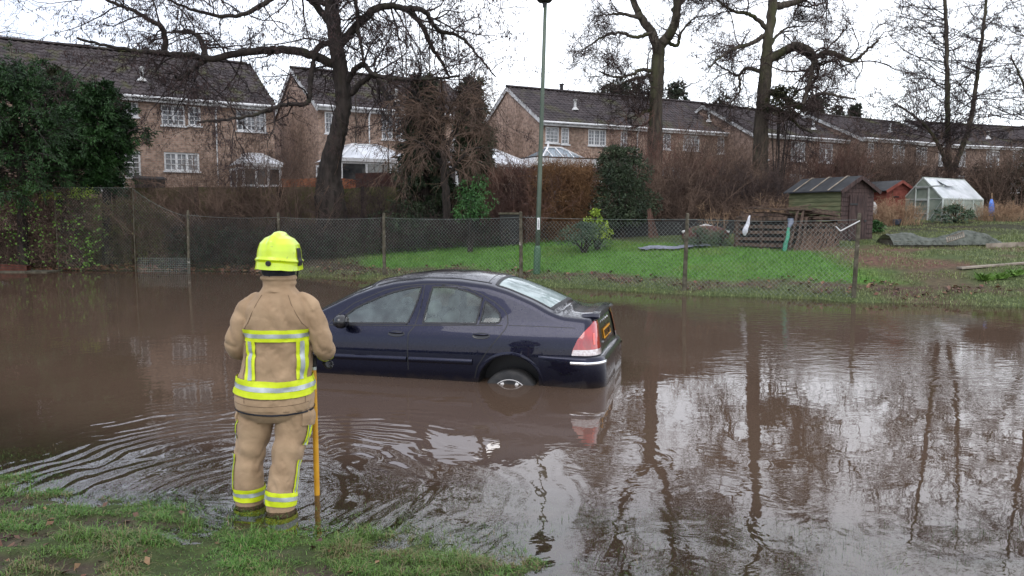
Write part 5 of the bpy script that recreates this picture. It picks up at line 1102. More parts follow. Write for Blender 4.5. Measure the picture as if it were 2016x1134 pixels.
# kerb slab awash at the far left and low brick footing
a_ = atZ(-40, 531, .03); b2 = atZ(150, 528, .03); sl = MB(); sl.box(a_[0], b2[0], a_[1] - .9, a_[1] + .35, -.1, .035); o = sl.build('paving_slab', MT['concrete']); tag(o, 'flat concrete slab just awash below the left hedge', 'slab')
a_ = atD(-40, 512, 25.7); b2 = atD(78, 512, 25.5); wall_between('brick_footing', 'low red brick footing under the bramble hedge', 'wall', (a_[0], a_[1] - .75), (b2[0], b2[1] - .6), -.05, .20, .2, MT['dark_brick'])

# ------------------------------------------------------------------ the car (local: x forward from rear axle, y left, z up)
def car():
    car_ = thing('parked_car', 'dark blue saloon car standing axle deep in the brown flood water', 'car', (.205, 9.2, -.335), (0, 0, 0))
    car_.rotation_euler = Matrix(((math.cos(math.radians(165)), -math.sin(math.radians(165)), 0), (math.sin(math.radians(165)), math.cos(math.radians(165)), 0), (0, 0, 1))).to_3x3().to_4x4().to_euler()
    car_.rotation_euler = (Matrix.Rotation(math.radians(165), 3, 'Z') @ Matrix.Rotation(math.radians(.6), 3, 'Y')).to_euler()
    # materials
    m, nt, b = newmat('navy_paint'); L = nt.links
    b.inputs['Base Color'].default_value = (.0042, .0050, .019, 1); b.inputs['Specular IOR Level'].default_value = .3; b.inputs['Metallic'].default_value = .85; b.inputs['Roughness'].default_value = .33
    b.inputs['Coat Weight'].default_value = 1; b.inputs['Coat Roughness'].default_value = .015; b.inputs['Coat IOR'].default_value = 1.38
    tcn = node(nt, 'ShaderNodeTexCoord'); vo = node(nt, 'ShaderNodeTexVoronoi', Scale=130.0); L.new(tcn.outputs['Object'], vo.inputs['Vector'])
    mr = node(nt, 'ShaderNodeMapRange'); mr.inputs[1].default_value = .05; mr.inputs[2].default_value = .32; mr.inputs[3].default_value = 1; mr.inputs[4].default_value = 0; L.new(vo.outputs['Distance'], mr.inputs[0])
    nn = node(nt, 'ShaderNodeTexNoise', Scale=9.0, Detail=3); L.new(tcn.outputs['Object'], nn.inputs['Vector'])
    mu = node(nt, 'ShaderNodeMath', operation='MULTIPLY'); L.new(mr.outputs[0], mu.inputs[0]); L.new(nn.outputs[0], mu.inputs[1])
    bp = node(nt, 'ShaderNodeBump', Distance=.0011); L.new(mu.outputs[0], bp.inputs['Height']); L.new(bp.outputs[0], b.inputs['Coat Normal'])
    nr = node(nt, 'ShaderNodeTexNoise', Scale=26.0, Detail=4); L.new(tcn.outputs['Object'], nr.inputs['Vector'])
    rr_ = node(nt, 'ShaderNodeMapRange'); rr_.inputs[3].default_value = .22; rr_.inputs[4].default_value = .36; L.new(nr.outputs[0], rr_.inputs[0]); L.new(rr_.outputs[0], b.inputs['Roughness'])
    sz = node(nt, 'ShaderNodeSeparateXYZ'); L.new(tcn.outputs['Object'], sz.inputs[0]); dn_ = node(nt, 'ShaderNodeTexNoise', Scale=7.0, Detail=5); L.new(tcn.outputs['Object'], dn_.inputs['Vector'])
    am = node(nt, 'ShaderNodeMath', operation='MULTIPLY_ADD'); am.inputs[1].default_value = .10; L.new(dn_.outputs[0], am.inputs[0]); L.new(sz.outputs[2], am.inputs[2])
    dr_ = node(nt, 'ShaderNodeMapRange'); dr_.inputs[1].default_value = .46; dr_.inputs[2].default_value = .38; dr_.inputs[3].default_value = 0; dr_.inputs[4].default_value = .75; L.new(am.outputs[0], dr_.inputs[0])
    cm_ = node(nt, 'ShaderNodeMix', data_type='RGBA'); L.new(dr_.outputs[0], cm_.inputs[0]); cm_.inputs[6].default_value = (.0042, .0050, .019, 1); cm_.inputs[7].default_value = (.05, .038, .03, 1); L.new(cm_.outputs[2], b.inputs['Base Color'])
    paint = m
    def glassmat(name, col, haze, rough):
        m, nt, b = newmat(name); nt.nodes.remove(b); L = nt.links; o = nt.nodes['Material Output']
        tr = node(nt, 'ShaderNodeBsdfTransparent'); tr.inputs[0].default_value = (.72, .82, .78, 1); df_ = node(nt, 'ShaderNodeBsdfDiffuse'); df_.inputs[0].default_value = (*col, 1)
        tcn = node(nt, 'ShaderNodeTexCoord'); nn = node(nt, 'ShaderNodeTexNoise', Scale=5.0, Detail=4); L.new(tcn.outputs['Object'], nn.inputs['Vector'])
        mr = node(nt, 'ShaderNodeMapRange'); mr.inputs[1].default_value = .3; mr.inputs[2].default_value = .7; mr.inputs[3].default_value = haze - .12; mr.inputs[4].default_value = haze + .12; L.new(nn.outputs[0], mr.inputs[0])
        m1 = node(nt, 'ShaderNodeMixShader'); L.new(mr.outputs[0], m1.inputs[0]); L.new(tr.outputs[0], m1.inputs[1]); L.new(df_.outputs[0], m1.inputs[2])
        g = node(nt, 'ShaderNodeBsdfGlossy'); g.inputs['Roughness'].default_value = rough; f = node(nt, 'ShaderNodeFresnel', IOR=1.6)
        m2 = node(nt, 'ShaderNodeMixShader'); L.new(f.outputs[0], m2.inputs[0]); L.new(m1.outputs[0], m2.inputs[1]); L.new(g.outputs[0], m2.inputs[2]); L.new(m2.outputs[0], o.inputs[0]); return m
    gside = glassmat('side_glass', (.28, .355, .34), .15, .02); gback = glassmat('rear_glass', (.50, .60, .59), .62, .02)
    rubber = mat('seal_rubber', (.012, .012, .014), rough=.5); black = MT['black']
    seatm = mat('pale_seat', (.33, .33, .30), (.42, .41, .38), scale=4, rough=.8); dash = mat('dashboard', (.03, .03, .032), rough=.6)
    # shape functions
    TX = np.array([-.98,-.86,-.56,-.42,-.22,.09,.33,.69,1.14,1.50,1.75,2.0,2.34,2.60,2.95,3.3,3.55]); TZ = np.array([1.045,1.06,1.085,1.135,1.235,1.355,1.42,1.462,1.466,1.425,1.365,1.275,1.115,.985,.93,.84,.74])
    from_t = np.linspace(-.98, 3.55, 400); tz = np.interp(from_t, TX, TZ); kern = np.hanning(17); kern /= kern.sum(); tz = np.convolve(np.pad(tz, 8, mode='edge'), kern, 'valid')
    ztop = lambda x: np.interp(x, from_t, tz)
    PZ = np.array([.15,.25,.45,.56,.66,.76,.84,.90,.96,1.02,1.10,1.2,1.3,1.4,1.5]); PY = np.array([.815,.85,.885,.893,.893,.882,.868,.845,.808,.775,.742,.702,.662,.620,.575])
    zf = np.linspace(.15, 1.5, 300); pf = np.interp(zf, PZ, PY); k2 = np.hanning(23); k2 /= k2.sum(); pf = np.convolve(np.pad(pf, 11, mode='edge'), k2, 'valid')
    wx = lambda x: 1 - .045 * np.clip((.4 - np.asarray(x)) / 1.2, 0, 1)**2 - .06 * np.clip((np.asarray(x) - 2.3) / 1.0, 0, 1)**2
    XB, XF, RC = -.80, 3.25, .19
    def zbot(x): a = np.where(np.abs(x) < .37, .295 + np.sqrt(np.maximum(.37**2 - x**2, 0)), 0); b_ = np.where(np.abs(x - 2.80) < .37, .295 + np.sqrt(np.maximum(.37**2 - (x-2.80)**2, 0)), 0); return np.maximum(.19, np.maximum(a, b_))
    def S(uu, z, off=0.0):
        """outer skin of the left side; u = x on the flank and carries on round the corners"""
        uu, z = np.broadcast_arrays(np.asarray(uu, float), np.asarray(z, float))
        xc = np.clip(uu, XB, XF); zt = ztop(xc); y = np.interp(z, zf, pf) * wx(xc)
        rr = .075; t = np.clip((z - (zt - rr)) / rr, 0, 1); inset = rr * .62 * (1 - np.sqrt(np.maximum(0, 1 - t * t)))
        y = y - inset + off; x = xc.copy()
        e = XB - uu; a = np.clip(e / RC, 0, math.pi/2); flat = np.clip(e - RC * math.pi / 2, 0, None)
        tilt = np.clip(z - .6, 0, 1) * .16 - np.clip(.62 - z, 0, 1) * .05
        ins2 = inset
        back = e > 0
        rc = RC - ins2 + off
        yb = (np.interp(z, zf, pf) * wx(xc) - RC) + rc * np.cos(a) - flat * 1.0
        xb = XB - rc * np.sin(a) + tilt * np.sin(a)
        x = np.where(back, xb, x); y = np.where(back, yb, y)
        e = uu - XF; RF = .30; a = np.clip(e / RF, 0, math.pi/2); flat = np.clip(e - RF * math.pi / 2, 0, None); fr_ = e > 0; rc = RF - ins2 + off
        yb = (np.interp(z, zf, pf) * wx(xc) - RF) + rc * np.cos(a) - flat; xb = XF + rc * np.sin(a) - np.clip(z - .5, 0, 1) * .25 * np.sin(a)
        x = np.where(fr_, xb, x); y = np.where(fr_, yb, y)
        return np.stack([x, np.maximum(y, 0), z], -1)
    wr = float(np.interp(.6, zf, pf) * .955 - RC); UB = XB - RC * math.pi/2 - wr; wfr = float(np.interp(.6, zf, pf) * .946 - .30); UF = XF + .30 * math.pi/2 + wfr
    us = np.concatenate([np.linspace(UB, XB - RC*math.pi/2, 16)[:-1], np.linspace(XB - RC*math.pi/2, XB, 12)[:-1], np.arange(XB, XF, .02), np.linspace(XF, XF + .3*math.pi/2, 10), np.linspace(XF + .3*math.pi/2, UF, 8)[1:]])
    ts = np.concatenate([np.linspace(0, .8, 48)[:-1], np.linspace(.8, 1, 20)])
    UU, TT = np.meshgrid(us, ts, indexing='ij'); xc = np.clip(UU, XB, XF); zb_ = zbot(np.where((UU < XB) | (UU > XF), 99, UU)); ZZ = zb_ + (ztop(xc) - zb_) * TT
    G = S(UU, ZZ)
    du = S(UU + .006, ZZ) - S(UU - .006, ZZ); dt = S(UU, ZZ + .002) - S(UU, ZZ - .004); N = nrm(np.cross(dt, du)); N[np.linalg.norm(N, axis=-1) < .5] = (0, 1, 0); N = np.where((N[..., 1:2] < 0) & (np.abs(N[..., 1:2]) > .3), -N, N)
    # window outlines on the flank (x, z)
    Wf = [(2.05,.965),(2.04,1.05),(1.94,1.125),(1.82,1.185),(1.64,1.262),(1.46,1.325),(1.28,1.368),(1.125,1.392),(1.155,1.25),(1.20,1.10),(1.245,.985)]
    Wr = [(1.055,.99),(1.03,1.15),(1.0,1.32),(.985,1.388),(.86,1.392),(.72,1.382),(.58,1.352),(.46,1.31),(.375,1.268),(.395,1.12),(.415,1.0)]
    Wq = [(.365,1.005),(.345,1.12),(.33,1.238),(.26,1.195),(.19,1.145),(.15,1.10),(.135,1.05),(.145,1.02),(.18,1.008)]
    def inpoly(x, z, poly):
        p = np.array(poly); c = np.zeros(x.shape, bool); j = len(p) - 1
        for i in range(len(p)):
            cond = ((p[i,1] > z) != (p[j,1] > z)) & (x < (p[j,0]-p[i,0]) * (z-p[i,1]) / (p[j,1]-p[i,1] + 1e-12) + p[i,0]); c ^= cond; j = i
        return c
    # cowl: base of the DLO grown a little so the paint never pokes into the glass
    def grow_poly(poly, d):
        p = np.array(poly); c = p.mean(0); n = len(p); o = []
        for i in range(n):
            a, b_, c_ = p[i-1], p[i], p[(i+1) % n]; e1 = (b_-a)/np.linalg.norm(b_-a); e2 = (c_-b_)/np.linalg.norm(c_-b_); n1 = np.array([e1[1],-e1[0]]); n2 = np.array([e2[1],-e2[0]])
            nn = n1 + n2; nn /= max(np.linalg.norm(nn), .3)
            if (n1 @ (b_ - c)) < 0 and (n2 @ (b_ - c)) < 0: nn = -nn
            o.append(b_ + nn * d)
        return np.array(o)
    ci, cj = UU.shape; cx = (UU[:-1,:-1] + UU[1:,1:]) / 2; cz = (ZZ[:-1,:-1] + ZZ[1:,1:]) / 2
    hole = np.zeros(cx.shape, bool)
    for w in (Wf, Wr, Wq): hole |= inpoly(cx, cz, grow_poly(w, .012))
    fd = [(2.27,.15),(2.27,.92),(2.23,.97),(2.16,1.04),(1.96,1.19),(1.59,1.345),(1.33,1.40),(1.09,1.42),(1.10,1.18),(1.15,.95),(1.21,.87),(1.21,.45),(1.21,.15)]
    rd = [(1.21,.15),(1.21,.45),(1.21,.87),(1.15,.95),(1.10,1.18),(1.09,1.42),(.86,1.424),(.70,1.412),(.55,1.378),(.38,1.315),(.22,1.235),(.10,1.15),(.055,1.09),(.04,1.01),(.06,.95),(.12,.87),(.25,.71),(.37,.53),(.41,.39),(.41,.15)]
    isf = inpoly(cx, cz, fd); isr = inpoly(cx, cz, rd) & ~isf
    parts = {'body': ~isf & ~isr & ~hole, 'front_door': isf & ~hole, 'rear_door': isr & ~hole}
    ii, jj = np.meshgrid(np.arange(ci-1), np.arange(cj-1), indexing='ij'); base = ii * cj + jj; quad = np.stack([base, base+1, base+cj+1, base+cj], -1)
    flat = G.reshape(-1, 3); nf = N.reshape(-1, 3)
    def emit(mask, sgn, extra=None):
        q = quad[mask]; used, inv = np.unique(q, return_inverse=True); q = inv.reshape(-1, 4); v = flat[used] * [1, sgn, 1]; n_ = nf[used] * [1, sgn, 1]
        return v, (q if sgn > 0 else q[:, ::-1]), n_
    # top skin: bonnet, screens, roof, boot lid
    xt = np.concatenate([XB - RC * np.sin(np.linspace(math.pi/2, 0, 10))[:-1], np.arange(XB, XF, .02), XF + .30 * np.sin(np.linspace(0, math.pi/2, 8))])
    uu_t = np.concatenate([np.linspace(XB - RC*math.pi/2, XB, 10)[:-1], np.arange(XB, XF, .02), np.linspace(XF, XF + .3*math.pi/2, 8)])
    edge = S(uu_t, ztop(np.clip(uu_t, XB, XF))); vv = np.linspace(-1, 1, 41)
    crown = np.interp(xt, [-1,-.6,-.42,0,.3,1,1.7,2.3,2.7,3.2,3.5], [.02,.025,.04,.06,.075,.08,.08,.06,.05,.07,.05])
    bow = np.interp(xt, [-.5,-.42,.25,.4,1.6,1.75,2.5,2.7], [0,-.05,.02,0,0,.05,.10,0])
    TG = np.stack([edge[:, 0][:, None] + bow[:, None] * (1 - vv**2)[None], edge[:, 1][:, None] * vv[None], edge[:, 2][:, None] + crown[:, None] * (1 - np.abs(vv)**2.4)[None]], -1)
    rs = [(-.41,-.86),(-.41,.86),(.235,.90),(.235,-.90)]; ws = [(1.78,-.91),(1.78,.91),(2.56,.93),(2.56,-.93)]
    XT, VT = np.meshgrid(xt, vv, indexing='ij'); tx = (XT[:-1,:-1] + XT[1:,1:]) / 2; tv = (VT[:-1,:-1] + VT[1:,1:]) / 2
    th = inpoly(tx, tv, rs) | inpoly(tx, tv, ws); A_, B_ = XT.shape; ii, jj = np.meshgrid(np.arange(A_-1), np.arange(B_-1), indexing='ij'); bt = ii * B_ + jj; tq = np.stack([bt, bt+B_, bt+B_+1, bt+1], -1)[~th]
    du = np.gradient(TG, axis=0); dv = np.gradient(TG, axis=1); NT_ = nrm(np.cross(du, dv)).reshape(-1, 3)
    mb = MB(); ns = []
    for sg in (1, -1): v, q, n_ = emit(parts['body'], sg); mb.add(v, q); ns.append(n_)
    mb.add(TG.reshape(-1, 3), tq); ns.append(NT_)
    body = mb.build('body', paint, car_, smooth=True, local=True, normals=np.concatenate(ns))
    for nm in ('front_door', 'rear_door'):
        for sg in (1, -1):
            v, q, n_ = emit(parts[nm], sg); mb = MB(); mb.add(v, q); d = mb.build('door', paint, car_, smooth=True, local=True, normals=n_)
            if sg > 0: d['label'] = 'driver side ' + nm.replace('_', ' ')
            # handle: recessed scoop and grip
            hx, hz_ = (1.36, .862) if nm == 'front_door' else (.335, .868)
            a = np.linspace(0, 2*math.pi, 20, endpoint=False)
            def oval(rx, rz, off, cx_=0): return np.stack([S(hx + cx_ + rx * math.cos(q_) * (1 if True else 0), hz_ + rz * math.sin(q_), off) for q_ in a]) * [1, sg, 1]
            hb = MB(); hb.loft([oval(.105, .036, .0015), oval(.10, .031, .004), oval(.085, .024, .003)]); h = hb.build('handle_recess', MT['blackgloss'], d, smooth=False, local=True)
            hb = MB(); hb.tube(np.stack([S(hx + s_, hz_ + .016, .006 + .018 * (1 - (s_/.085)**2)) for s_ in np.linspace(-.085, .085, 9)]) * [1, sg, 1], .011, 8); hb.build('handle', paint, d, smooth=True, local=True)
    def strip(path, w, off, sg=1, closed=False, th=None):
        """flat ribbon lying on the flank along (u,z) path"""
        p = np.array(path, float); pts = [];
        if closed: p = np.vstack([p, p[:1]])
        d = np.concatenate([[0], np.cumsum(np.linalg.norm(np.diff(p, axis=0), axis=1))]); n = max(8, int(d[-1] / .02)); s = np.linspace(0, d[-1], n); p = np.stack([np.interp(s, d, p[:, k]) for k in range(2)], 1)
        t = np.gradient(p, axis=0); t /= np.linalg.norm(t, axis=1, keepdims=True) + 1e-9; nn = np.stack([-t[:, 1], t[:, 0]], 1)
        a_, b_ = p + nn * w/2, p - nn * w/2
        return np.stack([S(a_[:,0], a_[:,1], -.01), S(a_[:,0], a_[:,1], off), S(b_[:,0], b_[:,1], off), S(b_[:,0], b_[:,1], -.01)]) * [1, sg, 1]
    def poly_fill(poly, off, sg=1, nx=18, nz=6):
        p = np.array(poly); x = np.linspace(p[:,0].min() + 1e-4, p[:,0].max() - 1e-4, nx); rows = []
        for xi in x:
            zs = []
            for i in range(len(p)):
                a, b_ = p[i], p[(i+1) % len(p)]
                if (a[0] - xi) * (b_[0] - xi) <= 0 and a[0] != b_[0]: zs.append(a[1] + (b_[1]-a[1]) * (xi-a[0])/(b_[0]-a[0]))
            rows.append(S(xi, np.linspace(min(zs), max(zs), nz), off))
        return np.array(rows) * [1, sg, 1]
    for sg in (1, -1):
        for w, nm in ((Wf, 'front'), (Wr, 'rear'), (Wq, 'quarter')):
            mb = MB(); mb.grid(poly_fill(w, -.006, sg, 30)); gl_ = mb.build('side_window', gside, car_, smooth=True, local=True)
            mb = MB(); mb.grid(strip(grow_poly(w, .004), .018, .004, sg, closed=True)); mb.build('window_seal', rubber, gl_, local=True)
        mb = MB()
        for path in (fd[1:], rd[3:]): mb.grid(strip(path[:-1], .012, .0012, sg))
        mb.grid(strip([(2.36,.935),(2.0,.942),(1.5,.95),(1.0,.965),(.5,.978),(.1,.985)], .010, .003, sg)); mb.grid(strip([(.03,.987),(-.3,.985),(-.72,.975)], .006, .002, sg)); mb.build('panel_gap', black, car_, local=True)
        # rubbing strips
        for (x0, x1) in ((2.36, 1.225), (1.195, .43)):
            mb = MB(); n = 24; x = np.linspace(x0, x1, n); rows = []
            for dz, o in ((-.034, -.002), (-.026, .014), (.0, .020), (.026, .014), (.034, -.002)): rows.append(S(x, .575 + dz, o) * [1, sg, 1])
            mb.grid(np.array(rows)); mb.build('rubbing_strip', paint, car_, smooth=True, local=True)
        # wheel arch liner and lip
        for xw in (0, 2.80):
            a = np.linspace(-.1, math.pi + .1, 30); mb = MB(); o_, i_ = [], []
            rows = [np.stack([xw + .372 * np.cos(a), np.full(30, y_) , .295 + .372 * np.sin(a)], 1) * [1, sg, 1] for y_ in (.86, .60)]; mb.grid(np.array(rows)); cb = MB()
            mb.add(np.vstack([rows[1], [[xw, .60 * sg, .295]]]), t=[[k, k+1, 30] for k in range(29)]); mb.build('wheel_arch', black, car_, smooth=False, local=True)
            la = np.linspace(.1, math.pi - .1, 30); mb = MB(); rows = []
            for r_, o in ((.371, -.01), (.373, .006), (.383, .007), (.41, .001)): rows.append(S(xw + r_ * np.cos(la), .295 + r_ * np.sin(la), o) * [1, sg, 1])
            mb.grid(np.array(rows)); mb.build('arch_lip', paint, car_, smooth=True, local=True)
        # tail lamp wraps the corner
        top = lambda x: np.interp(x, [-1.14,-1.08,-1.0,-.94,-.88,-.82,-.76,-.715,-.70], [1.035,1.035,1.035,1.01,.975,.93,.86,.76,.70]); x = np.linspace(-1.14, -.70, 30)
        tl_mat = {}
        if 'tail_red' not in MT:
            MT['tail_red'] = mat('tail_red', (.24, .003, .004), (.42, .007, .007), scale=14, rough=.12, spec=.7, coat=1, stretch=(1,1,.2)); MT['tail_clear'] = mat('tail_clear', (.42,.34,.34), (.62,.58,.58), scale=30, rough=.12, spec=.7, coat=1)
            MT['tail_core'] = mat('tail_core', (.75,.10,.07), rough=.15, coat=1)
        lamp = None
        for lo, hi, mm, nm in ((.748, None, 'tail_red', 'tail_light'), (.685, .748, 'tail_clear', 'clear_lens')):
            rows = []
            for xi in x:
                h1 = float(top(xi)) if hi is None else min(hi, float(top(xi))); l1 = min(lo, h1); rows.append(np.vstack([S(xi, l1, -.004), S(xi, np.linspace(l1, h1, 8), .014), S(xi, h1, -.004)]) * [1, sg, 1])
            mb = MB(); mb.grid(np.array(rows)); o = mb.build(nm, MT[mm], car_ if lamp is None else lamp, smooth=False, local=True); lamp = lamp or o
        rows = [S(xi, np.linspace(.80, .92, 4), .0165) * [1, sg, 1] for xi in np.linspace(-.985, -.955, 4)]; mb = MB(); mb.grid(np.array(rows)); mb.build('painted_glow', MT['tail_core'], lamp, local=True)  # glow of a bulb painted as a brighter red patch, no emission
        # headlamp (front, hidden from here)
        rows = [S(xi, np.linspace(.60, .76, 5), .006) * [1, sg, 1] for xi in np.linspace(3.15, 3.6, 14)]; mb = MB(); mb.grid(np.array(rows)); mb.build('headlight', MT['tail_clear'], car_, smooth=True, local=True)
        # door mirror
        mb = MB(); c0 = np.array([1.99, .90, 1.005]); rg = []
        for s_, ry, rz_ in ((-.075,.02,.02),(-.06,.085,.062),(-.02,.112,.082),(.03,.105,.078),(.075,.07,.055),(.10,.02,.02)):
            a = np.linspace(0, 2*math.pi, 16, endpoint=False); rg.append(np.stack([np.full(16, c0[0] + s_ * 1.0), c0[1] + .085 + ry * np.cos(a), c0[2] + rz_ * np.sin(a)], 1) * [1, sg, 1])
        mb.loft(rg); mr_ = mb.build('door_mirror', MT['blackgloss'], car_, smooth=True, local=True)
        mb = MB(); mb.tube(np.array([[2.02, .80, .955], [2.0, .90, .965], [1.99, .95, .98]]) * [1, sg, 1], [.035, .03, .028], 8); mb.build('mirror_arm', black, mr_, local=True)
        # wheels: dropped on their springs
        for xw in (0, 2.80):
            wz = .165; mb = MB(); prof = [(.215, -.10), (.30, -.105), (.322, -.085), (.328, -.04), (.328, .04), (.322, .085), (.30, .105), (.215, .10)]
            c_ = (xw, .775 * sg, wz); mb.lathe(prof, c_, 40, 'y'); ty = mb.build('tyre', mat('tyre', (.012,.012,.013), (.03,.028,.026), scale=9, rough=.7), car_, smooth=True, local=True)
            mb = MB(); y1 = .105 * sg; mb.lathe([(.225, -.09 * sg), (.232, .09 * sg), (.226, y1), (.205, y1 - .012*sg), (.198, y1 - .04*sg), (.198, -.02*sg), (.02, -.02*sg)], c_, 40, 'y')
            for k in range(7):
                a = k * 2*math.pi/7 + .22; dirv = np.array([math.cos(a), 0, math.sin(a)]); p0 = np.array(c_) + np.array([0, y1 - .022*sg, 0]) + dirv * .04; p1 = np.array(c_) + np.array([0, y1 - .012*sg, 0]) + dirv * .208
                mb.bar(p0, p1, .035, .05, up=(0, 1, 0))
            mb.lathe([(.01, y1 - .01*sg), (.05, y1 - .012*sg), (.062, y1 - .05*sg)], c_, 20, 'y'); mb.build('rim', mat('alloy', (.62,.60,.58), (.78,.76,.74), scale=6, rough=.45, metal=.1), ty, smooth=False, local=True)
    # bumper (rear) and chrome insert
    uu = np.concatenate([np.linspace(UB, XB - RC*math.pi/2, 12)[:-1], np.linspace(XB - RC*math.pi/2, XB, 14)[:-1], np.linspace(XB, -.33, 12)])
    fade = np.interp(uu, [UB, XB - .05, -.36, -.33], [.065, .060, .006, .0]); zs_ = [.19, .24, .34, .50, .60, .645, .668, .672]; of = [.3, .55, .9, 1.0, 1.0, .95, .7, -.2]
    for sg in (1,):
        full = np.concatenate([uu, ]); mb = MB(); R1 = np.array([S(uu, z, 0) + (S(uu, z, .02) - S(uu, z, 0)) / .02 * (fade * o)[:, None] for z, o in zip(zs_, of)]); R2 = R1[:, ::-1] * [1, -1, 1]
        mb.grid(R1); mb.grid(R2[:, ::1]); bumper = mb.build('rear_bumper', paint, car_, smooth=True, local=True)
        for sgn in (1, -1):
            um = np.linspace(-1.10, -.69, 24); fd_ = np.interp(um, [UB, XB - .05, -.36], [.065, .060, .006]); rows = [ (S(um, z, 0) + (S(um, z, .02) - S(um, z, 0)) / .02 * (fd_ + o)[:, None]) * [1, sgn, 1] for z, o in ((.588, -.004), (.592, .006), (.606, .011), (.620, .006), (.624, -.004))]
            mb = MB(); mb.grid(np.array(rows)); mb.build('chrome_strip', MT['chrome'], bumper, smooth=True, local=True)
    # boot face: plate recess, plate, chrome bar, badge lettering
    xr = float(S(UB + .2, .85)[0])
    mb = MB(); ug = np.linspace(UB, UB + .36, 8)
    for sgn in (1, -1): mb.grid(np.array([S(ug, z, .002) * [1, sgn, 1] for z in np.linspace(.765, .915, 5)]))
    mb.build('plate_recess', MT['blackgloss'], car_, local=True)
    plate_m = mat('yellow_plate', (.62, .26, .012), (.70, .32, .02), scale=10, rough=.35)
    tl = .16; zc = .842; xc_ = float(S(UB + .1, zc)[0]) - .010
    pl = MB(); M_ = Matrix.Translation((xc_, 0, zc)) @ Matrix.Rotation(math.atan(tl), 4, 'Y'); pl.box(-.006, .002, -.26, .26, -.056, .056, M_); plate = pl.build('number_plate', plate_m, car_, local=True)
    ch = MB()
    segs = {0: [(-1,-1,-1,1),(-1,1,1,1),(1,1,1,0),(1,0,-1,0)], 1: [(-1,-1,-1,1),(-1,1,1,1),(-1,0,1,0),(-1,-1,1,-1)], 2: [(-1,1,1,1),(1,1,1,-1),(-1,0,1,0),(-1,-1,1,-1)], 3: [(-1,-1,-1,1),(1,-1,1,1),(-1,0,1,0)], 4: [(-1,-1,-1,1),(-1,-1,1,-1),(1,-1,1,1),(-1,1,1,1)]}
    for i, k in enumerate([0, 1, 4, 2, 3, 1, 0]):
        yc = .205 - i * .066 - (.018 if i > 3 else 0)
        for (a, b_, c_, d_) in segs[k]:
            P0 = M_ @ Vector((-.0085, yc - a * .019, b_ * .034)); P1 = M_ @ Vector((-.0085, yc - c_ * .019, d_ * .034)); ch.bar(P0, P1, .010, .004)
    ch.build('plate_marks', MT['black'], plate, local=True)
    mb = MB(); mb.box(xc_ - .016, xc_ + .01, -.34, .34, zc - .088, zc - .066, ); mb.build('chrome_bar', MT['chrome'], car_, local=True)
    mb = MB(); xb2 = float(S(UB + .2, .985)[0])
    for i in range(5):
        y_ = .26 - i * .13; mb.lathe([(.001, -.006), (.022, -.005), (.024, .006)], (xb2 - .0, y_, .975), 4 + i, 'x')
    mb.build('boot_lettering', MT['chrome'], car_, local=True)
    # boot lid lines and spoiler
    mb = MB(); prof = [(-.01, .0), (.12, .055), (.02, .064), (-.045, .055), (-.055, .035), (-.03, .005)]; ys = np.linspace(-.60, .60, 25); rg = []
    for y_ in ys:
        e = 1 - max(0, (abs(y_) - .52) / .08) ** 2 * .55; zc_ = 1.048 + .016 * (1 - (y_/.7)**2); rg.append([(-.90 + a * 1.15 + .03 * (1 - (y_/.6)**2) * 0, y_, zc_ + b_ * e) for a, b_ in prof])
    mb.loft(rg); mb.build('spoiler', paint, car_, smooth=False, local=True)
    # screens
    def top_at(x, v, lift=0.0):
        x = np.asarray(x, float); e0 = np.interp(x, xt, edge[:,0]); ey = np.interp(x, xt, edge[:,1]); ez = np.interp(x, xt, edge[:,2]); cr_ = np.interp(x, xt, crown); bw = np.interp(x, xt, bow)
        return np.stack([e0 + bw * (1 - v**2), ey * v, ez + cr_ * (1 - np.abs(v)**2.4) + lift], -1)
    for q, nm, gm in ((rs, 'rear_window', gback), (ws, 'windscreen', gside)):
        x0, x1 = q[0][0], q[2][0]; w0, w1_ = q[1][1], q[2][1]; X_, V_ = np.meshgrid(np.linspace(x0, x1, 20), np.linspace(-1, 1, 21), indexing='ij'); wv = w0 + (w1_ - w0) * (X_ - x0) / (x1 - x0)
        mb = MB(); mb.grid(top_at(X_, V_ * wv, -.003)); gl_ = mb.build(nm, gm, car_, smooth=True, local=True)
        mb = MB(); brd = []
        for (a, b_) in (((x0, -w0), (x0, w0)), ((x0, w0), (x1, w1_)), ((x1, w1_), (x1, -w1_)), ((x1, -w1_), (x0, -w0))):
            s_ = np.linspace(0, 1, 24); px_ = a[0] + (b_[0]-a[0]) * s_; pv = a[1] + (b_[1]-a[1]) * s_; across = abs(b_[0]-a[0]) < 1e-6
            if across: rows = [top_at(px_ + d_, pv, .004) for d_ in (-.02, .02)]
            else: rows = [top_at(px_, pv + d_, .004) for d_ in (-.028, .028)]
            mb.grid(np.array(rows))
        mb.build('window_seal', rubber, gl_, local=True)
    # roof ditch lines, boot shut line
    for v0 in (-.90, .90): mb = MB(); mb.tube(top_at(np.linspace(.30, 1.72, 20), np.full(20, v0), .001), .006, 4, cap=False); mb.build('roof_rail', black, car_, local=True)
    mb = MB()
    mb.tube(top_at(np.full(20, .34), np.linspace(-.86, .86, 20), .001), .004, 4, cap=False)
    mb.build('roof_trim', black, car_, local=True)
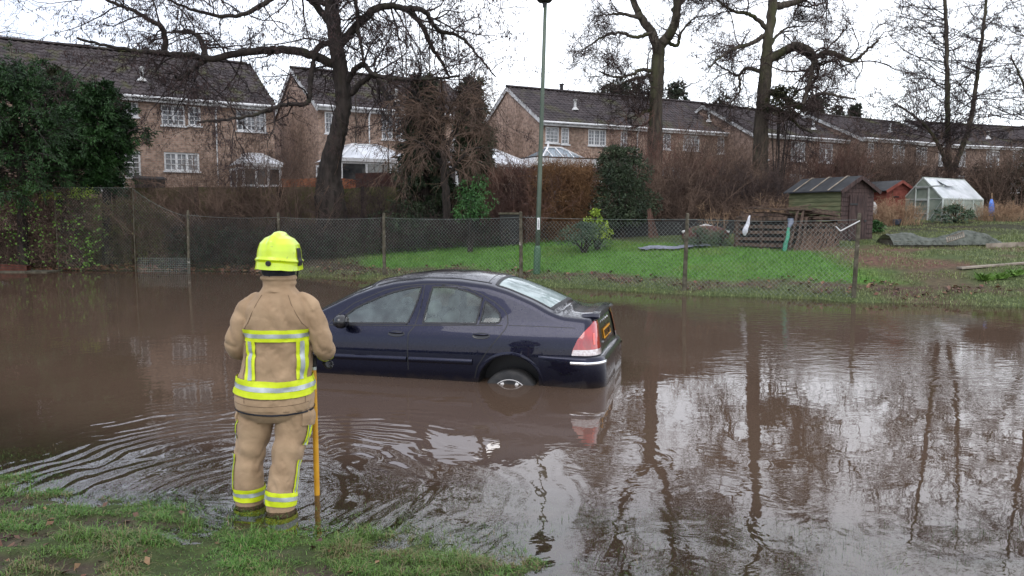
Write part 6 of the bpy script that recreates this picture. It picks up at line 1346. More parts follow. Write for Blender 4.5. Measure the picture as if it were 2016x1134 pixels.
    # wet leaf debris is left to the litter; interior
    def seat(x, y, w=.48):
        a = MB(); n = 12
        def rrect(cx_, cz_, wx_, wy_, tilt=0): th = np.linspace(0, 2*math.pi, 16, endpoint=False); c_, s_ = np.cos(th), np.sin(th); return np.stack([cx_ + wx_/2 * np.sign(c_) * np.abs(c_)**.5, y + wy_/2 * np.sign(s_) * np.abs(s_)**.5, np.full(16, cz_) + tilt * 0], 1)
        a.loft([rrect(x + .05, .34, .46, w), rrect(x + .05, .46, .52, w), rrect(x + .04, .52, .50, w * .95), rrect(x + .04, .53, .30, w * .6)])
        a.loft([rrect(x - .18, .48, .14, w), rrect(x - .24, .70, .16, w), rrect(x - .31, .93, .13, w * .9), rrect(x - .33, .99, .08, w * .55)]); s_ = a.build('seat', seatm, car_, smooth=True, local=True)
        h = MB(); h.loft([rrect(x - .345, 1.03, .06, .2), rrect(x - .35, 1.07, .10, .28), rrect(x - .355, 1.16, .10, .27), rrect(x - .355, 1.20, .05, .18)]); h.tube([(x - .34, y - .06, .97), (x - .345, y - .06, 1.05)], .008, 6); h.tube([(x - .34, y + .06, .97), (x - .345, y + .06, 1.05)], .008, 6); h.build('headrest', seatm, s_, smooth=True, local=True)
    for x, y in ((1.42, .36), (1.42, -.36), (.50, .36), (.50, -.36)): seat(x, y)
    mb = MB(); mb.loft([[(1.90 + a, y_, z) for a, z in ((0,.55),(.02,.85),(.12,.93),(.55,.95),(.60,.55))] for y_ in (-.72, .72)]); mb.build('dashboard', dash, car_, smooth=False, local=True)
    mb = MB(); a = np.linspace(0, 2*math.pi, 25); sc = np.array([1.78, -.36, .90]); ax1 = np.array([0, 1, 0]); ax2 = np.array([-.35, 0, .94]); mb.tube(sc + .185 * (np.cos(a)[:, None] * ax1 + np.sin(a)[:, None] * ax2), .015, 8)
    for q_ in (0, 2.1, 4.2): mb.tube([sc, sc + .18 * (math.cos(q_) * ax1 + math.sin(q_) * ax2)], .014, 6)
    mb.tube([sc - np.array([.01,0,0]), sc + np.array([.2, 0, -.08])], [.06, .04], 10); mb.build('steering_wheel', dash, car_, smooth=True, local=True)
    mb = MB(); mb.tube([(1.72, 0, 1.36), (1.72, 0, 1.30)], .01, 6); mb.box(1.70, 1.73, -.12, .12, 1.24, 1.30); mb.build('rear_view_mirror', black, car_, local=True)
    mb = MB(); mb.box(-.40, .02, -.66, .66, .93, .95); mb.build('parcel_shelf', seatm, car_, local=True)
    return car_
car()

# ------------------------------------------------------------------ the fireman, seen from behind
def fabric(name, c1, c2, sc=7, rough=.85):
    m, nt, b = newmat(name); L = nt.links; b.inputs['Roughness'].default_value = rough; b.inputs['Specular IOR Level'].default_value = .2; b.inputs['Sheen Weight'].default_value = .08
    tcn = node(nt, 'ShaderNodeTexCoord'); n1_ = node(nt, 'ShaderNodeTexNoise', Scale=sc, Detail=6); L.new(tcn.outputs['Object'], n1_.inputs['Vector'])
    r = node(nt, 'ShaderNodeValToRGB'); r.color_ramp.elements[0].position = .35; r.color_ramp.elements[1].position = .65; r.color_ramp.elements[0].color = (*c1, 1); r.color_ramp.elements[1].color = (*c2, 1)
    L.new(n1_.outputs[0], r.inputs[0]); L.new(r.outputs[0], b.inputs['Base Color'])
    n2_ = node(nt, 'ShaderNodeTexNoise', Scale=420.0, Detail=2); L.new(tcn.outputs['Object'], n2_.inputs['Vector']); n3_ = node(nt, 'ShaderNodeTexNoise', Scale=11.0, Detail=4, Distortion=.8); L.new(tcn.outputs['Object'], n3_.inputs['Vector'])
    b1 = node(nt, 'ShaderNodeBump', Distance=.0006); L.new(n2_.outputs[0], b1.inputs['Height']); b2_ = node(nt, 'ShaderNodeBump', Distance=.007); L.new(n3_.outputs[0], b2_.inputs['Height']); L.new(b1.outputs[0], b2_.inputs['Normal']); L.new(b2_.outputs[0], b.inputs['Normal']); return m
MT['tan'] = fabric('tan_fabric', (.27, .182, .108), (.37, .258, .158)); MT['hivis'] = mat('hivis_yellow', (.52, .62, .008), (.60, .70, .02), scale=20, rough=.6)
MT['hivis_silver'] = mat('hivis_silver', (.34, .38, .38), (.46, .50, .50), scale=14, rough=.35, metal=.3)
MT['helmet'] = mat('helmet_yellow', (.46, .62, .0), (.54, .70, .002), scale=9, rough=.3, coat=.7, spec=.5, c3=(.25,.33,.02), s3=38, r3=(.66,.74))
MT['skin'] = mat('skin', (.45, .25, .18), (.52, .31, .23), scale=8, rough=.5); MT['knit'] = mat('dark_knit', (.012, .013, .018), (.03, .03, .038), scale=30, rough=.9); MT['polegold'] = mat('pole_yellow', (.50, .24, .012), (.62, .32, .02), scale=8, rough=.35, spec=.5)
MT['boot'] = mat('boot_rubber', (.02, .018, .015), rough=.5)
def fireman():
    PX, PY_ = -1.50, 4.88; t = thing('person', 'person seen from behind in tan fire kit and yellow helmet holding a yellow pole', 'person', (PX, PY_, -.09))
    Zg = .09
    def v(x, y, z): return np.array([x, y, z + Zg])     # x right, y away, z above water -> local
    def sm(keys, n):
        k = np.array(keys, float); s = np.linspace(0, len(k) - 1, n); i = np.minimum(s.astype(int), len(k) - 2); f = s - i; P = np.vstack([2*k[0]-k[1], k, 2*k[-1]-k[-2]]); a, b_, c, d = P[i], P[i+1], P[i+2], P[i+3]; f = f[:, None]
        return .5 * ((2*b_) + (-a+c)*f + (2*a-5*b_+4*c-d)*f*f + (-a+3*b_-3*c+d)*f**3)
    # body: one continuous skinned figure under the kit
    J = [('pelvis',-.04,.0,.72,.11),('waist',-.02,.0,.92,.11),('chest',0,-.01,1.15,.15),('upper',0,.0,1.27,.10),('neck',.0,.01,1.44,.058),('skull',.0,.03,1.54,.085),('crown',.0,.03,1.64,.09),
         ('sl',-.16,0,1.28,.045),('el',-.28,.0,1.05,.04),('wl',-.235,.19,.985,.03),('sr',.16,0,1.28,.045),('er',.275,.0,1.05,.04),('wr',.24,.16,.985,.03),
         ('hl',-.15,0,.66,.08),('kl',-.215,.0,.36,.055),('al',-.22,.02,-.01,.045),('tl_',-.22,.16,-.05,.04),('hr',.06,0,.66,.08),('kr',.04,-.05,.34,.055),('ar',.005,-.11,-.01,.04),('tr_',.01,.03,-.05,.035)]
    E_ = [('pelvis','waist'),('waist','chest'),('chest','upper'),('upper','neck'),('neck','skull'),('skull','crown'),('upper','sl'),('sl','el'),('el','wl'),('upper','sr'),('sr','er'),('er','wr'),('pelvis','hl'),('hl','kl'),('kl','al'),('al','tl_'),('pelvis','hr'),('hr','kr'),('kr','ar'),('ar','tr_')]
    idx = {j[0]: i for i, j in enumerate(J)}; me = bpy.data.meshes.new('body'); me.from_pydata([tuple(v(j[1], j[2], j[3])) for j in J], [(idx[a], idx[b_]) for a, b_ in E_], []); me.materials.append(MT['skin'])
    bo = bpy.data.objects.new('body', me); C.objects.link(bo); bo.parent = t; md = bo.modifiers.new('skin', 'SKIN'); sk = me.skin_vertices[0].data if me.skin_vertices else None
    if sk is None:
        bm = bmesh.new(); bm.from_mesh(me); bm.verts.layers.skin.verify(); bm.to_mesh(me); bm.free(); sk = me.skin_vertices[0].data
    for i, j in enumerate(J): sk[i].radius = (j[4], j[4]); sk[i].use_root = (i == 0)
    md.use_smooth_shade = True; ss = bo.modifiers.new('sub', 'SUBSURF'); ss.levels = 1; ss.render_levels = 2
    # parametric garments: rows of (cx, cy, z, half width, half depth)
    NA = 72
    def wrinkle(P, amp, seed, st=(7, 7, 9)):
        w1 = fbm(P[..., 0] * st[0] + 9, P[..., 1] * st[1] + 9, P[..., 2] * st[2], seed=seed, oct=2) - .5
        q = P[..., 2] * 7 + (P[..., 0] * 6 * np.sign(P[..., 0] + .001)); rd_ = 1 - np.abs(2 * fbm(P[..., 0] * 8 + q * .3, P[..., 1] * 8, P[..., 2] * 4.2 + 4, seed=seed + 3, oct=3) - 1)
        return w1 * amp - amp * 1.1 * np.clip((rd_ - .80) / .2, 0, 1) ** 1.5
    def garment(keys, n, ex=2.4, amp=.012, seed=1, a0=0, a1=2*math.pi, z0=None, z1=None, off=0.0, na=NA, fold=None, st=(7, 7, 9)):
        k = sm(keys, n); a = np.linspace(a0, a1, na + (0 if abs(a1 - a0 - 2*math.pi) > 1e-6 else 1)); c_, s_ = np.cos(a), np.sin(a)
        if z0 is not None:
            zs = np.linspace(z0, z1, max(4, int(abs(z1 - z0) / .012) + 2)); order = np.argsort(k[:, 2]); k = np.stack([np.interp(zs, k[order, 2], k[order, j]) for j in range(5)], 1)
        X_ = k[:, 0][:, None] + (k[:, 3][:, None]) * np.sign(c_) * np.abs(c_)**(2/ex); Y_ = k[:, 1][:, None] + k[:, 4][:, None] * np.sign(s_) * np.abs(s_)**(2/ex); Z_ = np.repeat(k[:, 2][:, None], len(a), 1)
        P = np.stack([X_, Y_, Z_], -1); nx = np.stack([c_ / 1, s_ / 1, 0 * a], -1)[None]; d = wrinkle(P, amp, seed, st)[..., None] + off
        if fold is not None: d = d + fold(P)[..., None]
        return P + nx * d + np.array([0, 0, Zg])
    TOR = [(-.045,.0,.640,.250,.165),(-.045,.0,.70,.256,.170),(-.042,.0,.78,.248,.162),(-.028,.0,.90,.228,.150),(-.014,.0,1.02,.214,.142),(-.008,-.005,1.14,.208,.142),(-.004,-.01,1.24,.210,.142),(0,-.01,1.30,.208,.134),(0,-.008,1.345,.185,.118),(0,-.004,1.385,.140,.102),(0,.0,1.415,.104,.090),(.0,.0,1.44,.094,.086)]
    def tfold(P): # blousing above the hem, raglan pull lines from the armpits, centre back hollow
        x, z = P[..., 0], P[..., 2]; d = .012 * np.exp(-((z - .86) / .035)**2) * np.sin(x * 22) - .010 * np.exp(-(x / .035)**2) * np.clip((z - .95) * 4, 0, 1)
        d += .010 * np.sin((np.abs(x) * 1.0 + (z - 1.1) * .9) * 55) * np.exp(-((np.abs(x) - .19) / .05)**2) * np.exp(-((z - 1.17) / .09)**2)
        return d
    sx_ = .985
    jb = MB(); jb.grid(garment(TOR, 90, seed=5, fold=tfold, amp=.010))
    COL = [(0,.005,1.405,.116,.102),(0,.005,1.43,.100,.094),(0,.01,1.45,.105,.098),(0,.01,1.475,.100,.094),(0,.012,1.502,.104,.098),(0,.012,1.507,.098,.092),(0,.012,1.48,.090,.084)]
    jb.grid(garment(COL, 26, ex=2.1, seed=8, amp=.005, st=(14,14,30), fold=lambda P: .003 * np.sin(P[..., 2] * 95 + P[..., 0] * 12)))
    def limb_tube(pts, rad, n, seed, amp=.012, squash=.92, foldamp=.0025, sides=40, off=0, s0=0.0, s1=1.0, ring=None):
        P = catmull(pts, n * 3); P = resample(P, n); r = np.interp(np.linspace(0, 1, n), np.linspace(0, 1, len(rad)), rad)
        sel = (np.linspace(0, 1, n) >= s0) & (np.linspace(0, 1, n) <= s1); T = nrm(np.gradient(P, axis=0)); ref = np.array([0, 1, 0.]); A = nrm(np.cross(T, ref)); B = np.cross(T, A); a = np.linspace(0, 2*math.pi, sides + 1) if ring is None else np.linspace(*ring, sides)
        s = np.linspace(0, 1, n)[:, None]
        base = P[:, None] + A[:, None] * np.cos(a)[None, :, None] * r[:, None, None] + B[:, None] * np.sin(a)[None, :, None] * (r * squash)[:, None, None]
        d = wrinkle(base, amp, seed) + foldamp * np.sin(s * 34 + 2.5 * np.sin(a)[None] + seed) * np.exp(-((s - .5) / .20)**2)
        nrm_ = A[:, None] * np.cos(a)[None, :, None] + B[:, None] * np.sin(a)[None, :, None]
        return (base + nrm_ * (d + off)[..., None])[sel] + np.array([0, 0, Zg])
    armL = ([(-.115,-.005,1.36),(-.185,-.01,1.305),(-.245,-.02,1.18),(-.284,-.01,1.06),(-.282,.06,1.005),(-.252,.16,.985),(-.225,.22,.975)], [.050,.074,.076,.072,.074,.062,.054])
    armR = ([(.115,-.005,1.36),(.185,-.01,1.305),(.240,-.02,1.18),(.276,-.01,1.06),(.278,.04,1.005),(.256,.12,.985),(.238,.17,.978)], [.050,.074,.076,.072,.074,.060,.052])
    for k, (p_, r_) in enumerate((armL, armR)): jb.grid(limb_tube(p_, r_, 60, 20 + k, amp=.011))
    jk = jb.build('jacket', MT['tan'], t, smooth=True, local=True); rm = jk.modifiers.new('weld', 'REMESH'); rm.mode = 'VOXEL'; rm.voxel_size = .0065; rm.use_smooth_shade = True
    # the voxel remesh needs closed volumes: thicken first
    sol = jk.modifiers.new('cloth', 'SOLIDIFY'); sol.thickness = .022; sol.offset = 1; jk.modifiers.move(1, 0); sm_ = jk.modifiers.new('relax', 'SMOOTH'); sm_.iterations = 2; sm_.factor = .5
    # high visibility tape on the jacket: yellow, silver, yellow
    def band(name, par, gen, lims, vertical=False):
        for (a_, b_, m, o) in lims:
            mb = MB(); mb.grid(gen(a_, b_, o)); mb.build(name, MT[m], par, smooth=True, local=True)
    tp = lambda z0, z1, off: garment(TOR, 90, seed=5, fold=tfold, amp=.010, z0=z0, z1=z1, off=off)
    def curved(z0, z1, off, dip):   # tape follows the sag of the hem
        P = tp(z0, z1, off).copy(); P[..., 2] += -dip * (1 - (P[..., 0] / .26)**2) * np.where(P[..., 1] < 0, 1, .2); return P
    band('reflective_tape', jk, lambda a_, b_, o: tp(a_, b_, o), [(1.092, 1.168, 'hivis', .010), (1.117, 1.143, 'hivis_silver', .0125)])
    band('reflective_tape', jk, lambda a_, b_, o: curved(a_, b_, o, .022), [(.752, .862, 'hivis', .011), (.795, .825, 'hivis_silver', .0135)])
    for s in (-1, 1):
        for hw, m, o in ((.030, 'hivis', .011), (.011, 'hivis_silver', .0135)):
            zs = np.linspace(.85, 1.095, 30); P = []
            for w in np.linspace(-hw, hw, 5):
                xx = s * (.150 + (.010 if s > 0 else 0)) + w; row = []
                for z in zs:
                    k = sm(TOR, 90); j = [np.interp(z, k[:, 2], k[:, c]) for c in range(5)]; cc_ = np.clip((abs(xx - j[0]) / j[3]), 0, .995)**(2.4/2); a = math.acos(cc_) if xx > j[0] else math.pi - math.acos(cc_); a = -a
                    base = np.array([j[0] + j[3] * np.sign(math.cos(a)) * abs(math.cos(a))**(2/2.4), j[1] - j[4] * abs(math.sin(a))**(2/2.4), z]); d = wrinkle(base, .010, 5) + tfold(base) + o
                    row.append(base + np.array([math.cos(a), math.sin(a), 0]) * d + np.array([0, 0, Zg]))
                P.append(row)
            mb = MB(); mb.grid(np.array(P)); mb.build('reflective_tape', MT[m], jk, smooth=True, local=True)
    for k, (p_, r_) in enumerate((armL, armR)):
        mb = MB(); mb.grid(limb_tube(p_, r_, 60, 20 + k, amp=.011, off=.010, s0=.86, s1=.965)); mb.build('cuff_tape', MT['hivis'], jk, smooth=True, local=True)
    # seams and dark hem
    mb = MB(); H = garment(TOR, 90, seed=5, fold=tfold, amp=.010, z0=.628, z1=.652, off=.004); H[..., 2] += -.020 * (1 - (H[..., 0] / .27)**2) * np.where(H[..., 1] < 0, 1, .1); mb.grid(H); mb.build('hem', MT['knit'], jk, smooth=True, local=True)
    # sewn seams: raglan shoulders, side panels, yoke
    kk = sm(TOR, 90)
    def on_back(x, z, off):
        j = [np.interp(z, kk[:, 2], kk[:, c]) for c in range(5)]; cc_ = np.clip(abs(x - j[0]) / j[3], 0, .995) ** 1.2; a = math.acos(cc_); a = -(a if x > j[0] else math.pi - a)
        base = np.array([j[0] + j[3] * np.sign(math.cos(a)) * abs(math.cos(a))**(2/2.4), j[1] - j[4] * abs(math.sin(a))**(2/2.4), z]); return base + np.array([math.cos(a), math.sin(a), 0]) * (wrinkle(base, .010, 5) + tfold(base) + off) + np.array([0, 0, Zg])
    MT['seam'] = mat('seam_thread', (.15, .10, .06), rough=.9)
    sb = MB()
    for s in (-1, 1):
        sb.tube([on_back(s * x_, z_, .0015) for x_, z_ in ((.085, 1.385), (.11, 1.33), (.14, 1.27), (.165, 1.21), (.19, 1.17))], .0022, 5, cap=False)
        sb.tube([on_back(s * .188 - .01, z_, .0015) for z_ in np.linspace(1.16, .70, 14)], .0018, 5, cap=False)
    for zz_ in (.742, .70): sb.tube([on_back(x_ - .04, zz_ - .018 * (1 - (x_/.24)**2), .0015) for x_ in np.linspace(-.235, .235, 20)], .0016, 5, cap=False)
    sb.build('seam', MT['seam'], jk, local=True)
    # trousers
    tb = MB(); HIP = [(-.04,.0,.83,.18,.12),(-.045,.0,.75,.205,.14),(-.048,.0,.68,.215,.145),(-.048,.0,.62,.205,.135),(-.048,.0,.575,.15,.10)]; tb.grid(garment(HIP, 24, seed=31, amp=.006))
    legL = ([(-.125,.0,.72),(-.168,.0,.60),(-.195,.0,.46),(-.222,.0,.33),(-.232,-.01,.18),(-.232,-.01,.06),(-.234,-.01,-.03)], [.104,.124,.113,.101,.094,.099,.088])
    legR = ([(.060,.0,.72),(.078,-.01,.60),(.066,-.03,.46),(.036,-.06,.33),(.018,-.09,.18),(.008,-.11,.06),(.004,-.12,-.03)], [.104,.124,.111,.097,.091,.095,.085])
    for k, (p_, r_) in enumerate((legL, legR)): tb.grid(limb_tube(p_, r_, 90, 40 + k, amp=.010, squash=.95, foldamp=.005))
    tr_ = tb.build('trousers', MT['tan'], t, smooth=True, local=True); sol = tr_.modifiers.new('cloth', 'SOLIDIFY'); sol.thickness = .022; sol.offset = 1; rm = tr_.modifiers.new('weld', 'REMESH'); rm.mode = 'VOXEL'; rm.voxel_size = .0065; rm.use_smooth_shade = True; sm_ = tr_.modifiers.new('relax', 'SMOOTH'); sm_.iterations = 2; sm_.factor = .5
    for k, (p_, r_) in enumerate((legL, legR)):
        for s0, s1, m, o in ((.800, .925, 'hivis', .008), (.842, .885, 'hivis_silver', .0105)):
            mb = MB(); mb.grid(limb_tube(p_, r_, 90, 40 + k, amp=.010, squash=.95, foldamp=.005, off=o, s0=s0, s1=s1)); mb.build('ankle_tape', MT[m], tr_, smooth=True, local=True)
        # side stripe with a gap above the knee; angle on the outer side turned a little to the back
        a_out = (math.pi - .50) if k == 0 else .30
        for s0, s1 in ((.22, .40), (.52, .81)):
            for hw, m, o in ((.20, 'hivis', .008), (.07, 'hivis_silver', .0105)):
                for sgn in (1,):
                    c_ang = a_out; P = limb_tube(p_, r_, 90, 40 + k, amp=.010, squash=.95, foldamp=.005, off=o, s0=s0, s1=s1, ring=(c_ang - hw, c_ang + hw), sides=6)
                    mb = MB(); mb.grid(P); mb.build('side_stripe', MT[m], tr_, smooth=True, local=True)
        mb = MB(); a_p = math.pi - .1 if k == 0 else .35
        P = limb_tube(p_, r_, 90, 40 + k, amp=.010, squash=.95, foldamp=.005, off=.014, s0=.10, s1=.24, ring=(a_p - .55, a_p + .55), sides=14); mb.grid(P)
        Q = limb_tube(p_, r_, 90, 40 + k, amp=.010, squash=.95, foldamp=.005, off=-.01, s0=.10, s1=.24, ring=(a_p - .55, a_p + .55), sides=14)
        mb.grid(np.stack([P[0], Q[0]])); mb.grid(np.stack([Q[-1], P[-1]])); mb.grid(np.stack([Q[:, 0], P[:, 0]])); mb.grid(np.stack([P[:, -1], Q[:, -1]])); mb.build('pocket', MT['tan'], tr_, smooth=False, local=True)
    # boots under the water
    for k, (bx, by) in enumerate(((-.234, -.01), (.004, -.12))):
        mb = MB(); mb.loft([[(bx + .075 * math.cos(a) , by + .09 * math.sin(a) + .02, z + Zg) for a in np.linspace(0, 2*math.pi, 16, endpoint=False)] for z in (.02, -.03)] + [[(bx + .055 * math.cos(a), by + .05 + .14 * math.sin(a), z + Zg) for a in np.linspace(0, 2*math.pi, 16, endpoint=False)] for z in (-.05, -.085)]); mb.build('boot', MT['boot'], t, smooth=True, local=True)
    # helmet, turned and tilted slightly
    hc = v(.0, .035, 1.645); Mh = Matrix.Rotation(math.radians(2.5), 3, 'Y') @ Matrix.Rotation(math.radians(-7), 3, 'Z')
    def hsurf(u_, a, off=0):   # u 0 rim .. 1 crown
        zprof = np.interp(u_, [0,.08,.25,.45,.62,.78,.90,1], [-.088,-.07,-.03,.02,.062,.096,.116,.122]); wprof = np.interp(u_, [0,.08,.25,.45,.62,.78,.90,1], [.142,.138,.133,.128,.116,.086,.048,0]); 
        ex_ = 2.25; c_, s_ = np.cos(a), np.sin(a); x = (wprof + off) * np.sign(c_) * np.abs(c_)**(2/ex_); y = (wprof * 1.20 + off) * np.sign(s_) * np.abs(s_)**(2/ex_); z = zprof + off * u_
        comb = .020 * np.exp(-(x / .024)**4) * np.clip((u_ - .28) / .3, 0, 1); z = z + comb; y = y * (1 + .10 * np.exp(-(x / .024)**4) * np.clip((u_ - .3) * 3, 0, 1) * (1 - u_))
        # brow line moulding round the back and a dipping rear rim
        ridge = .009 * np.exp(-((u_ - .20 - .05 * np.clip(-s_, 0, 1)) / .035)**2); x = x * (1 + ridge / .13); y = y * (1 + ridge / .13)
        z = z - .012 * np.clip(-s_, 0, 1) * (1 - u_)**3 - .030 * np.clip(np.abs(c_) - .5, 0, 1) * (1 - u_)**4
        return np.stack([x, y, z], -1)
    uu, aa = np.meshgrid(np.linspace(0, 1, 60), np.linspace(0, 2*math.pi, 97), indexing='ij'); P = hsurf(uu, aa) @ np.array(Mh).T + hc
    mb = MB(); mb.grid(P); inn = hsurf(uu[:12], aa[:12], -.008)[::-1] @ np.array(Mh).T + hc; mb.grid(inn); he = mb.build('helmet', MT['helmet'], t, smooth=True, local=True)
    kn = np.array(Mh) @ hsurf(np.array(.16), np.array(-math.pi/2)) + hc; mb = MB(); mb.lathe([(.001, -.012), (.013, -.012), (.017, -.008), (.017, .01)], kn, 16, 'y'); mb.build('knob', MT['black'], he, smooth=False, local=True)
    for s in (-1, 1):
        rows = [hsurf(np.linspace(.10, .52, 10), np.full(10, (0 if s > 0 else math.pi) + d_), .004) @ np.array(Mh).T + hc for d_ in (-.16, 0, .16)]; mb = MB(); mb.grid(np.array(rows)); mb.build('side_strip', MT['black'], he, smooth=True, local=True)
        mb = MB(); mb.tube([v(s * .12, .03, 1.55), v(s * .105, .05, 1.49), v(s * .05, .10, 1.455)], .006, 6); mb.build('chin_strap', MT['black'], he, smooth=True, local=True)
    mb = MB(); mb.grid(garment([(0,.02,1.475,.094,.088),(0,.02,1.51,.100,.092),(0,.03,1.55,.108,.110),(0,.035,1.59,.112,.118)], 14, seed=3, amp=.004, ex=2.1)); mb.build('neck_guard', MT['knit'], he, smooth=True, local=True)
    # gloved hands: right closed round the pole, left resting in front
    def glove(name, wrist, palm_c, fdir, side, curl, spread, thumb_dir, mt):
        """skin-modified hand: palm fan plus five jointed fingers"""
        W = np.array(wrist); Pc = np.array(palm_c); fd_ = nrm(np.array(fdir)[None])[0]; sd = nrm(np.array(side)[None])[0]; nr = np.cross(fd_, sd); V = [W, Pc]; Ed = [(0, 1)]; Rd = [.030, .034]
        lens = [.078, .086, .080, .064]
        for i in range(4):
            o = (i - 1.5) * .021; k0 = Pc + sd * o + fd_ * .045; V.append(k0); Rd.append(.0125); Ed.append((1, len(V) - 1)); p_ = k0; dirv = fd_.copy(); ang = 0
            for j, fr_ in enumerate((.46, .32, .24)):
                ang += curl[j]; dv = math.cos(ang) * fd_ + math.sin(ang) * nr + sd * spread * (i - 1.5) * .1; p_ = p_ + dv * lens[i] * fr_; V.append(p_); Rd.append(.0105 - .001 * j); Ed.append((len(V) - 2, len(V) - 1))
        td = nrm(np.array(thumb_dir)[None])[0]; b0 = Pc - sd * .034 - fd_ * .005; V.append(b0); Rd.append(.015); Ed.append((1, len(V) - 1)); V.append(b0 + td * .035); Rd.append(.012); Ed.append((len(V) - 2, len(V) - 1)); V.append(b0 + td * .035 + (td * .6 + nr * .8) * .026); Rd.append(.0105); Ed.append((len(V) - 2, len(V) - 1))
        me = bpy.data.meshes.new(name); me.from_pydata([tuple(q + np.array([0, 0, Zg])) for q in V], Ed, []); bm = bmesh.new(); bm.from_mesh(me); bm.verts.layers.skin.verify(); bm.to_mesh(me); bm.free(); me.materials.append(mt)
        o = bpy.data.objects.new(name, me); C.objects.link(o); o.parent = t; o.modifiers.new('skin', 'SKIN').use_smooth_shade = True
        for i, r in enumerate(Rd): me.skin_vertices[0].data[i].radius = (r, r); me.skin_vertices[0].data[i].use_root = (i == 0)
        s_ = o.modifiers.new('sub', 'SUBSURF'); s_.levels = 1; s_.render_levels = 2; return o
    glove('glove', (.238, .165, .975), (.236, .205, .945), (-.25, .25, -.93), (-.2, .9, .3), (.75, 1.0, .9), 1, (-.6, .3, -.5), MT['black'])
    glove('glove', (-.228, .20, .972), (-.215, .235, .945), (.35, .25, -.90), (.9, .1, .35), (.35, .5, .45), 2, (.8, .4, -.3), MT['black'])
    mb = MB(); c0 = catmull([v(-.30, .12, .96), v(-.275, .20, .93), v(-.22, .26, .925)], 8)
    return t
fireman()
pb, pt_ = atZ(625, 1000, -.09), atD(616.5, 696, 5.055); t = thing('wading_pole', 'long yellow pole with black grip held upright at the fireman right hand', 'pole', tuple(pb))
def pp_(f): return pb + (pt_ - pb) * f
mb = MB(); mb.tube([pp_(0), pp_(.46)], .0185, 16); mb.tube([pp_(.46), pp_(.468)], .0196, 16); mb.tube([pp_(.468), pp_(.895)], .0185, 16); mb.build('shaft', MT['polegold'], t, smooth=False)
mb = MB(); mb.tube([pp_(.895), pp_(.915)], .0205, 16); mb.build('collar', MT['hivis_silver'], t)
mb = MB(); mb.tube([pp_(.915), pp_(.93), pp_(.99), pp_(1.0)], [.020, .0225, .0225, .017], 16); mb.build('grip', MT['black'], t)

# ------------------------------------------------------------------ grass, litter
def blades(name, label, x, y, z, h, w, col, seed, bend=.5, mat_='grass'):
    rng = np.random.default_rng(seed); n = len(x); a = rng.uniform(0, 2*math.pi, n); lean_ = rng.uniform(.1, 1.0, n) * bend; h = h * rng.uniform(.5, 1.3, n); w = w * rng.uniform(.7, 1.3, n)
    d = np.stack([np.cos(a), np.sin(a), 0*a], 1); s = np.stack([-np.sin(a), np.cos(a), 0*a], 1); b = np.stack([x, y, z], 1)
    m1 = b + d * (h * lean_ * .35)[:, None] + np.array([0, 0, 1]) * (h * np.maximum(.6 - .12 * lean_, .2))[:, None]; tp_ = b + d * (h * lean_)[:, None] + np.array([0, 0, 1]) * (h * np.maximum(1 - .45 * lean_, .12))[:, None]
    V = np.stack([b - s * w[:, None]/2, b + s * w[:, None]/2, m1 + s * w[:, None] * .35, m1 - s * w[:, None] * .35, tp_], 1); q = np.arange(n)[:, None] * 5 + np.array([[0, 1, 2, 3]]); t_ = np.arange(n)[:, None] * 5 + np.array([[3, 2, 4]])
    mb = MB(); mb.add(V.reshape(-1, 3), q, t_); mb.c.append((0, np.repeat(col, 5, 0))); o = mb.build(name, MT[mat_]); tag(o, label, 'grass', kind='stuff'); return o
rng = np.random.default_rng(5)
n = 300000; x = rng.uniform(-4.8, 2.2, n); y = rng.uniform(2.9, 6.1, n); z = terrain(x, y); md_ = mudmask(x, y); cl_ = fbm(x * 5, y * 5, seed=44); dn = dnear(x, y)
pr = np.where(z > .0, np.where(md_ > .4, .16, 1.0) * np.clip((cl_ - .30) * 4, .15, 1), np.clip(1.15 + z / .10, 0, 1) * .8 * np.clip((cl_ - .30) * 5, .1, 1)); k = rng.uniform(0, 1, n) < pr; x, y, z, cl_ = x[k], y[k], z[k], cl_[k]
hue = fbm(x * 2, y * 2, seed=50)[:, None]; r_ = rng.uniform(0, 1, (len(x), 1)); col = np.array([[.040, .102, .014]]) * (1 - hue) * 1.6 + np.array([[.075, .115, .025]]) * hue * 1.1; col = np.where(r_ > .90, np.array([[.20, .16, .08]]), col * (.55 + .9 * rng.uniform(0, 1, (len(x), 1)))); dead = fbm(x * 3.1, y * 4.7, seed=52)[:, None]; col = np.where((dead > .64) & (r_ > .45), np.array([[.13, .105, .05]]) * (.6 + .8 * r_), col)
hh = np.where(z > 0, .020 + .030 * np.clip((cl_ - .35) * 2.2, 0, 1) + .045 * np.clip((fbm(x * 3.3, y * 3.3, seed=47) - .54) * 9, 0, 1), np.minimum(.03 - z * .8, .08) * (.5 + .5 * rng.uniform(0, 1, len(x)))); blades('bank_grass', 'green grass on the muddy near bank', x, y, z - .004, hh, .0042, col, 1, bend=1.9)
n = 5200; x = rng.uniform(-.6, 4.2, n); y = rng.uniform(3.3, 4.6, n); z = terrain(x, y); cl_ = fbm(x * 2.2, y * 3.5, seed=45); k = (z < 0) & (z > -.14) & (rng.uniform(0, 1, n) < np.clip((cl_ - .46) * 5, 0, 1)); x, y, z = x[k], y[k], z[k]
blades('flooded_grass', 'grass tips poking through the shallow water at the bottom right', x, y, z, -z + rng.uniform(-.01, .035, len(x)), .004, np.tile([[.035, .075, .022]], (len(x), 1)) * rng.uniform(.5, 1.4, (len(x), 1)), 2, bend=.35)
n = 260000; x = rng.uniform(-7.5, 20, n); y = rng.uniform(14.5, 30, n); z = terrain(x, y); d = dfar(x, y); n1 = fbm(x * .8, y * .8, seed=31); dd = d + (n1 - .5) * .9
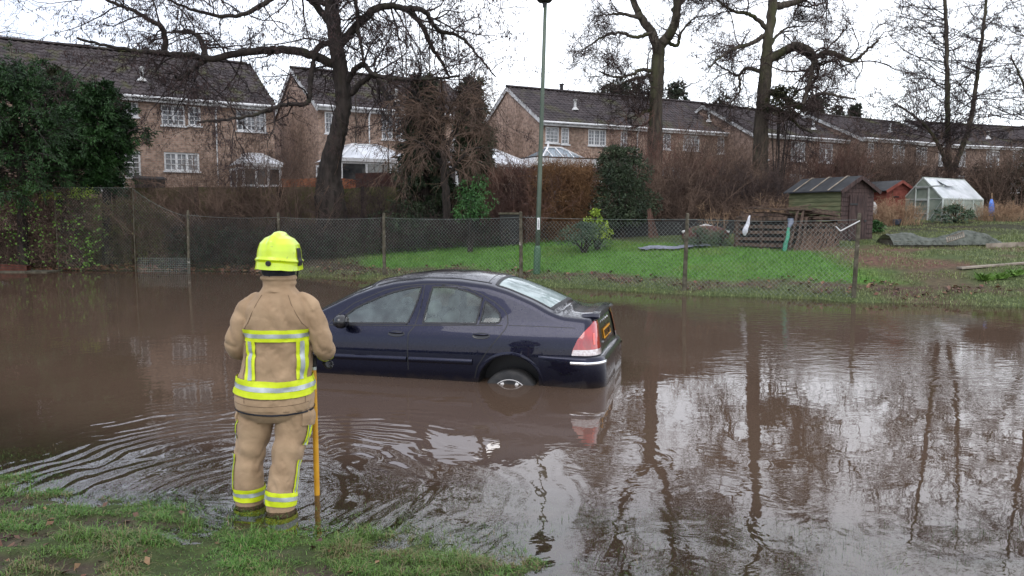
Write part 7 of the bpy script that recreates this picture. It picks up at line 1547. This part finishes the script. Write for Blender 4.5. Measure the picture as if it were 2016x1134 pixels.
lawn_ = np.clip((dd - 1.3) * 3, 0, 1) * np.clip((6.6 + .25 * (4 - x) - dd) * 1.5, 0, 1) * np.clip((x + 6) * .6, 0, 1) * np.clip((9.5 - x) * .8, 0, 1); edge_ = np.clip((1.2 - d) * 3, 0, 1) * np.clip((d + .25) * 6, 0, 1); rough_ = np.clip((x - 8.5) * .8, 0, 1) * np.clip((fbm(x * .9, y * 1.6, seed=61) - .38) * 7, 0, 1) * np.clip((d - 1) * 3, 0, 1)
pr = np.clip(lawn_ * np.clip(.35 + (fbm(x*2.5, y*2.5, seed=62) - .3) * 2, .2, 1) + edge_ * .75 + rough_ * .7, 0, 1); k = (rng.uniform(0, 1, n) < pr) & (z > -.03); x, y, z, lw, eg, n1 = x[k], y[k], z[k], lawn_[k], edge_[k], n1[k]
base_ = np.array([[.088, .20, .028]]) * lw[:, None] + np.array([[.16, .19, .075]]) * (1 - lw)[:, None]; yl = fbm(x * .7, y * 1.3, seed=63)[:, None]; base_ = base_ * (1 - .5 * np.clip((yl - .5) * 4, 0, 1)) + np.array([[.15, .17, .04]]) * .5 * np.clip((yl - .5) * 4, 0, 1)
blades('lawn_grass', 'rough grass of the strip behind the chain link fence', x, y, z - .01, np.where(lw > .5, .10, .075), .013, base_ * rng.uniform(.55, 1.45, (len(x), 1)), 3, bend=1.0)
def litter(name, label, x, y, z, size, seed):
    rng = np.random.default_rng(seed); n = len(x); a = rng.uniform(0, 2*math.pi, n); tl = rng.normal(0, .45, (n, 2)); d = nrm(np.stack([np.cos(a), np.sin(a), tl[:, 0]], 1)); s = nrm(np.stack([-np.sin(a), np.cos(a), tl[:, 1]], 1)); L_ = size * rng.uniform(.6, 1.4, n)[:, None]; b = np.stack([x, y, z + .008], 1); up_ = np.array([0, 0, 1.])
    V = np.stack([b - d * L_ * .5, b - s * L_ * .3 + up_ * L_ * .12, b + s * L_ * .3 + up_ * L_ * .14, b + d * L_ * .5 + up_ * L_ * .05, b - d * L_ * .05 - up_ * L_ * .02], 1); t_ = (np.arange(n)[:, None, None] * 5 + np.array([[0, 4, 1], [0, 2, 4], [1, 4, 3], [4, 2, 3]])[None]).reshape(-1, 3)
    c = np.array([[.10, .050, .030], [.15, .075, .038], [.065, .032, .026], [.20, .12, .06], [.12, .045, .025]])[rng.integers(0, 5, n)] * rng.uniform(.6, 1.3, (n, 1)); mb = MB(); mb.add(V.reshape(-1, 3), t=t_); mb.c.append((0, np.repeat(c, 5, 0))); o = mb.build(name, MT['deadleaf']); tag(o, label, 'leaves', kind='stuff')
n = 420; x = rng.uniform(-3.8, .8, n); y = rng.uniform(3.6, 4.9, n); z = terrain(x, y); k = (z > .005) & ((mudmask(x, y) > .2) | (rng.uniform(0, 1, n) < .25)); litter('leaf_litter', 'dead brown leaves on the near bank', x[k], y[k], z[k], .05, 3)
n = 9500; x = rng.uniform(-8, 16, n); y = rng.uniform(14.5, 27, n); d = dfar(x, y) + (fbm(x * .8, y * .8, seed=31) - .5) * .9; z = terrain(x, y); k = (d > .45) & (d < 1.7) & (rng.uniform(0, 1, n) < np.clip((fbm(x * 2, y * 3, seed=70) - .36) * 5, 0, 1)); litter('leaf_litter', 'band of dead leaves washed up along the far grass edge', x[k], y[k], z[k] + .02, .12, 4)
n = 2600; x = rng.uniform(-17, -7, n); y = rng.uniform(23.5, 26.2, n); d = dfar(x, y); z = np.maximum(terrain(x, y), 0); k = (d > -.35) & (d < .9); litter('leaf_litter', 'heap of wet brown leaves at the foot of the leaning fence', x[k], y[k], z[k] + .03, .14, 5)
